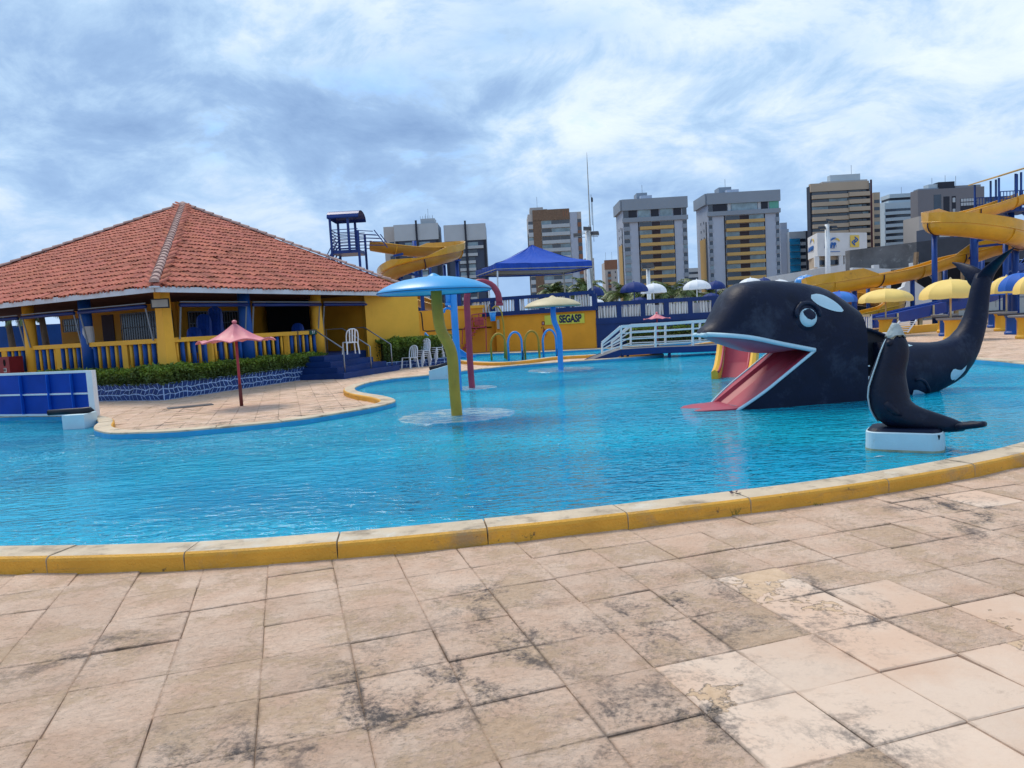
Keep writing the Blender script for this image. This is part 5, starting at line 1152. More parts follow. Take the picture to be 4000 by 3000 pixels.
# small blue tube slide behind the chairs
t = thing('small_blue_slide', 'short cyan water slide coming down behind the white chairs', 'slide', tuple(gz(1790, 1400)))
Y0 = gz(1815, 1400).y; q = [gy(x, y, Y0 + o) for x, y, o in ((1690, 1300, 1.5), (1735, 1345, .8), (1775, 1372, .3), (1810, 1392, 0), (1840, 1396, -.2))]
def trough(path, r, name, m_, par, step=.25, wall_=.05, bank=None, n=10, deep=1.0, hiL=0., hiR=0.):
    p = smoothpath(path, step); s = MB(); K = len(p); m2 = 2 * (n + 3)
    for i in range(K):
        t = (p[min(i + 1, K - 1)] - p[max(i - 1, 0)]).normalized(); x = t.cross(V((0, 0, 1))).normalized(); y = x.cross(t)
        ins, outs = [], []
        prf = [(-r, r * (.12 + hiL))] + [(-r * math.cos(math.pi * k / n), -r * deep * math.sin(math.pi * k / n)) for k in range(n + 1)] + [(r, r * (.12 + hiR))]
        prf = [(-r * .99, r * (.12 + hiL))] + prf[1:-1] + [(r * .99, r * (.12 + hiR))]
        for a, b in prf: ins.append(p[i] + x * a + y * b)
        sc2 = (r + wall_) / r
        for a, b in prf: outs.append(p[i] + x * a * sc2 + y * (b * sc2 if b < 0 else b + .001))
        s.v += ins + outs[::-1]
    m2 = len(ins) * 2
    for i in range(K - 1):
        for j in range(m2): s.face([i * m2 + j, i * m2 + (j + 1) % m2, (i + 1) * m2 + (j + 1) % m2, (i + 1) * m2 + j])
    for i in (0, K - 1):
        h = m2 // 2
        for j in range(h - 1): s.face([i * m2 + j, i * m2 + j + 1, i * m2 + m2 - 2 - j, i * m2 + m2 - 1 - j])
    o = s.build(name, m_, par, auto=50); return o, p
trough(q, .42, 'chute', M_CYAN, t)
# blue boundary wall right of the bar building with fence on top
h0, h1 = gz(2345, 1352), gz(2830, 1330); h0 = g1 + dG * .15 - nG * .25; 
h0 = V((g1.x + .05, g1.y + .25, 0)); h1 = gy(2900, 1300, g1.y + .7); h1 = V((h1.x + 2.2, h1.y, 0)); dH = (h1 - h0).normalized(); nH = V((dH.y, -dH.x, 0))
zf1 = gp(2560, 1169, h0, nH).z; zf0 = gp(2560, 1231, h0, nH).z
BW = thing('boundary_wall', 'dark blue boundary wall behind the bridge below the crooked white balusters', 'wall', tuple(h0))
s = MB(); s.bar(up0(h0, zf0 / 2), up0(h1, zf0 / 2), .25, zf0); s.build('wall', M_BLUED, BW)
s = MB(); s.bar(up0(h0, zf0 - .28) + nH * .14, up0(h1, zf0 - .28) + nH * .14, .05, .06); s.build('wall_moulding', M_BLUED, BW)
F2 = thing('fence', 'blue fence with crooked white balusters on the dark blue wall behind the bridge', 'fence', tuple(up0(h0, zf0)))
fence(F2, h0, h1, zf0, zf1, rr, 8, skip=.16, hb=.2)
pq = gp(2560, 1345, h0 + nH * .5, nH); pq.z = 0
hedge('dark low hedge at the foot of the blue wall behind the white bridge', up0(h0 + dH * 1.4 + nH * .8, 0), dH, 9.5, .05, .85, .5, nH, 7000, 9, sz=.06, wav=.05)
# deck terrace behind the fence (raised ground)
TD = MB(); TD.prism([h0 - nH * .3, h1 - nH * .3, h1 + V((0, 22, 0)), h0 + V((-10, 22, 0))], (0, 0, zB + .1)); tag(TD.build('raised_terrace', M_WHITEW), kind='structure')

# ================================================================ BRIDGE
BR = thing('footbridge', 'low blue footbridge with white railings over the pool channel', 'bridge', tuple(gz(2616, 1397, WL)))
Yf = gz(2616, 1397, WL).y + .1; Yb = Yf + 1.35
bf = lambda x, y: gy(x, y, Yf)
pf = [bf(2300, 1414), bf(2330, 1399), bf(2425, 1366), bf(2560, 1358), bf(2700, 1353), bf(2850, 1346)]
s = MB()
for a, b in zip(pf, pf[1:]): s.prism([a, b, b + V((0, 1.4, 0)), a + V((0, 1.4, 0))], (0, 0, -.06))
s.build('walkway', M_CONC, BR)
for yo in (-.03, 1.38):
    for a, b in zip(pf, pf[1:]):
        s = MB(); a2, b2 = a + V((0, yo, -.10)), b + V((0, yo, -.10)); s.bar(a2, b2, .06, .22); s.build('side_beam', M_BLUED, BR)
for x in (2432, 2472, 2616, 2643, 2790):
    p = bf(x, 1370); s = MB(); s.bar(V((p.x, Yf + (0.1 if x not in (2472, 2643) else 1.2), -.5)), V((p.x, Yf + (.1 if x not in (2472, 2643) else 1.2), p.z - .12)), .09, .09); s.build('support_leg', M_BLUED, BR)
def brail(Yr, posts, name):
    tops = []; R_ = MB(); P = []
    for (x, yt, yb_) in posts: P.append((gy(x, yt, Yr), gy(x, yb_, Yr)))
    for a, b in P: s = MB(); s.bar(b, a, .13 if Yr == Yf else .12, .06); s.build('post', M_WHITE, BR)
    for (a, b), (c, d) in zip(P, P[1:]):
        s = MB(); s.bar(a, c, .07, .10); s.build('top_rail', M_WHITE, BR)
        for fr in (.3, .58, .86): s = MB(); s.bar(a.lerp(b, fr), c.lerp(d, fr), .035, .04); s.build('rail', M_WHITE, BR)
brail(Yf, [(2352, 1340, 1383), (2426, 1276, 1363), (2560, 1268, 1356), (2706, 1257, 1349), (2860, 1246, 1342)], 'f')
brail(Yb, [(2390, 1333, 1369), (2464, 1271, 1351), (2599, 1264, 1346), (2734, 1256, 1340), (2880, 1248, 1333)], 'b')
c = gy(2570, 1350, Yf + 8.5); hb1 = gy(2568, 1244, c.y); rigid_parasol(V((c.x, c.y, 0)), gy(2567, 1222, c.y).z, 56 * c.y / 2900, gy(2567, 1222, c.y).z - gy(2567, 1244, c.y).z + .02, 'small pink parasol in front of the dark blue wall behind the bridge')
s = MB(); a_ = gz(2666, 1378, WL); b_ = gz(2900, 1369, WL); s.bar(up0(a_ + V((0, .2, 0)), -.1), up0(b_ + V((0, .2, 0)), -.1), .3, .62); tag(s.build('channel_kerb', M_POOLW), 'light blue kerb wall rising from the water right of the bridge', 'kerb')
# ================================================================ BLUE TENT, MASTS, PARASOLS ON THE TERRACE
TT = 46.0; zt_ = zB + .2
TN = thing('gazebo_tent', 'large royal blue pyramid tent standing on the roof terrace', 'tent', tuple(gy(2085, 1160, TT)))
fl_, fr_, bl_, br2 = gy(1936, 1027, 43.3), gy(2312, 1016, 46.0), None, None
bl_ = gy(1858, 1060, 47.8); br2 = fr_ + (bl_ - fl_); pk_ = (fl_ + fr_ + bl_ + br2) / 4; pk_ = gy(2078, 957, pk_.y)
s = MB(); cs_ = [fl_, fr_, br2, bl_]; zav = sum(c.z for c in cs_) / 4
for c in cs_: c.z = c.z * .5 + zav * .5
for k in range(4):
    a, b = cs_[k], cs_[(k + 1) % 4]; m3 = 14
    for i in range(m3):
        for j in range(8):
            def P_(i_, j_):
                t = i_ / m3; h_ = j_ / 8; e = a.lerp(b, t); q = e.lerp(pk_, h_); q.z -= .16 * math.sin(math.pi * h_) + .05 * math.sin(math.pi * t) * (1 - h_) + .018 * math.sin(t * 17 + h_ * 9); return q
            s.poly([P_(i, j), P_(i + 1, j), P_(i + 1, j + 1), P_(i, j + 1)])
s.build('canopy', M_TENT, TN)
for k in range(4):
    a, b = cs_[k], cs_[(k + 1) % 4]; s = MB(); m3 = 26; nrm_ = (b - a).cross(V((0, 0, 1))).normalized()
    for i in range(m3):
        def Q_(i_, z): t = i_ / m3; return a.lerp(b, t) + V((0, 0, z - .05 * math.sin(math.pi * t))) + nrm_ * (.03 * math.sin(i_ * 1.9) if z < 0 else 0)
        s.poly([Q_(i, 0), Q_(i + 1, 0), Q_(i + 1, -.42), Q_(i, -.42)])
    s.build('valance', M_TENT, TN)
s = MB(); s.poly([c - V((0, 0, .30)) for c in cs_]); s.build('ceiling_lining', M_TENTU, TN)
for c in cs_: s = MB(); s.bar(V((c.x, c.y, zt_)), c - V((0, 0, .05)) + (pk_ - c) * .04, .09, .09); s.build('pole', M_LAMPG if c is not fl_ else M_WHITE, TN)
for k in range(4):
    a, b = cs_[k], cs_[(k + 1) % 4]; s = MB(); s.bar(a - V((0, 0, .34)), b - V((0, 0, .34)), .05, .05); s.build('frame_bar', M_LAMPG, TN)
T2 = thing('gazebo_tent', 'second blue tent further back, mostly hidden behind the large mushroom', 'tent', tuple(gy(1830, 1160, 58)))
c = gy(1830, 1140, 58); s = MB(); w4 = [c + V((x, y, 0)) for x, y in ((-1.6, -1.6), (1.6, -1.6), (1.6, 1.6), (-1.6, 1.6))]; pk2 = c + V((0, 0, .95))
for k in range(4): s.poly([w4[k], w4[(k + 1) % 4], pk2])
s.build('canopy', M_TENT, T2)
for q in w4: s = MB(); s.bar(V((q.x, q.y, 0)), q, .07, .07); s.build('pole', M_WHITE, T2)
MT = thing('radio_mast', 'very tall thin radio mast with aerials rising behind the blue tent', 'mast', tuple(up0(gy(2318, 1160, 60), zt_)))
s = MB(); a, b = up0(gy(2318, 1160, 60), 0), gy(2294, 640, 60); b.x = a.x; s.loft([a, a + (b - a) * .5, a + (b - a) * .75, b, b + V((0, 0, .9))], [.1, .08, .05, .03, .01], n=8); s.build('mast_pole', M_LAMPG, MT)
tz = lambda y: gy(2305, y, 60).z
for (dx, y0, y1) in ((.25, 790, 945), (.18, 760, 880), (-.12, 880, 1000)): s = MB(); s.bar(V((a.x + dx, 60, tz(y1))), V((a.x + dx, 60, tz(y0))), .03, .03); s.build('aerial', M_BLACK, MT)
s = MB(); s.lathe([(.02, 0), (.07, .05), (.07, .3), (.02, .4)], V((a.x + .25, 60, tz(790))), 8); s.build('aerial_head', M_BLACK, MT)
for y in (905, 925): s = MB(); s.bar(V((a.x - .75, 60, tz(y))), V((a.x + .6, 60, tz(y))), .05, .05); s.build('cross_arm', M_GRILL, MT)
def lightpost(x, yb_, yt, Y, label, heads, rad_=.13, par=None):
    P = up0(gy(x, yb_, Y), 0); zt2 = gy(x, yt, Y).z; t = thing('floodlight_post', label, 'light post', tuple(P)); s = MB(); s.loft([P, V((P.x, P.y, zt2))], [rad_ * 1.15, rad_ * .9], n=12); s.build('post', M_WHITE, t, smooth=True)
    for (dx, dz, tl_) in heads:
        s = MB(); c = V((P.x + dx, P.y - .2, zt2 + dz)); s.box(c, (.55, .12, .34), M=Matrix.Rotation(tl_, 3, 'Y') @ Matrix.Rotation(-.9, 3, 'X')); h = s.build('lamp_head', M_BLACK, t)
        s = MB(); s.box(c + V((0, -.07, -.04)), (.47, .03, .27), M=Matrix.Rotation(tl_, 3, 'Y') @ Matrix.Rotation(-.9, 3, 'X')); s.build('lamp_glass', M_LAMPG, h)
        s = MB(); s.bar(V((P.x, P.y, zt2 - .1)), c, .05, .05); s.build('bracket', M_LAMPG, t)
lightpost(2305, 1150, 903, 52, 'white floodlight post right of the blue tent below the radio mast', [(0, .15, .1), (-.7, -.25, 0), (.5, -.2, 0)], .17)
lightpost(2535, 1150, 1050, 50, 'slim white floodlight post between the navy and white terrace parasols', [(-.15, .1, .1), (.1, .12, -.1)], .14)
lightpost(3235, 1085, 876, 62, 'white floodlight post in front of the white club building', [(.15, .25, .2), (-.5, -.3, 0), (.45, -.3, 0)], .2)
def parasol(c, zr, r, hd, hp, m_, label, grp=None, m2=None, val=.1, zfloor=0., K=10, polem=None, rot=.1):
    """market parasol: c foot point, zr rim height, r radius, hd dome rise"""
    t = thing('parasol', label, 'parasol', (c.x, c.y, zfloor), grp); s = MB(); s.loft([V((c.x, c.y, zfloor)), V((c.x, c.y, zr + hd * .9))], .035, n=8); s.build('pole', polem or M_WHITE, t, smooth=True)
    for k in range(K):
        s = MB(); a0, a1 = 2 * math.pi * k / K + rot, 2 * math.pi * (k + 1) / K + rot; M = 6
        rows = []
        for i in range(M + 1):
            t_ = i / M; rr_ = r * math.sin(t_ * math.pi / 2 * .98) ; z = zr + hd * math.cos(t_ * math.pi / 2 * .99) ** 1.15
            e0, e1 = V((math.cos(a0), math.sin(a0), 0)) * rr_, V((math.cos(a1), math.sin(a1), 0)) * rr_
            rows.append([V((c.x, c.y, z)) + e0, V((c.x, c.y, z - .03 * t_ * r / 1.2)) + (e0 + e1) / 2 * 1.0, V((c.x, c.y, z)) + e1])
        for i in range(M):
            for j in (0, 1): s.poly([rows[i][j], rows[i][j + 1], rows[i + 1][j + 1], rows[i + 1][j]])
        ins = .03
        for j in (0, 1): a_, b_ = rows[M][j], rows[M][j + 1]; s.poly([a_, b_, b_ - V((0, 0, val)), a_ - V((0, 0, val))])
        s.build('canopy_panel', (m2 if (m2 and k % 2) else m_), t, auto=35)
    s = MB(); s.lathe([(.05, 0), (.05, .05), (.01, .1)], V((c.x, c.y, zr + hd - .03)), 8); s.build('finial', polem or M_WHITE, t)
    return t
ter = [(2477, 1101, 1135, 56, 46, M_SUN, 'navy terrace parasol left of the slim floodlight post'), (2553, 1107, 1139, 52, 48, M_SUW, 'white terrace parasol overlapping the slim floodlight post'),
       (2722, 1093, 1124, 55, 46, M_SUW, 'white terrace parasol right of the big palm, the higher of the pair'), (2797, 1097, 1124, 36, 52, M_SUN, 'navy terrace parasol tucked behind the white one near the whale head'),
       (2500, 1161, 1176, 35, 58, M_SUN, 'low navy parasol top peeping over the blue fence, left'), (2663, 1151, 1166, 33, 58, M_SUW, 'low white parasol top peeping over the blue fence'), (2778, 1145, 1160, 33, 60, M_SUN, 'low navy parasol top peeping over the blue fence, nearest the whale'),
       (2336, 1170, 1184, 24, 55, M_SUW, 'small white parasol top just right of the yellow building corner'), (2325, 1119, 1150, 36, 47, M_SUN, 'navy parasol on the terrace at the right end of the bar railing'),
       (2932, 1086, 1115, 48, 46, M_SUW, 'white parasol rising behind the top of the whale head'), (2985, 1085, 1115, 34, 48, M_SUN, 'navy parasol behind the top of the whale head'), (2868, 1122, 1150, 26, 52, M_SUW, 'white parasol half hidden by the whale forehead'), (3045, 1092, 1115, 40, 52, M_SUW, 'flat white parasol edge behind the back of the whale head')]
for x, yt, yr, hw_, Y, m_, lb in ter:
    c = gy(x, yr, Y); ztp = gy(x, yt, Y).z; parasol(c, c.z, hw_ * Y / 2900, ztp - c.z, 0, m_, lb, 'parasols on the raised terrace', zfloor=zB + .1, val=.09, K=10, rot=x, polem=M_NAVY if m_ is M_SUN else M_WHITE)
# ================================================================ PALMS
def palm(c, htr, fl, label, seed, nf=17, zb=0.):
    t = thing('palm_tree', label, 'palm tree', (c.x, c.y, zb), 'palms behind the terrace'); r = random.Random(seed); s = MB(); tp_ = V((c.x, c.y, htr)); s.loft([V((c.x, c.y, zb)), V((c.x + .1, c.y, (zb + htr) / 2)), tp_], [.2, .16, .13], n=8); s.build('trunk', M_BARK, t, smooth=True)
    for k in range(nf):
        az_ = 2 * math.pi * k / nf + r.uniform(-.2, .2); el = r.uniform(.35, 1.35); L_ = fl * r.uniform(.8, 1.1); p = tp_.copy(); v = V((math.cos(az_) * math.cos(el), math.sin(az_) * math.cos(el), math.sin(el))); pts = [p.copy()]
        for i in range(12):
            p = p + v * (L_ / 12); v = (v + V((0, 0, -.135 - .02 * i * .6))).normalized(); pts.append(p.copy())
        s = MB(); b_ = r.uniform(.7, 1.3); s.ct = (b_ * 1.3, b_ * 1.2, b_); s.loft(pts, [.03 - .002 * i for i in range(13)], n=4)
        for i in range(1, 12):
            for h_ in (0, .33, .66):
                q = pts[i].lerp(pts[min(i + 1, 12)], h_); d = (pts[min(i + 1, 12)] - pts[i - 1]).normalized(); sd_ = d.cross(V((0, 0, 1))); sd_ = sd_.normalized() if sd_.length > .1 else V((1, 0, 0)); ll = fl * .3 * math.sin(math.pi * min(1, (i + h_ + 1.2) / 13.5)) ** .7
                for sg in (-1, 1):
                    bb = b_ * r.uniform(.7, 1.3); s.ct = (bb, bb, bb * .8); e = q + sd_ * sg * ll * .75 + d * ll * .45 - V((0, 0, ll * r.uniform(.2, .6))); m_ = q.lerp(e, .5) + V((0, 0, ll * .08))
                    s.poly([q - d * .02, m_ - d * .035, e, m_ + d * .035, q + d * .02])
        s.build('frond', M_PALM, t)
    return t
for i, (x, y, Y, fl, lb) in enumerate(((2160, 1150, 60, 1.9, 'palm crown left of the centre tent pole behind the terrace railing'), (2215, 1160, 62, 1.5, 'small palm crown in the middle of the terrace railing'), (2285, 1140, 58, 2.0, 'palm crown by the right end of the terrace railing'), (2385, 1190, 66, 2.3, 'palm crown low beside the red and white tower'), (2440, 1165, 62, 2.5, 'palm crown behind the left navy parasol'), (2520, 1175, 60, 2.4, 'palm crown behind the white parasol and slim post'), (2623, 1155, 58, 2.9, 'tallest palm crown in the middle behind the blue fence'), (2705, 1170, 64, 2.4, 'palm crown behind the white parasol right of the tallest palm'), (2790, 1165, 66, 2.3, 'palm crown nearest the whale head'), (2320, 1200, 66, 2., 'palm crown in the gap beside the floodlight post'))):
    c = gy(x, y, Y); palm(c, c.z, fl, lb, i + 3)
for i, (x, y, Y, fl, lb) in enumerate(((160, 1225, 36, 1.9, 'palm seen through the pavilion above the blue garden wall'), (30, 1245, 37, 2.0, 'palm seen through the pavilion at the far left edge'))):
    c = gy(x, y, Y); t = palm(c, c.z, fl, lb, i + 30)
# ================================================================ TOWERS
def frame(px0, px1, pyt, Y, depth):
    a = gy(px0, pyt, Y); b = gy(px1, pyt, Y); return a.x, b.x, a.z
class Tower:
    def __init__(s, label, x0, x1, yt, Y, depth, wall, pitch, floors, crown=4, name='apartment_tower', wallname='wall', zt=None, side=None):
        s.x0, s.x1, s.H = frame(x0, x1, yt, Y, depth); s.Y = Y; s.W = s.x1 - s.x0; s.p = pitch; s.n = floors; s.crown = crown; s.D = depth
        s.t = thing(name, label, 'tower', (s.x0 + s.W / 2, Y + depth / 2, 0)); b = MB(); b.box((s.x0 + s.W / 2, Y + depth / 2, s.H / 2), (s.W, depth, s.H)); s.wall = b.build(wallname, wall, s.t)
        s.r = random.Random(label)
    def X(s, f): return s.x0 + s.W * f
    def bx(s, name, f0, f1, z0, z1, proud, m, depth=.3, par=None):
        b = MB(); b.box((s.X((f0 + f1) / 2), s.Y - proud + depth / 2, (z0 + z1) / 2), (s.W * (f1 - f0), depth, z1 - z0)); return b.build(name, m, par or s.t)
    def z(s, k): return s.H - s.crown - k * s.p
    def strip(s, f0, f1, z0, z1, m, name='recess_shade_strip', proud=.04): s.bx(name, f0, f1, z0, z1, proud, m, .2)
    def balc(s, f0, f1, m, proud=1.3, wins=((0, .36, 1), (.36, .62, 0), (.62, 1, 1)), hb=.40, start=0, gm=None, br=M_TBROWNW, narrow=None):
        for k in range(start, s.n):
            zt_ = s.z(k); zb_ = zt_ - s.p
            if zt_ < 3: break
            for a, b, gl in wins:
                A0, A1 = f0 + (f1 - f0) * a, f0 + (f1 - f0) * b; m_ = (M_GLASSB if s.r.random() < .4 else M_GLASS) if gl else br
                w = s.bx('window', A0 + .002, A1 - .002, zb_ + s.p * hb, zt_ - .12, .06, gm or m_, .1)
            s.bx('balcony', f0, f1, zb_ + .05, zb_ + s.p * hb, proud, m, proud + .1)
    def wins(s, f0, f1, m, start=0, hw=.45, proud=.5, glass=None):
        for k in range(start, s.n):
            zt_ = s.z(k); zb_ = zt_ - s.p
            if zt_ < 3: break
            s.bx('window', f0, f1, zb_ + s.p * (1 - hw), zt_ - .15, .06, glass or (M_GLASSB if s.r.random() < .2 else M_GLASS), .1)
            if m: s.bx('balcony', f0, f1, zb_ + .05, zb_ + s.p * (1 - hw), proud, m, proud + .1)
    def side(s, left=True, cols=(.3, .7), w=.8, h=1.2, m=M_GLASS, start=0):
        x = s.x0 if left else s.x1
        for k in range(start, s.n):
            zt_ = s.z(k)
            if zt_ < 4: break
            for c in cols:
                b = MB(); b.box((x + (-.03 if left else .03), s.Y + s.D * c, zt_ - s.p * .5), (.1, w, h)); b.build('side_window', m, s.t)
    def top(s, f0, f1, h, y0, d, m, name='roof_block'):
        b = MB(); b.box((s.X((f0 + f1) / 2), s.Y + y0 + d / 2, s.H + h / 2), (s.W * (f1 - f0), d, h)); return b.build(name, m, s.t)
    def ant(s, f, h, z0=0): b = MB(); p = V((s.X(f), s.Y + s.D * .4, s.H + z0)); b.bar(p, p + V((0, 0, h)), .13, .13); b.build('antenna', M_GRILL, s.t)
tw = 285.
# third from the left: grey with ochre balconies
def greytower(label, x0, x1, yt, Y, colsf, pent, seed):
    T_ = Tower(label, x0, x1, yt, Y, 17, M_TWALL, 3.0, 14, 8.4)
    T_.bx('parapet', -.012, 1.012, T_.H - 4.0, T_.H + .1, .8, M_TGREY, 1.4)
    b = MB(); b.box((T_.x0 - .35, T_.Y + 8.5, T_.H - 1.9), (1.2, 17.2, 4)); b.build('parapet', M_TGREY, T_.t)
    for a, b_, g_ in pent: T_.bx('penthouse_window', a, b_, T_.H - 6.7, T_.H - 4.0, .3, g_, .4)
    T_.bx('ledge', -.01, 1.01, T_.H - 8.3, T_.H - 6.7, .9, M_TGREY, 1.2)
    (w0, w1), (b0_, b1_), (v0, v1) = colsf
    T_.wins(w0, w1, M_TGREY, hw=.5); T_.wins(v0, v1, M_TGREY, hw=.5)
    T_.strip(b0_ - .022, b0_ - .003, 2, T_.H - 8.4, M_TDARK); T_.strip(b1_ + .003, b1_ + .02, 2, T_.H - 8.4, M_TDARK)  # dark strips paint the shade of the recesses flanking the balconies
    T_.balc(b0_, b1_, M_TYEL)
    b = MB(); b.box((T_.x0 - .08, T_.Y + 2.6, T_.H / 2 - 5), (.2, .8, T_.H - 10)); b.build('dark_side_strip', M_TDARK, T_.t)
    b = MB(); b.box((T_.x0 - .07, T_.Y + 8, T_.H / 2 - 8), (.2, 8, T_.H - 16)); b.build('ochre_side_strip', M_TYEL, T_.t)
    T_.side(True, (.35, .6), .7, 1.0, M_TDARK)
    return T_
D_, G_, L_ = M_TDARK, M_GLASSB, M_GLASS
t3 = greytower('grey tower with ochre balconies directly above the middle of the blue fence', 2430, 2681, 782, 280., ((.01, .10), (.255, .78), (.93, .992)), ((.01, .08, L_), (.09, .22, D_), (.24, .42, G_), (.44, .56, D_), (.58, .77, G_), (.79, .91, D_), (.93, .99, L_)), 1)
t3.top(.32, .50, 1.9, 4, 7, M_TWALL); t3.top(.28, .45, 3.4, 7, 6, M_TGREY); t3.ant(.37, 3, 3.3)
t4 = greytower('wider grey tower with ochre balconies beside the whale head, second of the matching pair', 2762, 3042, 758, 282., ((.012, .06), (.245, .78), (.95, .995)), ((.01, .06, L_), (.07, .27, D_), (.28, .32, M_TPANEL), (.33, .69, G_), (.70, .74, M_TPANEL), (.75, .84, D_), (.86, .99, mat('green_glass', (.1, .35, .28), .2))), 2)
t4.top(.32, .49, 1.8, 4, 7, M_TWALL); t4.top(.24, .42, 3.3, 7, 6, M_TGREY); t4.ant(.33, 3, 3.2)
# second: brown clad tower
t2 = Tower('cream tower with brown brick cladding behind the blue tent', 2061, 2270, 838, 288., 16, M_TWALL2, 3.0, 15, 2.6)
t2.strip(.09, .24, 1, t2.H - 2.7, M_TBRN, 'brick_strip', .5); t2.bx('brick_band', .09, .78, t2.H - 2.6, t2.H + 1.4, .5, M_TBRN, 2); t2.wins(.0, .088, M_TPANEL, hw=.45); t2.balc(.25, .775, M_TPANEL, .9, ((0, .35, 1), (.35, .65, 1), (.65, 1, 1)), .45)
t2.strip(.785, .92, 1, t2.H - .2, M_TWALL, 'pale_strip', .3); t2.wins(.925, .995, M_TORG, hw=.5, proud=.7)
for f in (.66, .70, .74): t2.bx('crown_slit', f, f + .014, t2.H - 1.6, t2.H + .6, .55, M_TORG, .2)
t2.top(.05, .30, 2.9, 3, 7, M_TWALL2); t2.top(.25, .38, 2.2, 3.5, 6, M_TWALL2); t2.ant(.2, 4.6, 2.8)
for dxs in (3, 5.5, 9): b = MB(); b.box((t2.x0 - .06, t2.Y + dxs, t2.H / 2 - 3), (.15, .5, t2.H - 8)); b.build('dark_side_strip', M_TDARK, t2.t)
# first: twin slate block
for lb, x0, x1, yt, sc_x, lf in (('left half of the slate blue twin tower behind the yellow slide', 1540, 1709, 880, 1, 1), ('right half of the slate blue twin tower beside the blue tent', 1736, 1895, 881, 1, 0)):
    t1 = Tower(lb, x0, x1, yt, 300., 16, M_TSLATE, 2.9, 14, 7.0)
    t1.bx('parapet', -.01, 1.01, t1.H - 6.4, t1.H, .6, M_TPANEL, 1.6); b = MB(); b.box((t1.x0 - .1, t1.Y + 8, t1.H - 4), (.6, 16, 8)); b.build('parapet_return', M_TWALL2, t1.t)
    t1.strip(.49, .535, 1, t1.H + 1.3, M_TDARK, 'dark_fin', 1.4); t1.strip(0, .07, 1, t1.H - 6.5, M_TDARK, 'dark_fin', .3); t1.strip(.94, 1, 1, t1.H - 6.5, M_TDARK, 'dark_fin', .3)
    for k in range(14):
        z = t1.z(k); zb_ = z - 2.9
        if z < 3: break
        a0, a1 = (.09, .93) if k == 0 else ((.26, .78) if k == 1 else (.33, .72))
        for u, v in ((a0, .485), (.54, a1)):
            t1.bx('window', u + .01 + (.12 if k == 0 and u < .3 else 0), v - .01 - (.12 if k == 0 and v > .8 else 0), zb_ + 1.35, z - .15, .1, M_GLASSB if t1.r.random() < .5 else M_GLASS, .2); t1.bx('balcony', u, v, zb_ + .15, zb_ + 1.3, .9, M_TPANEL, 1.0)
    if lf:
        t1.top(.6, .93, 2.2, 2, 7, M_TPANEL); t1.ant(.76, 4.6, 2.1); t1.ant(.70, 2.6, 2.1); t1.ant(.86, 2, 2.1)
        for k in range(6): b = MB(); xx = t1.X(.6 + .28 * k / 5); b.bar((xx, t1.Y + 2, t1.H + 2.2), (xx, t1.Y + 2, t1.H + 3.3), .12, .12); b.build('roof_railing', M_GRILL, t1.t)
        t9 = Tower('narrow cream annex at the left edge of the slate twin tower', 1497, 1538, 887, 306., 14, M_TWALL2, 2.9, 14, 6); t9.wins(.5, .95, M_TPANEL, hw=.5)
# beige banded tower
t5 = Tower('beige tower with wavy balcony bands and dark maroon edge left of the big slide', 3163, 3398, 727, 318., 3.5, M_TDARK, 3.05, 17, 2.6)
t5.bx('crown_band', 0, .97, t5.H - 2.6, t5.H + .8, .8, M_TBEI, 2)
for k in range(17):
    z = t5.z(k); zb_ = z - 3.05
    if z < 3: break
    for a, b_ in ((0.03, .3), (.31, .62), (.63, .86), (.87, .965)): t5.bx('window', a, b_, zb_ + 1.6, z - .05, .1, M_GLASSB if t5.r.random() < .15 else M_GLASS, .2)
    t5.bx('balcony', .025, .62, zb_ + .0, zb_ + 1.62, 1.4, M_TBEI, 1.5); t5.bx('balcony', .622, .968, zb_ + .25, zb_ + 1.95, 1.9, M_TBEI, 2.0)
t5.strip(.97, 1.0, 0, t5.H + 1, mat('maroon_edge', (.05, .012, .02), .6), 'maroon_edge', 1.9)
t5.top(.22, .97, 1.6, .5, 3, M_TWALL2); t5.top(.36, .86, 4.2, 1, 3, M_TLIGHT); t5.ant(.72, 4, 4)
t5b = Tower('narrow beige side wing of the wavy balcony tower', 3412, 3437, 752, 322., 12, M_TBEI, 3.05, 16, 3); t5b.wins(.08, .92, None, hw=.5)
# rounded pale tower
t6 = Tower('pale bluish tower with rounded balcony bands in the gap left of the big slide loop', 3456, 3590, 793, 370., 5, M_TLIGHT, 3.0, 18, 3.0)
for k in range(18):
    z = t6.z(k); zb_ = z - 3.0
    if z < 3: break
    t6.bx('window', .02, .86, zb_ + 1.5, z, .1, M_GLASS if t6.r.random() < .7 else M_GLASSB, .2)
    b = MB(); w_ = t6.W * .9; pts_ = [V((t6.x0 + w_ * i / 10, t6.Y - 1.6 * math.sin(math.pi * (i / 10)) ** .5, 0)) for i in range(11)] + [V((t6.x0 + w_, t6.Y + .2, 0)), V((t6.x0, t6.Y + .2, 0))]; b.prism([p + V((0, 0, zb_ + .05)) for p in pts_], (0, 0, 1.55)); b.build('balcony', M_TLIGHT, t6.t)
t6.top(.2, .85, 2.6, 2, 8, M_TDARK); t6.top(.16, .88, 1.2, 1.5, 9, M_TLIGHT) ; b = MB(); b.box((t6.X(.55), t6.Y + 6, t6.H + 3.4), (t6.W * .72, 9, 1.9)); b.build('roof_block', M_TLIGHT, t6.t); t6.ant(.55, 3.5, 4)
t6b = Tower('narrow beige slab behind the rounded pale tower', 3438, 3458, 815, 380., 14, M_TBEI, 3, 15, 3)
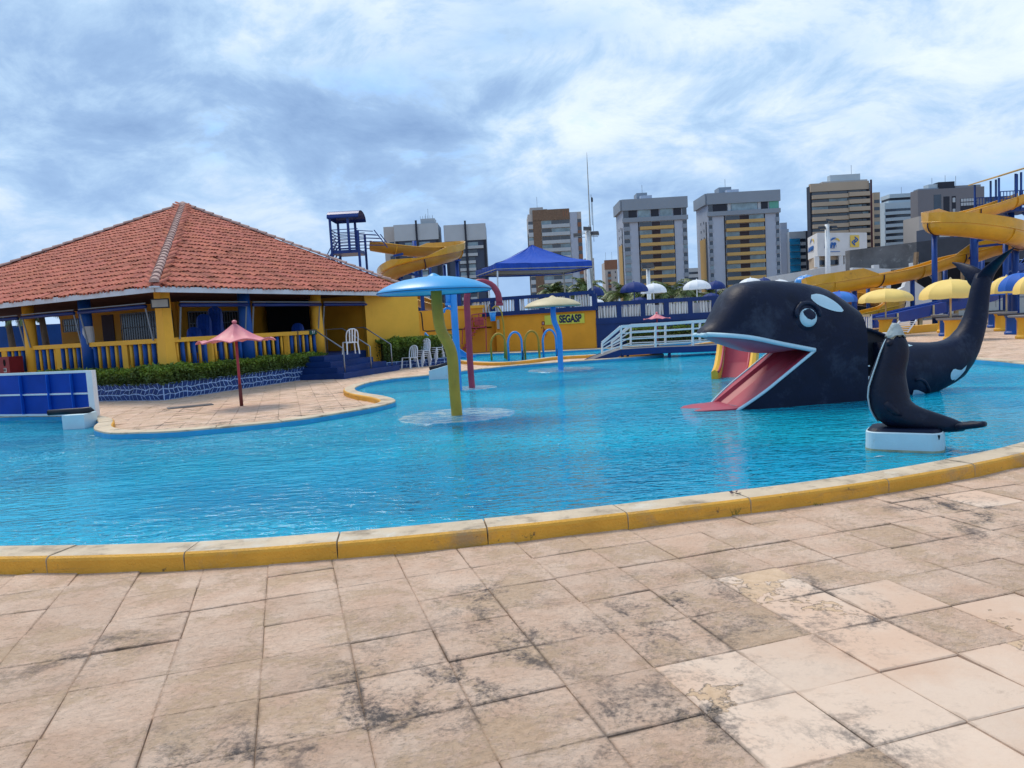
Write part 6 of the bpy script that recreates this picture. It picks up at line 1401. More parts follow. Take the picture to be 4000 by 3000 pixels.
# grey tower right
t7 = Tower('tall warm grey tower with dark recessed windows behind the big yellow slide', 3585, 3845, 742, 330., 6, mat('warm_grey_render', (.17, .17, .19), .7, .06, .06), 3.1, 15, 8)
for a, b_, z0, z1, m_ in ((.24, .35, 2.5, 12, M_GLASS), (.385, .475, 3.5, 14, M_TDARK), (.51, .57, 3.5, 12, M_TDARK), (.64, .89, 4.8, 15, M_TDARK)): t7.bx('recessed_window', a, b_, t7.H - z1, t7.H - z0, .1, m_, .2)
for k in range(6):
    for j in range(2): t7.bx('small_pane', .645 + k * .041, .68 + k * .041, t7.H - 6.2 - j * 1.7, t7.H - 4.9 - j * 1.7, .2, M_TPANEL, .12)
for z0 in (4.2, 9): t7.bx('small_pane', .52, .56, t7.H - z0 - 2, t7.H - z0, .2, M_TPANEL, .12)
t7.top(.03, .33, .6, 1, 4, M_TGREY); t7.top(.2, .58, 2.4, 2, 4, M_TLIGHT); t7.top(.34, .585, 3.1, 1.5, 4, M_TDARK); t7.top(.6, .99, 1.2, 2, 4, mat('upper_grey_render', (.24, .24, .26), .7)); t7.ant(.26, 3, 2.2); t7.ant(.46, 3, 3); t7.ant(.62, 4.5, 1)
t8 = Tower('dark glass tower rising behind the right slide platform', 3850, 3960, 770, 350., 14, M_TSLATE, 3, 12, 2); t8.balc(.02, .7, M_TDARK, 1.2, ((0, 1, 1),), .4); t8.strip(.72, .95, 5, t8.H, mat('teal_glass', (.02, .16, .2), .2), 'glass_strip')
t10 = Tower('white lower block in front of the grey tower beside the slide loop', 3590, 3745, 845, 300., 12, M_TWALL2, 3, 8, 2); 
for k in range(7):
    z = t10.z(k); t10.bx('small_window', .2, .25, z - 2.2, z - 1.2, .08, M_TDARK, .1)
t11 = Tower('blue glazed low office block under the slide loop', 3660, 3960, 885, 240., 12, M_TSLATE, 3.2, 8, 1.2)
for k in range(7):
    z = t11.z(k)
    t11.bx('glass_band', .22, .99, z - 2.4, z - .2, .3, mat('bright_blue_panel', (.03, .17, .55), .35) if 'bright_blue_panel' not in MATS else MATS['bright_blue_panel'], .3); t11.bx('window', .03, .17, z - 2.2, z - .5, .1, M_TPANEL, .1)
# small towers in the gaps
t12 = Tower('small distant white tower with terracotta balconies left of the first ochre balcony tower', 2362, 2411, 1025, 420., 14, M_TWALL2, 3.1, 14, 5)
t12.bx('terracotta_crown', -.01, 1.01, t12.H - 4, t12.H + 1.2, .3, M_TORG, 2); t12.wins(.22, .45, M_TORG, hw=.5); t12.wins(.78, .86, None, hw=.4); t12.ant(.2, 6); t12.ant(.7, 6)
t13 = Tower('small distant white block in the gap between the two ochre balcony towers', 2688, 2728, 1048, 420., 14, M_TPANEL, 3.1, 8, 2); t13.wins(.05, .95, None, hw=.45)
t14 = Tower('white tower with mirrored cyan balcony glass right of the ochre balcony pair', 3082, 3147, 906, 335., 4, M_TPANEL, 2.95, 12, 3)
for k in range(12):
    z = t14.z(k)
    if z < 2: break
    t14.bx('mirror_glass', .0, .62, z - 1.5, z - .1, .5, M_GLASSC, .3); t14.bx('mirror_glass', .0, .62, z - 2.85, z - 1.55, 1.0, M_GLASSC, .3); t14.bx('window', .66, .98, z - 1.7, z - .3, .1, M_GLASS, .2)
t15 = Tower('pale flank of the cyan glass tower', 3047, 3081, 896, 338., 14, M_TWALL, 2.95, 12, 3); t15.top(.1, .9, 3, 1, 6, M_TWALL)
t16 = Tower('dark narrow slab between the cyan glass tower and the beige tower', 3140, 3166, 902, 360., 12, M_TDARK, 3, 12, 2)
t17 = Tower('far pale block seen under the blue tent right of the brown tower', 2283, 2320, 1010, 400., 12, M_TWALL2, 3, 12, 2); t17.wins(.1, .9, None, hw=.5)
# ================================================================ CLUB BUILDING AND CONCRETE SHELL, RIGHT
CY = 88.; CB = thing('club_building', 'white club building with blue letters AABB and yellow bank emblem', 'building', tuple(up0(gy(3190, 1090, CY), 0)))
a, b_, c_ = gy(3155, 938, CY + 6), gy(3192, 916, CY), gy(3386, 902, CY + 3); a.z = b_.z = c_.z = (b_.z + c_.z) / 2
zbt = gy(3192, 990 + 55, CY).z; zwin0 = gy(3200, 1043, CY).z; zwin1 = gy(3200, 1000, CY).z
s = MB(); body = [a, b_, c_, c_ + V((4, 10, 0)), a + V((3.6, 8, 0))]; s.prism([up0(p, zwin1) for p in body], (0, 0, b_.z - zwin1)); s.build('upper_wall', M_WHITEW, CB)
s = MB(); s.prism([up0(p, 0) for p in body], (0, 0, zwin0)); s.build('lower_wall', M_WHITEW, CB)
s = MB(); s.prism([up0(p, zwin0 - .01) + V((0, .6, 0)) + (V((.4, 0, 0)) if i in (0,) else V((0, 0, 0))) for i, p in enumerate(body)], (0, 0, zwin1 - zwin0 + .02)); s.build('shaded_loggia', M_TBEI, CB)
d1 = (c_ - b_).normalized(); L1 = (c_ - b_).length
for k, f in enumerate((0.0, .2, .47, .58, .98)):
    s = MB(); p = b_ + d1 * (L1 * f); s.bar(up0(p, zwin0) + V((0, .3, 0)), up0(p, zwin1) + V((0, .3, 0)), .5 if k else .3, .5); s.build('pillar', M_WHITEW, CB)
for f0, f1 in ((.03, .19), (.26, .46), (.62, .8)):
    p, q = b_ + d1 * (L1 * f0), b_ + d1 * (L1 * f1); s = MB(); s.bar(up0(p, (zwin0 + zwin1) / 2 - .1) + V((0, .55, 0)), up0(q, (zwin0 + zwin1) / 2 - .1) + V((0, .55, 0)), .1, (zwin1 - zwin0) * .42); s.build('window', M_GLASS, CB)
nd1 = V((d1.y, -d1.x, 0)); d0 = (b_ - a).normalized(); nd0 = V((d0.y, -d0.x, 0))
q = gp(3243, 959, b_, nd1); textmesh('AABB', 'lettering', M_LOGOB, CB, face_mat(q + nd1 * .06, d1), .86, .03, .86, .02)
q = gp(3169, 974, a, nd0); textmesh('AABB', 'lettering', M_LOGOB, CB, face_mat(q + nd0 * .06, d0), .80, .03, 1.75, .02)
def arc(c, d, nn, r, m_, a0, a1, name, th):
    s = MB(); pts_ = [c + d * (r * math.cos(t)) + V((0, 0, r * .62 * math.sin(t))) + nn * .07 for t in [a0 + (a1 - a0) * k / 12 for k in range(13)]]; s.loft(pts_, [th * math.sin(math.pi * (k + .6) / 13.2) + .02 for k in range(13)], .03, n=6, ref=V((0, 0, 1))); s.build(name, m_, CB)
q = gp(3259, 944, b_, nd1); arc(q, d1, nd1, .62, M_LOGOB, 2.9, .9, 'blue_arc', .10); arc(q + d1 * .15 - V((0, 0, .04)), d1, nd1, .62, M_LOGOY, 1.9, .15, 'yellow_arc', .10)
q = gp(3173, 957, a, nd0); arc(q, d0, nd0, 1.1, M_LOGOB, 2.9, 1.0, 'blue_arc', .1); arc(q + d0 * .3 - V((0, 0, .04)), d0, nd0, 1.1, M_LOGOY, 1.9, .2, 'yellow_arc', .1)
for (x, y, w_) in ((3245, 969, 1.2), (3262, 983, 1.5)):
    s = MB(); q = gp(x, y, b_, nd1); s.bar(q - d1 * w_ / 2 + nd1 * .03, q + d1 * w_ / 2 + nd1 * .03, .04, .07); s.build('small_print_line', M_LOGOB, CB)
q = gp(3337, 942, b_, nd1); Mq = face_mat(q + nd1 * .06, d1); s = MB(); s.box((0, 0, 0), (1.42, 1.42, .04)); s.v = [Mq @ v_ for v_ in s.v]; lp = s.build('emblem_panel', M_LOGOY, CB)
for sg in (1, -1):   # two interlocked blue hooks
    s = MB(); P_ = [(-.02, .50), (.50, .16), (.16, -.08), (-.08, .10), (.16, .26)]
    pts_ = [Mq @ V((x * sg, y * sg * 1.0, .05)) for x, y in P_]
    for p, q2 in zip(pts_, pts_[1:]): s.bar(p, q2, .04, .13)
    s.build('emblem_hook', M_LOGOB, lp)
# low white roofs
LWB = thing('white_low_building', 'long low white building with sloping parapet between the whale and the club building', 'building', tuple(up0(gy(3100, 1120, 70), 0)))
pts_ = [(2980, 1085), (3130, 1064), (3240, 1040), (3320, 1027), (3330, 1100), (3300, 1110), (2980, 1110)]
A_, B_ = gy(2960, 1090, 66), gy(3330, 1027, 84); A_.z = gy(2960, 1088, 66).z; s = MB(); s.poly([up0(A_, 0), up0(B_, 0), B_, A_]); s.v[2].z = B_.z; nnw = V((0, .4, 0)); s = MB(); s.prism([up0(A_, 0), up0(B_, 0), B_, A_], nnw); s.build('wall', M_WHITEW, LWB)
s = MB(); q = up0(A_, A_.z - .8) - V((0, .1, 0)); q2 = up0(B_, B_.z - 1.0) - V((0, .1, 0)); s.bar(q, q2, .1, .12); s.build('ledge', M_TGREY, LWB)
SHL = thing('concrete_shell', 'unfinished grey concrete hall wall with dark open bays behind the right slide', 'building', tuple(up0(gy(3600, 1100, 72), 0)))
c0s, c1s = gy(3319, 984, 76), gy(3580, 938, 70); z0s = gy(3400, 1056, 74).z; c0s.z = c1s.z = (c0s.z + c1s.z) / 2
s = MB(); s.prism([up0(c0s, z0s), up0(c1s, z0s), up0(c1s + V((0, 1, 0)), z0s), up0(c0s + V((0, 1, 0)), z0s)], (0, 0, c0s.z - z0s)); s.build('raw_wall', M_CONC, SHL)
cr_ = gy(4150, 905, 60); cr_.z = c1s.z; zbt2 = gy(3800, 1030, 66).z
s = MB(); s.prism([up0(c1s, zbt2), up0(cr_, zbt2), up0(cr_ + V((0, 1, 0)), zbt2), up0(c1s + V((0, 1, 0)), zbt2)], (0, 0, c1s.z - zbt2)); s.build('dark_wall', M_DCONC, SHL)
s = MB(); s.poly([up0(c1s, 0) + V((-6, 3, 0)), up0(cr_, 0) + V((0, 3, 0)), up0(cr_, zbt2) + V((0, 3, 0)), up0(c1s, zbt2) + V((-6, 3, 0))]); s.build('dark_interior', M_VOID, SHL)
for x, w_, m_ in ((3415, .5, M_WHITEW), (3565, .8, M_WHITEW), (3612, 1.1, M_CONC), (3790, .5, M_CONC), (3940, .5, M_CONC)):
    p = gp(x, 1060, c1s, V((0, -1, 0))) if x < 3590 else gp(x, 1060, c1s, V(((cr_ - c1s).y, -(cr_ - c1s).x, 0)).normalized()); s = MB(); s.bar(up0(p, 0) - V((0, .2, 0)), up0(p, z0s + .3) - V((0, .2, 0)), w_, .5); s.build('pillar', m_, SHL)
for x in (3575, 3670, 3760, 3850, 3455): 
    p = gy(x, 1110, 60); s = MB(); s.bar(up0(p, 2.2), up0(p, 3.6), .2, .2); s.build('stub_post', M_WOOD, SHL)
s = MB(); s.bar(gy(3580, 985, 69), gy(3576, 1035, 69), .5, .2); s.build('timber_board', M_WOOD, SHL)
s = MB(); s.bar(gy(3600, 1040, 66), gy(3650, 1098, 66), .12, .12); s.build('diagonal_prop', M_CONC, SHL)
# white ramps / stepped terrace base
RA = thing('white_ramp', 'white stepped ramp walls rising behind the yellow parasols', 'ramp', tuple(up0(gy(3550, 1260, 52), 0)))
def wedge_(pts_, Y, d, m_, name='ramp_wall', par=None):
    s = MB(); s.prism([gy(x, y, Y) for x, y in pts_], (0, d, 0)); return s.build(name, m_, par or RA)
wedge_([(3480, 1265), (3478, 1150), (3530, 1120), (3585, 1188), (3600, 1240), (3600, 1265)], 55, .5, M_WHITEW)
wedge_([(3530, 1125), (3545, 1085), (3560, 1090), (3720, 1195), (3720, 1265), (3590, 1265)], 56.5, .5, M_WHITEW)
wedge_([(3700, 1268), (3700, 1150), (3870, 1120), (4120, 1090), (4120, 1270)], 60, 2, mat('pale_ramp_wall', (.40, .44, .45), .7, .1, .5))
wedge_([(3330, 1180), (3330, 1045), (3480, 1050), (3480, 1180)], 64, .5, M_WHITEW)
for k in range(5): wedge_([(3585, 1262 - k * 6), (3585, 1256 - k * 6), (3668, 1250 - k * 6), (3668, 1256 - k * 6)], 54.5 + k * .25, .3, M_TABLE, 'stair_tread')
for r_ in range(3):
    for x0 in (3880,):
        s = MB(); p, q2 = gy(x0, 1150 + r_ * 14, 52), gy(4080, 1115 + r_ * 14, 50); s.bar(p, q2, .06, .06); s.build('handrail', M_GRILL, RA)
        s = MB(); p, q2 = gy(3790, 1140 + r_ * 12, 56), gy(4080, 1132 + r_ * 14, 54); s.bar(p, q2, .06, .06); s.build('handrail', M_GRILL, RA)
for k in range(7): s = MB(); s.bar(gy(3888 + k * 30, 1148 - k * 5, 52), gy(3890 + k * 30, 1200 - k * 3, 52), .05, .05); s.build('rail_post', M_GRILL, RA)
for k in range(4):
    s = MB(); p, q2 = gy(3335, 1075 + k * 9, 63.5), gy(3470, 1072 + k * 9, 63.5); s.bar(p, q2, .1, .12); s.build('louvre', M_LAMPG, RA)
kb = MB(); a_, b_ = gz(3500, 1306), gz(3745, 1285); kb.bar(up0(a_, .16), up0(b_, .16), .35, .36); tag(kb.build('yellow_kerb', M_YEL), 'long yellow kerb edging the far right terrace', 'kerb')
kb = MB(); a_, b_ = gz(3880, 1272), gz(4060, 1256); kb.bar(up0(a_, .14), up0(b_, .14), .3, .3); tag(kb.build('yellow_kerb', M_YEL), 'short piece of yellow kerb right of the whale tail', 'kerb')
# ================================================================ RIGHT BIG SLIDE
YS = thing('spiral_slide', 'big yellow spiral tube slide on blue posts at the right', 'water slide', tuple(gz(3650, 1270)))
rp = [(4010, 752, 47.5), (3940, 778, 47), (3850, 808, 46.3), (3760, 832, 45.6), (3700, 850, 44.8), (3655, 862, 43.4), (3652, 868, 42.0), (3690, 872, 41.2), (3760, 876, 40.8), (3830, 884, 40.6), (3900, 896, 40.6), (3960, 912, 41.2), (3990, 925, 42.6), (3985, 935, 44.2), (3940, 945, 45.4), (3880, 958, 45.6), (3800, 985, 45.2), (3700, 1008, 44.8), (3600, 1040, 44.4), (3500, 1064, 43.8), (3400, 1080, 43.2), (3300, 1097, 42.4), (3220, 1112, 42.2), (3178, 1128, 43.2), (3200, 1140, 44.8), (3270, 1146, 46), (3370, 1152, 46.2), (3450, 1165, 45.6), (3490, 1180, 44.2), (3470, 1198, 43.0), (3400, 1215, 42.4), (3320, 1236, 42.0)]
P_ = [gy(*q) for q in rp]
o, path = trough(P_, .56, 'tube', M_SLIDEY, YS, .35, .04, None, 12, 1.12, .0, .0)
def banked(i, K, p):   # outward wall gets higher in the bends
    return 0
# raised outer walls in the bends and along marked stretches
def raisewall(path, i0, i1, side, h, name='high_side'):
    s = MB(); K = i1 - i0
    for i in range(i0, i1 + 1):
        t = (path[min(i + 1, len(path) - 1)] - path[max(i - 1, 0)]).normalized(); x = t.cross(V((0, 0, 1))).normalized(); y = x.cross(t); f = min(1, (i - i0) / 3, (i1 - i) / 3) ; hh = .06 + h * f
        e = path[i] + x * (.57 * side) + y * .05; s.v += [e, e + y * hh + x * side * .03, e + y * hh + x * side * .08, e + x * side * .05]
    for k in range(K):
        for j in range(4): s.face([k * 4 + j, k * 4 + (j + 1) % 4, k * 4 + 4 + (j + 1) % 4, k * 4 + 4 + j])
    s.face([0, 1, 2, 3]); s.build(name, M_SLIDEY, YS)
def near_i(path, q): return min(range(len(path)), key=lambda k: (path[k] - q).length)
ii = [near_i(path, P_[k]) for k in range(len(P_))]
raisewall(path, ii[4], ii[14], 1, .48) if 0 else None
def sgn(path, i):
    a, b, c = path[max(i - 4, 0)], path[i], path[min(i + 4, len(path) - 1)]; return (b - a).cross(c - b).z
for (k0, k1) in ((3, 15), (15, 17), (20, 30)):
    m_ = (ii[k0] + ii[k1]) // 2; sg = 1 if sgn(path, m_) > 0 else -1; raisewall(path, ii[k0], ii[k1], sg, .46)
def flanges(path, step, r, par, m_=M_SLIDEY):
    for i in range(4, len(path) - 3, step):
        t = (path[i + 1] - path[i - 1]).normalized(); x = t.cross(V((0, 0, 1))).normalized(); y = x.cross(t); s = MB(); pts_ = [path[i] + x * (-(r + .07) * math.cos(a)) - y * ((r + .07) * 1.05 * math.sin(a)) for a in [math.pi * k / 10 for k in range(11)]]
        s.loft(pts_, .035, n=5); s.build('joint_flange', M_BROWN if (i // step) % 2 else m_, par)
flanges(path, 8, .58, YS)
for sg in (-1, 1):
    s = MB(); s.loft([p + ((path[min(i + 1, len(path) - 1)] - path[max(i - 1, 0)]).normalized().cross(V((0, 0, 1))).normalized()) * sg * .61 + V((0, 0, .05)) for i, p in enumerate(path)], .035, n=5); s.build('rim_bead', M_SLIDEY, YS, smooth=True)
def post(x, y0, y1, Y, par, r=.14, m_=M_NAVY):
    p = gy(x, y0, Y); s = MB(); zt2 = gy(x, y1, Y).z; s.loft([V((p.x, p.y, 0)), V((p.x, p.y, zt2))], r, n=10); s.build('support_post', m_, par, smooth=True); return V((p.x, p.y, zt2))
M_POSTB = mat('blue_post_paint', (.01, .062, .30), .4, .15, 2)
for x, yt, Y, r in ((3652, 893, 43, .15), (3806, 897, 44, .22), (3928, 912, 42, .14), (3966, 950, 44.5, .2), (3693, 1035, 46, .13), (3825, 985, 48, .1), (3840, 985, 48.4, .1), (3565, 1055, 44.2, .13), (3338, 1112, 43, .15), (3392, 1108, 44.5, .11), (3282, 1140, 43.2, .1), (3950, 800, 48, .18), (4030, 800, 48, .18)):
    post(x, 1200, yt, Y, YS, r, M_POSTB)
for a_, b_ in (((3625, 892, 43), (3760, 900, 43)), ((3760, 900, 43.5), (3806, 905, 44)), ((3806, 945, 44), (3910, 912, 42.5)), ((3806, 965, 44), (3980, 945, 44.2)), ((3680, 1020, 45), (3806, 1005, 44.4)), ((3530, 1062, 44), (3575, 1055, 44.2)), ((3270, 1135, 42.6), (3440, 1098, 43.8)), ((3390, 1105, 44), (3440, 1100, 43.5)), ((3928, 912, 42), (3990, 935, 42.6))):
    s = MB(); s.bar(gy(*a_), gy(*b_), .1, .14); s.build('support_beam', M_POSTB, YS)
# start platform
PF = thing('slide_platform', 'blue railed starting platform with cream canopy at the right edge', 'platform', tuple(up0(gy(3980, 1200, 48), 0)))
Yp = 47.0; cz = gy(3990, 803, Yp); W2p = 2.4
f0_ = gy(3902, 822, Yp); fx0, fx1 = f0_.x, gy(4075, 800, Yp).x; fz = f0_.z; y0, y1 = Yp, Yp + 2.4
s = MB(); s.box(((fx0 + fx1) / 2, (y0 + y1) / 2, fz), (fx1 - fx0, y1 - y0, .22)); s.build('floor', M_NAVY, PF)
zc_ = gy(3905, 695, Yp).z; zr_ = fz + 1.15
for x in (fx0, fx0 + .75 * (fx1 - fx0) / 2, (fx0 + fx1) / 2, fx1):
    for y in (y0, y1): s = MB(); s.bar((x, y, fz), (x, y, zc_ + .2 * (x - fx0)), .09, .09); s.build('post', M_POSTB, PF)
for y in (y0, y1):
    for z in (.25, .7, 1.15): s = MB(); s.bar((fx0, y, fz + z), (fx1, y, fz + z), .05, .05); s.build('rail', M_POSTB, PF)
    for k in range(14): x = fx0 + (fx1 - fx0) * (k + .5) / 14; s = MB(); s.bar((x, y, fz + .25), (x, y, fz + 1.15), .035, .035); s.build('rail_bar', M_POSTB, PF)
s = MB(); s.prism([(fx0 - .25, y0 - .3, zc_), (fx1, y0 - .3, zc_ + .75), (fx1, y0 - .3, zc_ + .85), (fx0 - .25, y0 - .3, zc_ + .08)], (0, 3, 0)); s.build('canopy', M_TYEL, PF)
for a_, b_ in (((3905, 825, 48), (3966, 860, 48)), ((4030, 860, 48), (3975, 815, 48)), ((3905, 822, 49), (3985, 808, 49))): s = MB(); s.bar(gy(*a_), gy(*b_), .12, .12); s.build('brace', M_POSTB, PF)
st_ = thing('platform_stair', 'blue steel stair with thin rails climbing to the right slide platform', 'stair', tuple(up0(gy(3980, 1150, 50), 0)))
for k in range(9): s = MB(); s.bar(gy(3932, 1040 + k * 11, 51), gy(4040, 1036 + k * 11, 51), .05, .06); s.build('rail', M_POSTB, st_)
for k in range(4): s = MB(); s.bar(gy(3945 + k * 14, 1075, 50.5), gy(4060 + k * 14, 940, 50.5), .05, .05); s.build('handrail', M_POSTB, st_)
# blue straight slide
BS = thing('straight_blue_slide', 'straight deep blue slide crossing behind the yellow parasols and whale tail', 'water slide', tuple(gz(3420, 1290)))
bp = [(3392, 1262, 40.5), (3470, 1247, 41), (3560, 1226, 41.6), (3680, 1200, 42.3), (3800, 1173, 43), (3880, 1148, 43.6), (3950, 1098, 44.3), (4030, 1045, 45)]
s = MB(); bpp = smoothpath([gy(*q) for q in bp], .4)
K = len(bpp)
for i in range(K):
    t = (bpp[min(i + 1, K - 1)] - bpp[max(i - 1, 0)]).normalized(); x = t.cross(V((0, 0, 1))).normalized(); y = x.cross(t)
    s.v += [bpp[i] + x * a * .5 + y * b for a, b in ((-1.12, .33), (-1, .36), (-.86, .30), (-.8, -.1), (.8, -.1), (.86, .30), (1, .36), (1.12, .33), (.95, -.27), (-.95, -.27))]
for i in range(K - 1):
    for j in range(10): s.face([i * 10 + j, i * 10 + (j + 1) % 10, (i + 1) * 10 + (j + 1) % 10, (i + 1) * 10 + j])
s.face(list(range(10))); s.face([(K - 1) * 10 + j for j in range(10)][::-1]); s.build('chute', M_SLIDEB, BS, auto=30)
for x, y, Y in ((3594, 1238, 41.9), (3455, 1270, 41), (3735, 1208, 42.8)):
    p = gy(x, y, Y); s = MB(); s.bar(V((p.x, p.y, 0)), V((p.x, p.y, p.z - .05)), .16, .2); s.build('support_leg', M_CREAM, BS); s = MB(); s.box((p.x, p.y, p.z - .03), (1.1, .3, .1)); s.build('support_beam', M_CREAM, BS); s = MB(); s.box((p.x + .45, p.y - .55, p.z + .32), (.08, .06, .62)); s.build('joint_plate', M_CREAM, BS)
t = thing('blue_splash_basin', 'blue curved fibreglass run under the yellow spiral beside the striped screen', 'slide', tuple(gz(3350, 1290)))
trough([gy(3250, 1205, 47), gy(3310, 1213, 46.4), (gy(3390, 1218, 46)), gy(3480, 1205, 46.8)], .6, 'chute', M_SLIDEB, t)
# white slatted panel by the blue slide
WS = thing('slatted_screen', 'white slatted screen panel between the whale head and the blue slide', 'screen', tuple(gz(3370, 1330)))
q0, q1 = gy(3322, 1236, 33.5), gy(3401, 1228, 33.5); zb2 = gy(3400, 1300, 33.5).z
for z in (q0.z, zb2): s = MB(); s.bar(up0(q0, z), up0(q1, z), .08, .1); s.build('frame_rail', M_CREAM, WS)
s = MB(); s.bar(up0(q1, zb2), up0(q1, q1.z), .08, .09); s.build('frame_post', M_WHITE, WS)
for k in range(9): p = up0(q0.lerp(q1, (k + .5) / 9.5), 0); s = MB(); s.bar(up0(p, zb2), up0(p, q0.z), .065, .03); s.build('slat', M_WHITE, WS)
s = MB(); s.bar(up0(q1, 0), up0(q1, zb2), .08, .08); s.build('leg', M_WHITE, WS); s = MB(); s.bar(up0(q0, 0), up0(q0, zb2), .08, .08); s.build('leg', M_WHITE, WS)
# sun lounger behind the seal
SLG = thing('sun_lounger', 'white plastic sun lounger with raised back behind the broken snout of the seal', 'sun lounger', tuple(gz(3520, 1345)))
Yl = gz(3520, 1345).y; g_ = lambda x, y, o=0: gy(x, y, Yl + o)
a_, b_ = g_(3512, 1300), g_(3547, 1254); 
for k in range(6): p = a_.lerp(b_, (k + .5) / 6); s = MB(); s.bar(p + V((-.28, .1, 0)), p + V((.28, -.0, 0)), .09, .02); s.build('back_slat', M_PLAS, SLG)
for dx in (-.3, .3): s = MB(); s.bar(a_ + V((dx, 0, 0)), b_ + V((dx, 0, .02)), .04, .04); s.build('side_rail', M_PLAS, SLG)
s = MB(); s.loft(smoothpath([g_(3515, 1300), g_(3528, 1310), g_(3536, 1330), g_(3540, 1350)], .05), .025, n=6); s.build('leg', M_PLAS, SLG, smooth=True); s = MB(); s.loft(smoothpath([g_(3500, 1300), g_(3505, 1325), g_(3510, 1350)], .05), .025, n=6); s.build('leg', M_PLAS, SLG, smooth=True)
s = MB(); s.bar(a_, a_ + V((-1.0, .9, -.02)), .5, .05); s.build('seat', M_PLAS, SLG)
# parasols with table pots
def pot(c, m_, label, h=.82, w=.33):
    t = thing('pedestal_table', label, 'table', (c.x, c.y, 0), 'round tables under the parasols'); s = MB(); s.lathe([(w * .95, 0), (w, .02), (w, .08), (w * .84, .14), (w * .84, h - .2), (w * .95, h - .12), (w, h - .08)], (c.x, c.y, 0), 8); s.build('pedestal', m_, t, auto=25)
    s = MB(); s.lathe([(.52, h - .07), (.55, h - .03), (.55, h), (.4, h + .005)], (c.x, c.y, 0), 22); s.build('table_top', M_TABLE if m_ is M_YEL else M_DCONC, t); return t
def pset(xp, yg, potm, xc, yrim, ytop, hw_, m_, lab, lab2, m2=None, yg2=None, rot=.3, polem=M_CREAM):
    c = gz(xp, yg); pot(c, potm, lab2); Y = c.y; cr2 = gy(xc, yrim, Y); zt2 = gy(xc, ytop, Y).z; c2 = V((cr2.x, c.y, 0))
    c3 = V(((c.x + cr2.x) / 2 if abs(c.x - cr2.x) < .5 else cr2.x, c.y, 0)); parasol(c3, cr2.z, hw_ * Y / 2900, zt2 - cr2.z, 0, m_, lab, 'parasols on the right terrace', m2, .13, 0, 8, polem, rot)
pset(3459, 1312, M_YEL, 3461, 1168, 1128, 97, M_SUY, 'yellow parasol nearest the whale head on the right terrace', 'yellow pedestal table under the left yellow parasol')
pset(3722, 1328, M_YEL, 3705, 1152, 1091, 109, M_SUY, 'largest yellow parasol just left of the whale tail', 'yellow pedestal table below the largest yellow parasol')
pset(3960, 1306, M_BLUE, 3998, 1120, 1065, 68, M_SUB, 'blue and pale blue parasol cut by the right photo edge', 'blue pedestal table nearest the right photo edge, front', None, polem=M_POSTB)
pset(3915, 1292, M_YEL, 3948, 1133, 1078, 62, M_SUY, 'yellow parasol squeezed between the two blue parasols at the right edge', 'yellow pedestal table second from the right edge behind the blue one')
pset(3885, 1279, M_BLUE, 3925, 1141, 1092, 60, M_SUB, 'blue parasol just right of the whale tail', 'blue pedestal table just right of the whale tail', polem=M_POSTB)
pset(4008, 1322, M_YEL, 4060, 1130, 1070, 66, M_SUY, 'yellow parasol mostly outside the right photo edge', 'yellow pedestal table half cut by the right photo edge')
pset(3690, 1298, M_YEL, 3712, 1155, 1100, 60, M_SUB, 'blue parasol hidden behind the largest yellow parasol', 'yellow pedestal table behind the whale tail, further back', polem=M_POSTB)
pset(3700, 1312, M_BLUE, 3718, 1165, 1120, 40, M_SUN, 'navy parasol hidden below the largest yellow parasol', 'blue pedestal table partly hidden by the whale tail', polem=M_NAVY)
c = gz(3275, 1300); cr2 = gy(3278, 1172, c.y); parasol(V((cr2.x, c.y, 0)), cr2.z, 66 * c.y / 2900, gy(3278, 1138, c.y).z - cr2.z, 0, M_SUB, 'bright blue parasol just behind the back of the whale head', 'parasols on the right terrace', mat('pale_blue_canvas', (.06, .22, .62), .6), .13, 0, 8, M_NAVY, .5)
c = gz(3150, 1262); cr2 = gy(3150, 1097, 52); M_PAT = mat('blue_patterned_film', (.05, .25, .62), .3, .2, 3, dirt=((.5, .62, .75), .55, .6, 2.2)); parasol(V((cr2.x, 52, 0)), cr2.z, 44 * 52 / 2900, gy(3150, 1074, 52).z - cr2.z, 0, M_PAT, 'blue and white patterned parasol above the whale back near the slide end', 'parasols on the right terrace', None, .2, 0, 10, M_WHITE, .2)
# ================================================================ LEFT SLIDE AND TOWER
LS = thing('yellow_tube_slide', 'yellow curved slide with blue supports above the pavilion roof edge', 'water slide', tuple(gz(1700, 1380)))
lp_ = [(1452, 948, 47), (1500, 956, 47), (1570, 966, 47.3), (1640, 972, 48), (1710, 972, 49), (1755, 968, 49.2), (1778, 972, 48), (1770, 984, 46.4), (1720, 998, 45), (1650, 1016, 44.2), (1585, 1036, 44.2), (1535, 1060, 45), (1515, 1085, 46.5), (1530, 1112, 48), (1600, 1150, 48.4), (1660, 1175, 47.5), (1720, 1195, 46.5), (1770, 1230, 46)]
P_ = [gy(*q) for q in lp_]; YSold = YS; YS = LS
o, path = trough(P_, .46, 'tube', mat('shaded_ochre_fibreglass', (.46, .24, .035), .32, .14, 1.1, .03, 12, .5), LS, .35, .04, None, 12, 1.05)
ii = [near_i(path, q) for q in P_]
for (k0, k1) in ((3, 9), (9, 14)):
    m_ = (ii[k0] + ii[k1]) // 2; sg = 1 if sgn(path, m_) > 0 else -1; raisewall(path, ii[k0], ii[k1], sg, .35)
flanges(path, 8, .46, LS)
for sg in (-1, 1):
    s = MB(); s.loft([p + ((path[min(i + 1, len(path) - 1)] - path[max(i - 1, 0)]).normalized().cross(V((0, 0, 1))).normalized()) * sg * .51 + V((0, 0, .05)) for i, p in enumerate(path)], .035, n=5); s.build('rim_bead', M_SLIDEY, LS, smooth=True)
YS = YSold
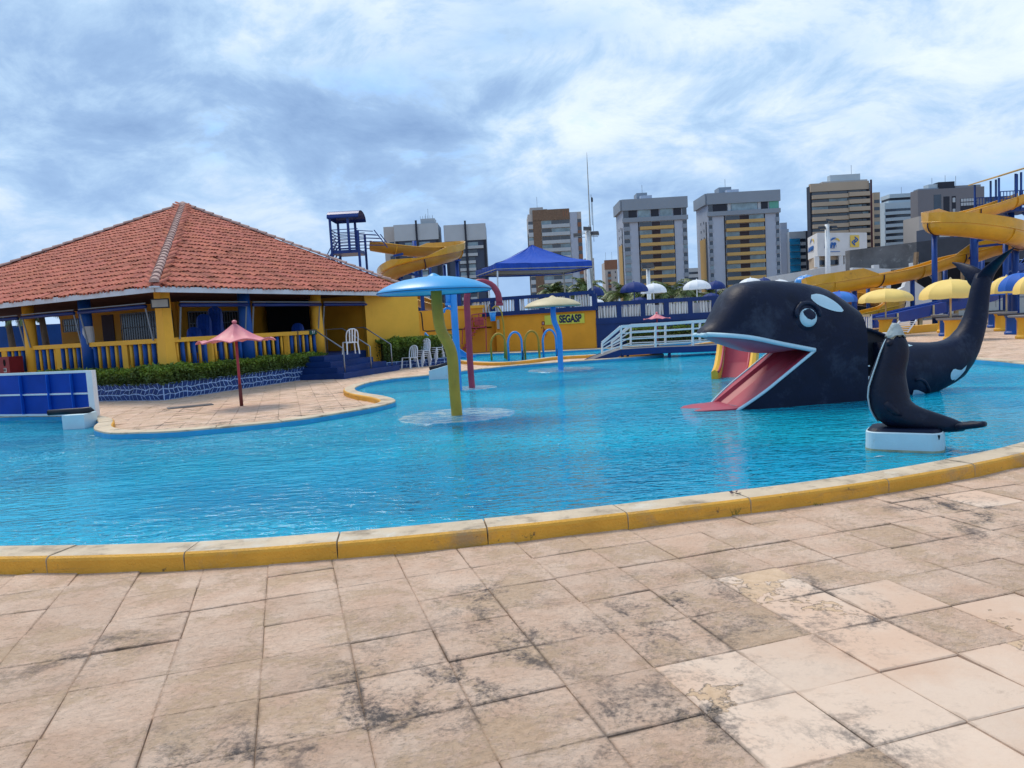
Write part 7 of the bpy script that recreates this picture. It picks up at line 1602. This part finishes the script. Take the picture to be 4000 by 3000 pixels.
for x, yt, Y, r in ((1635, 940, 49.5, .14), (1795, 1015, 47, .12), (1745, 1035, 46, .1), (1570, 1060, 46, .12), (1652, 1042, 46.5, .12), (1690, 1030, 47, .08)): post(x, 1200, yt, Y, LS, r, M_POSTB)
for a_, b_ in (((1740, 1018, 46), (1797, 1015, 47)), ((1640, 1045, 45), (1745, 1028, 46)), ((1570, 1064, 45.5), (1645, 1078, 46)), ((1570, 1064, 45), (1570, 1090, 45)), ((1640, 1045, 45), (1642, 1080, 45)), ((1537, 1000, 46.8), (1575, 992, 46.8))): s = MB(); s.bar(gy(*a_), gy(*b_), .12, .14); s.build('support_beam', M_POSTB, LS)
LP = thing('slide_tower', 'blue railed slide tower with arched canopy behind the pavilion roof', 'slide tower', tuple(up0(gy(1350, 1200, 46), 0)))
Yt = 46.; x0, x1 = gy(1297, 980, Yt).x, gy(1403, 980, Yt).x; fz = gy(1325, 984, Yt).z; y0, y1 = Yt, Yt + 2.2; xl = x0 - .0
s = MB(); s.box(((x0 + x1) / 2, (y0 + y1) / 2, fz), (x1 - x0, y1 - y0, .2)); s.build('floor', M_NAVY, LP)
zc_ = gy(1314, 853, Yt).z
for x in (x0, (x0 + x1) / 2 + .25, x1):
    for y in (y0, y1): s = MB(); s.bar((x, y, 0 if x != (x0 + x1) / 2 + .25 else fz), (x, y, zc_ if x != x1 else fz + 1.25), .13 if x != (x0 + x1) / 2 + .25 else .09, .13); s.build('post', M_NAVY, LP)
for y in (y0, y1): s = MB(); s.bar(((x0 + x1) / 2 + .3, y, fz), ((x0 + x1) / 2 + .3, y, zc_), .07, .07); s.build('post', M_NAVY, LP)
for y in (y0, y1):
    for k in range(7): z = fz + .2 + k * .19; s = MB(); s.bar((x0, y, z), (x1, y, z), .045, .045); s.build('rail', M_NAVY, LP)
    for k in range(5): z = fz + .35 + k * .22; s = MB(); s.bar((x1, y, z), (x1 + 1.6 - k * .17, y, z - .1), .045, .045); s.build('rail', M_NAVY, LP)
    s = MB(); s.bar((x1 + 1.0, y, fz + 1.2), (x1 + 1.75, y, fz + .1), .06, .06); s.build('end_rail', M_NAVY, LP)
for k in range(7): z = fz + .2 + k * .19; s = MB(); s.bar((x0, y0, z), (x0, y1, z), .045, .045); s.build('rail', M_NAVY, LP)
s = MB(); ca = []
xa, xb = x0 - .15, (x0 + x1) / 2 + .95
m_a = 8
for k in range(m_a + 1):
    a = math.pi * k / m_a; yy2 = (y0 + y1) / 2 - math.cos(a) * 1.25; z2 = zc_ + math.sin(a) * .5; s.v += [V((xa, yy2, z2)), V((xb, yy2, z2)), V((xa, yy2, z2 + .05)), V((xb, yy2, z2 + .05))]
for k in range(m_a): b = k * 4; s.face([b, b + 1, b + 5, b + 4]); s.face([b + 2, b + 6, b + 7, b + 3])
s.face([k * 4 for k in range(m_a + 1)]); s.build('arched_canopy', M_NAVY, LP)
for k in range(14):
    t_ = k / 14; p = V((x0 - .1 - 1.9 * t_, y1 - .4, fz - 3.2 * t_)); s = MB(); s.box(p, (.25, .9, .05)); s.build('stair_tread', M_NAVY, LP)
for y in (y1 - .85, y1 + .05):
    for dz in (0, .35, .7, 1.05): s = MB(); s.bar((x0, y, fz + dz), (x0 - 2.1, y, fz + dz - 3.5), .05, .05); s.build('stair_rail', M_NAVY, LP)
# ================================================================ CHAIRS
def chair_proto(m_, label, cat, name='plastic_chair'):
    t = thing(name, label, 'chair', (0, 0, 0)); s = MB()
    r = 6; s.v += [V((x, y, z)) for x, y, z in ((-.21, -.22, .43), (.21, -.22, .43), (.20, .20, .41), (-.20, .20, .41), (-.21, -.22, .405), (.21, -.22, .405), (.20, .20, .385), (-.20, .20, .385))]
    for f_ in ((0, 1, 2, 3), (7, 6, 5, 4), (0, 4, 5, 1), (1, 5, 6, 2), (2, 6, 7, 3), (3, 7, 4, 0)): s.face(list(f_))
    s.build('seat', m_, t); s = MB(); pts_ = [V((-.2, .2, .4)), V((-.21, .24, .62)), V((-.17, .28, .80)), V((-.08, .3, .86)), V((.08, .3, .86)), V((.17, .28, .80)), V((.21, .24, .62)), V((.2, .2, .4))]; s.loft(smoothpath(pts_, .07), .022, n=5); bk = s.build('back_frame', m_, t)
    for x in (-.09, 0, .09): s = MB(); s.bar((x, .21, .42), (x * 1.1, .30, .85), .045, .018); s.build('back_slat', m_, t)
    for x, y in ((-.2, -.2), (.2, -.2), (-.19, .2), (.19, .2)): s = MB(); s.bar((x, y, .41), (x * 1.15, y * 1.22, 0), .045, .04); s.build('leg', m_, t)
    return t
index(); ch = chair_proto(M_PLAS, 'white plastic chair alone on the porch at the top of the steps', 'chair'); index()
pcz = gz(1372, 1383, FZ); ch.location = pcz; ch.rotation_euler.z = rad(-150)
ordn = ['leftmost', 'second', 'third', 'fourth', 'fifth', 'sixth']; lay = ['lowest', 'second lowest', 'middle', 'second highest', 'top']
spots = [(1603, 1438, 1), (1647, 1432, 4), (1695, 1426, 5), (1722, 1422, 5), (1742, 1417, 5)]
for i, (x, y, n_) in enumerate(spots):
    base = gz(x, y); rz = rad(-35 + i * 3)
    for k in range(n_):
        lb = 'single white plastic chair at the left end of the row by the yellow wall' if n_ == 1 else '%s white chair in the %s stack from the left, by the yellow wall' % (lay[k] if k < n_ - 1 else 'top', ['', 'first', 'second', 'third', 'fourth'][i])
        c = clone(ch, base + V((.03 * k, -.035 * k, .075 * k)), rz, lb); c['group'] = 'white chairs by the yellow wall'
# blue chair stacks inside the pavilion
bch = chair_proto(M_BPLAS, 'blue plastic chair lowest of the tall stack inside the pavilion', 'chair'); index()
K0 = 0
for si, (x, ytop, cnt_, nm) in enumerate(((840, 1202, 22, 'tallest'), (796, 1240, 17, 'middle'), (758, 1296, 8, 'shortest'), (1160, 1290, 8, 'lone right'))):
    Yc = onR(x, 1330).y + 2.2; p = gy(x, 1300, Yc); zt2 = gy(x, ytop, Yc).z; st2 = (zt2 - FZ - .86) / max(1, cnt_ - 1); st2 = max(.045, st2)
    for k in range(cnt_):
        loc = V((p.x + .003 * k, Yc - .012 * k * 0, FZ + st2 * k)); lb = 'blue plastic chair, number %d up the %s blue stack inside the pavilion' % (k + 1, nm)
        lb = ('topmost blue chair of the %s blue stack inside the pavilion' if k == cnt_ - 1 else 'blue plastic chair inside the %s blue stack in the pavilion') % nm
        if si == 0 and k == 0: bch.location = loc; bch.rotation_euler.z = rad(200); bch['label'] = lb; bch['group'] = 'blue chairs in the tallest stack'
        else: c = clone(bch, loc, rad(200), lb); c['group'] = 'blue chairs in the %s stack' % nm
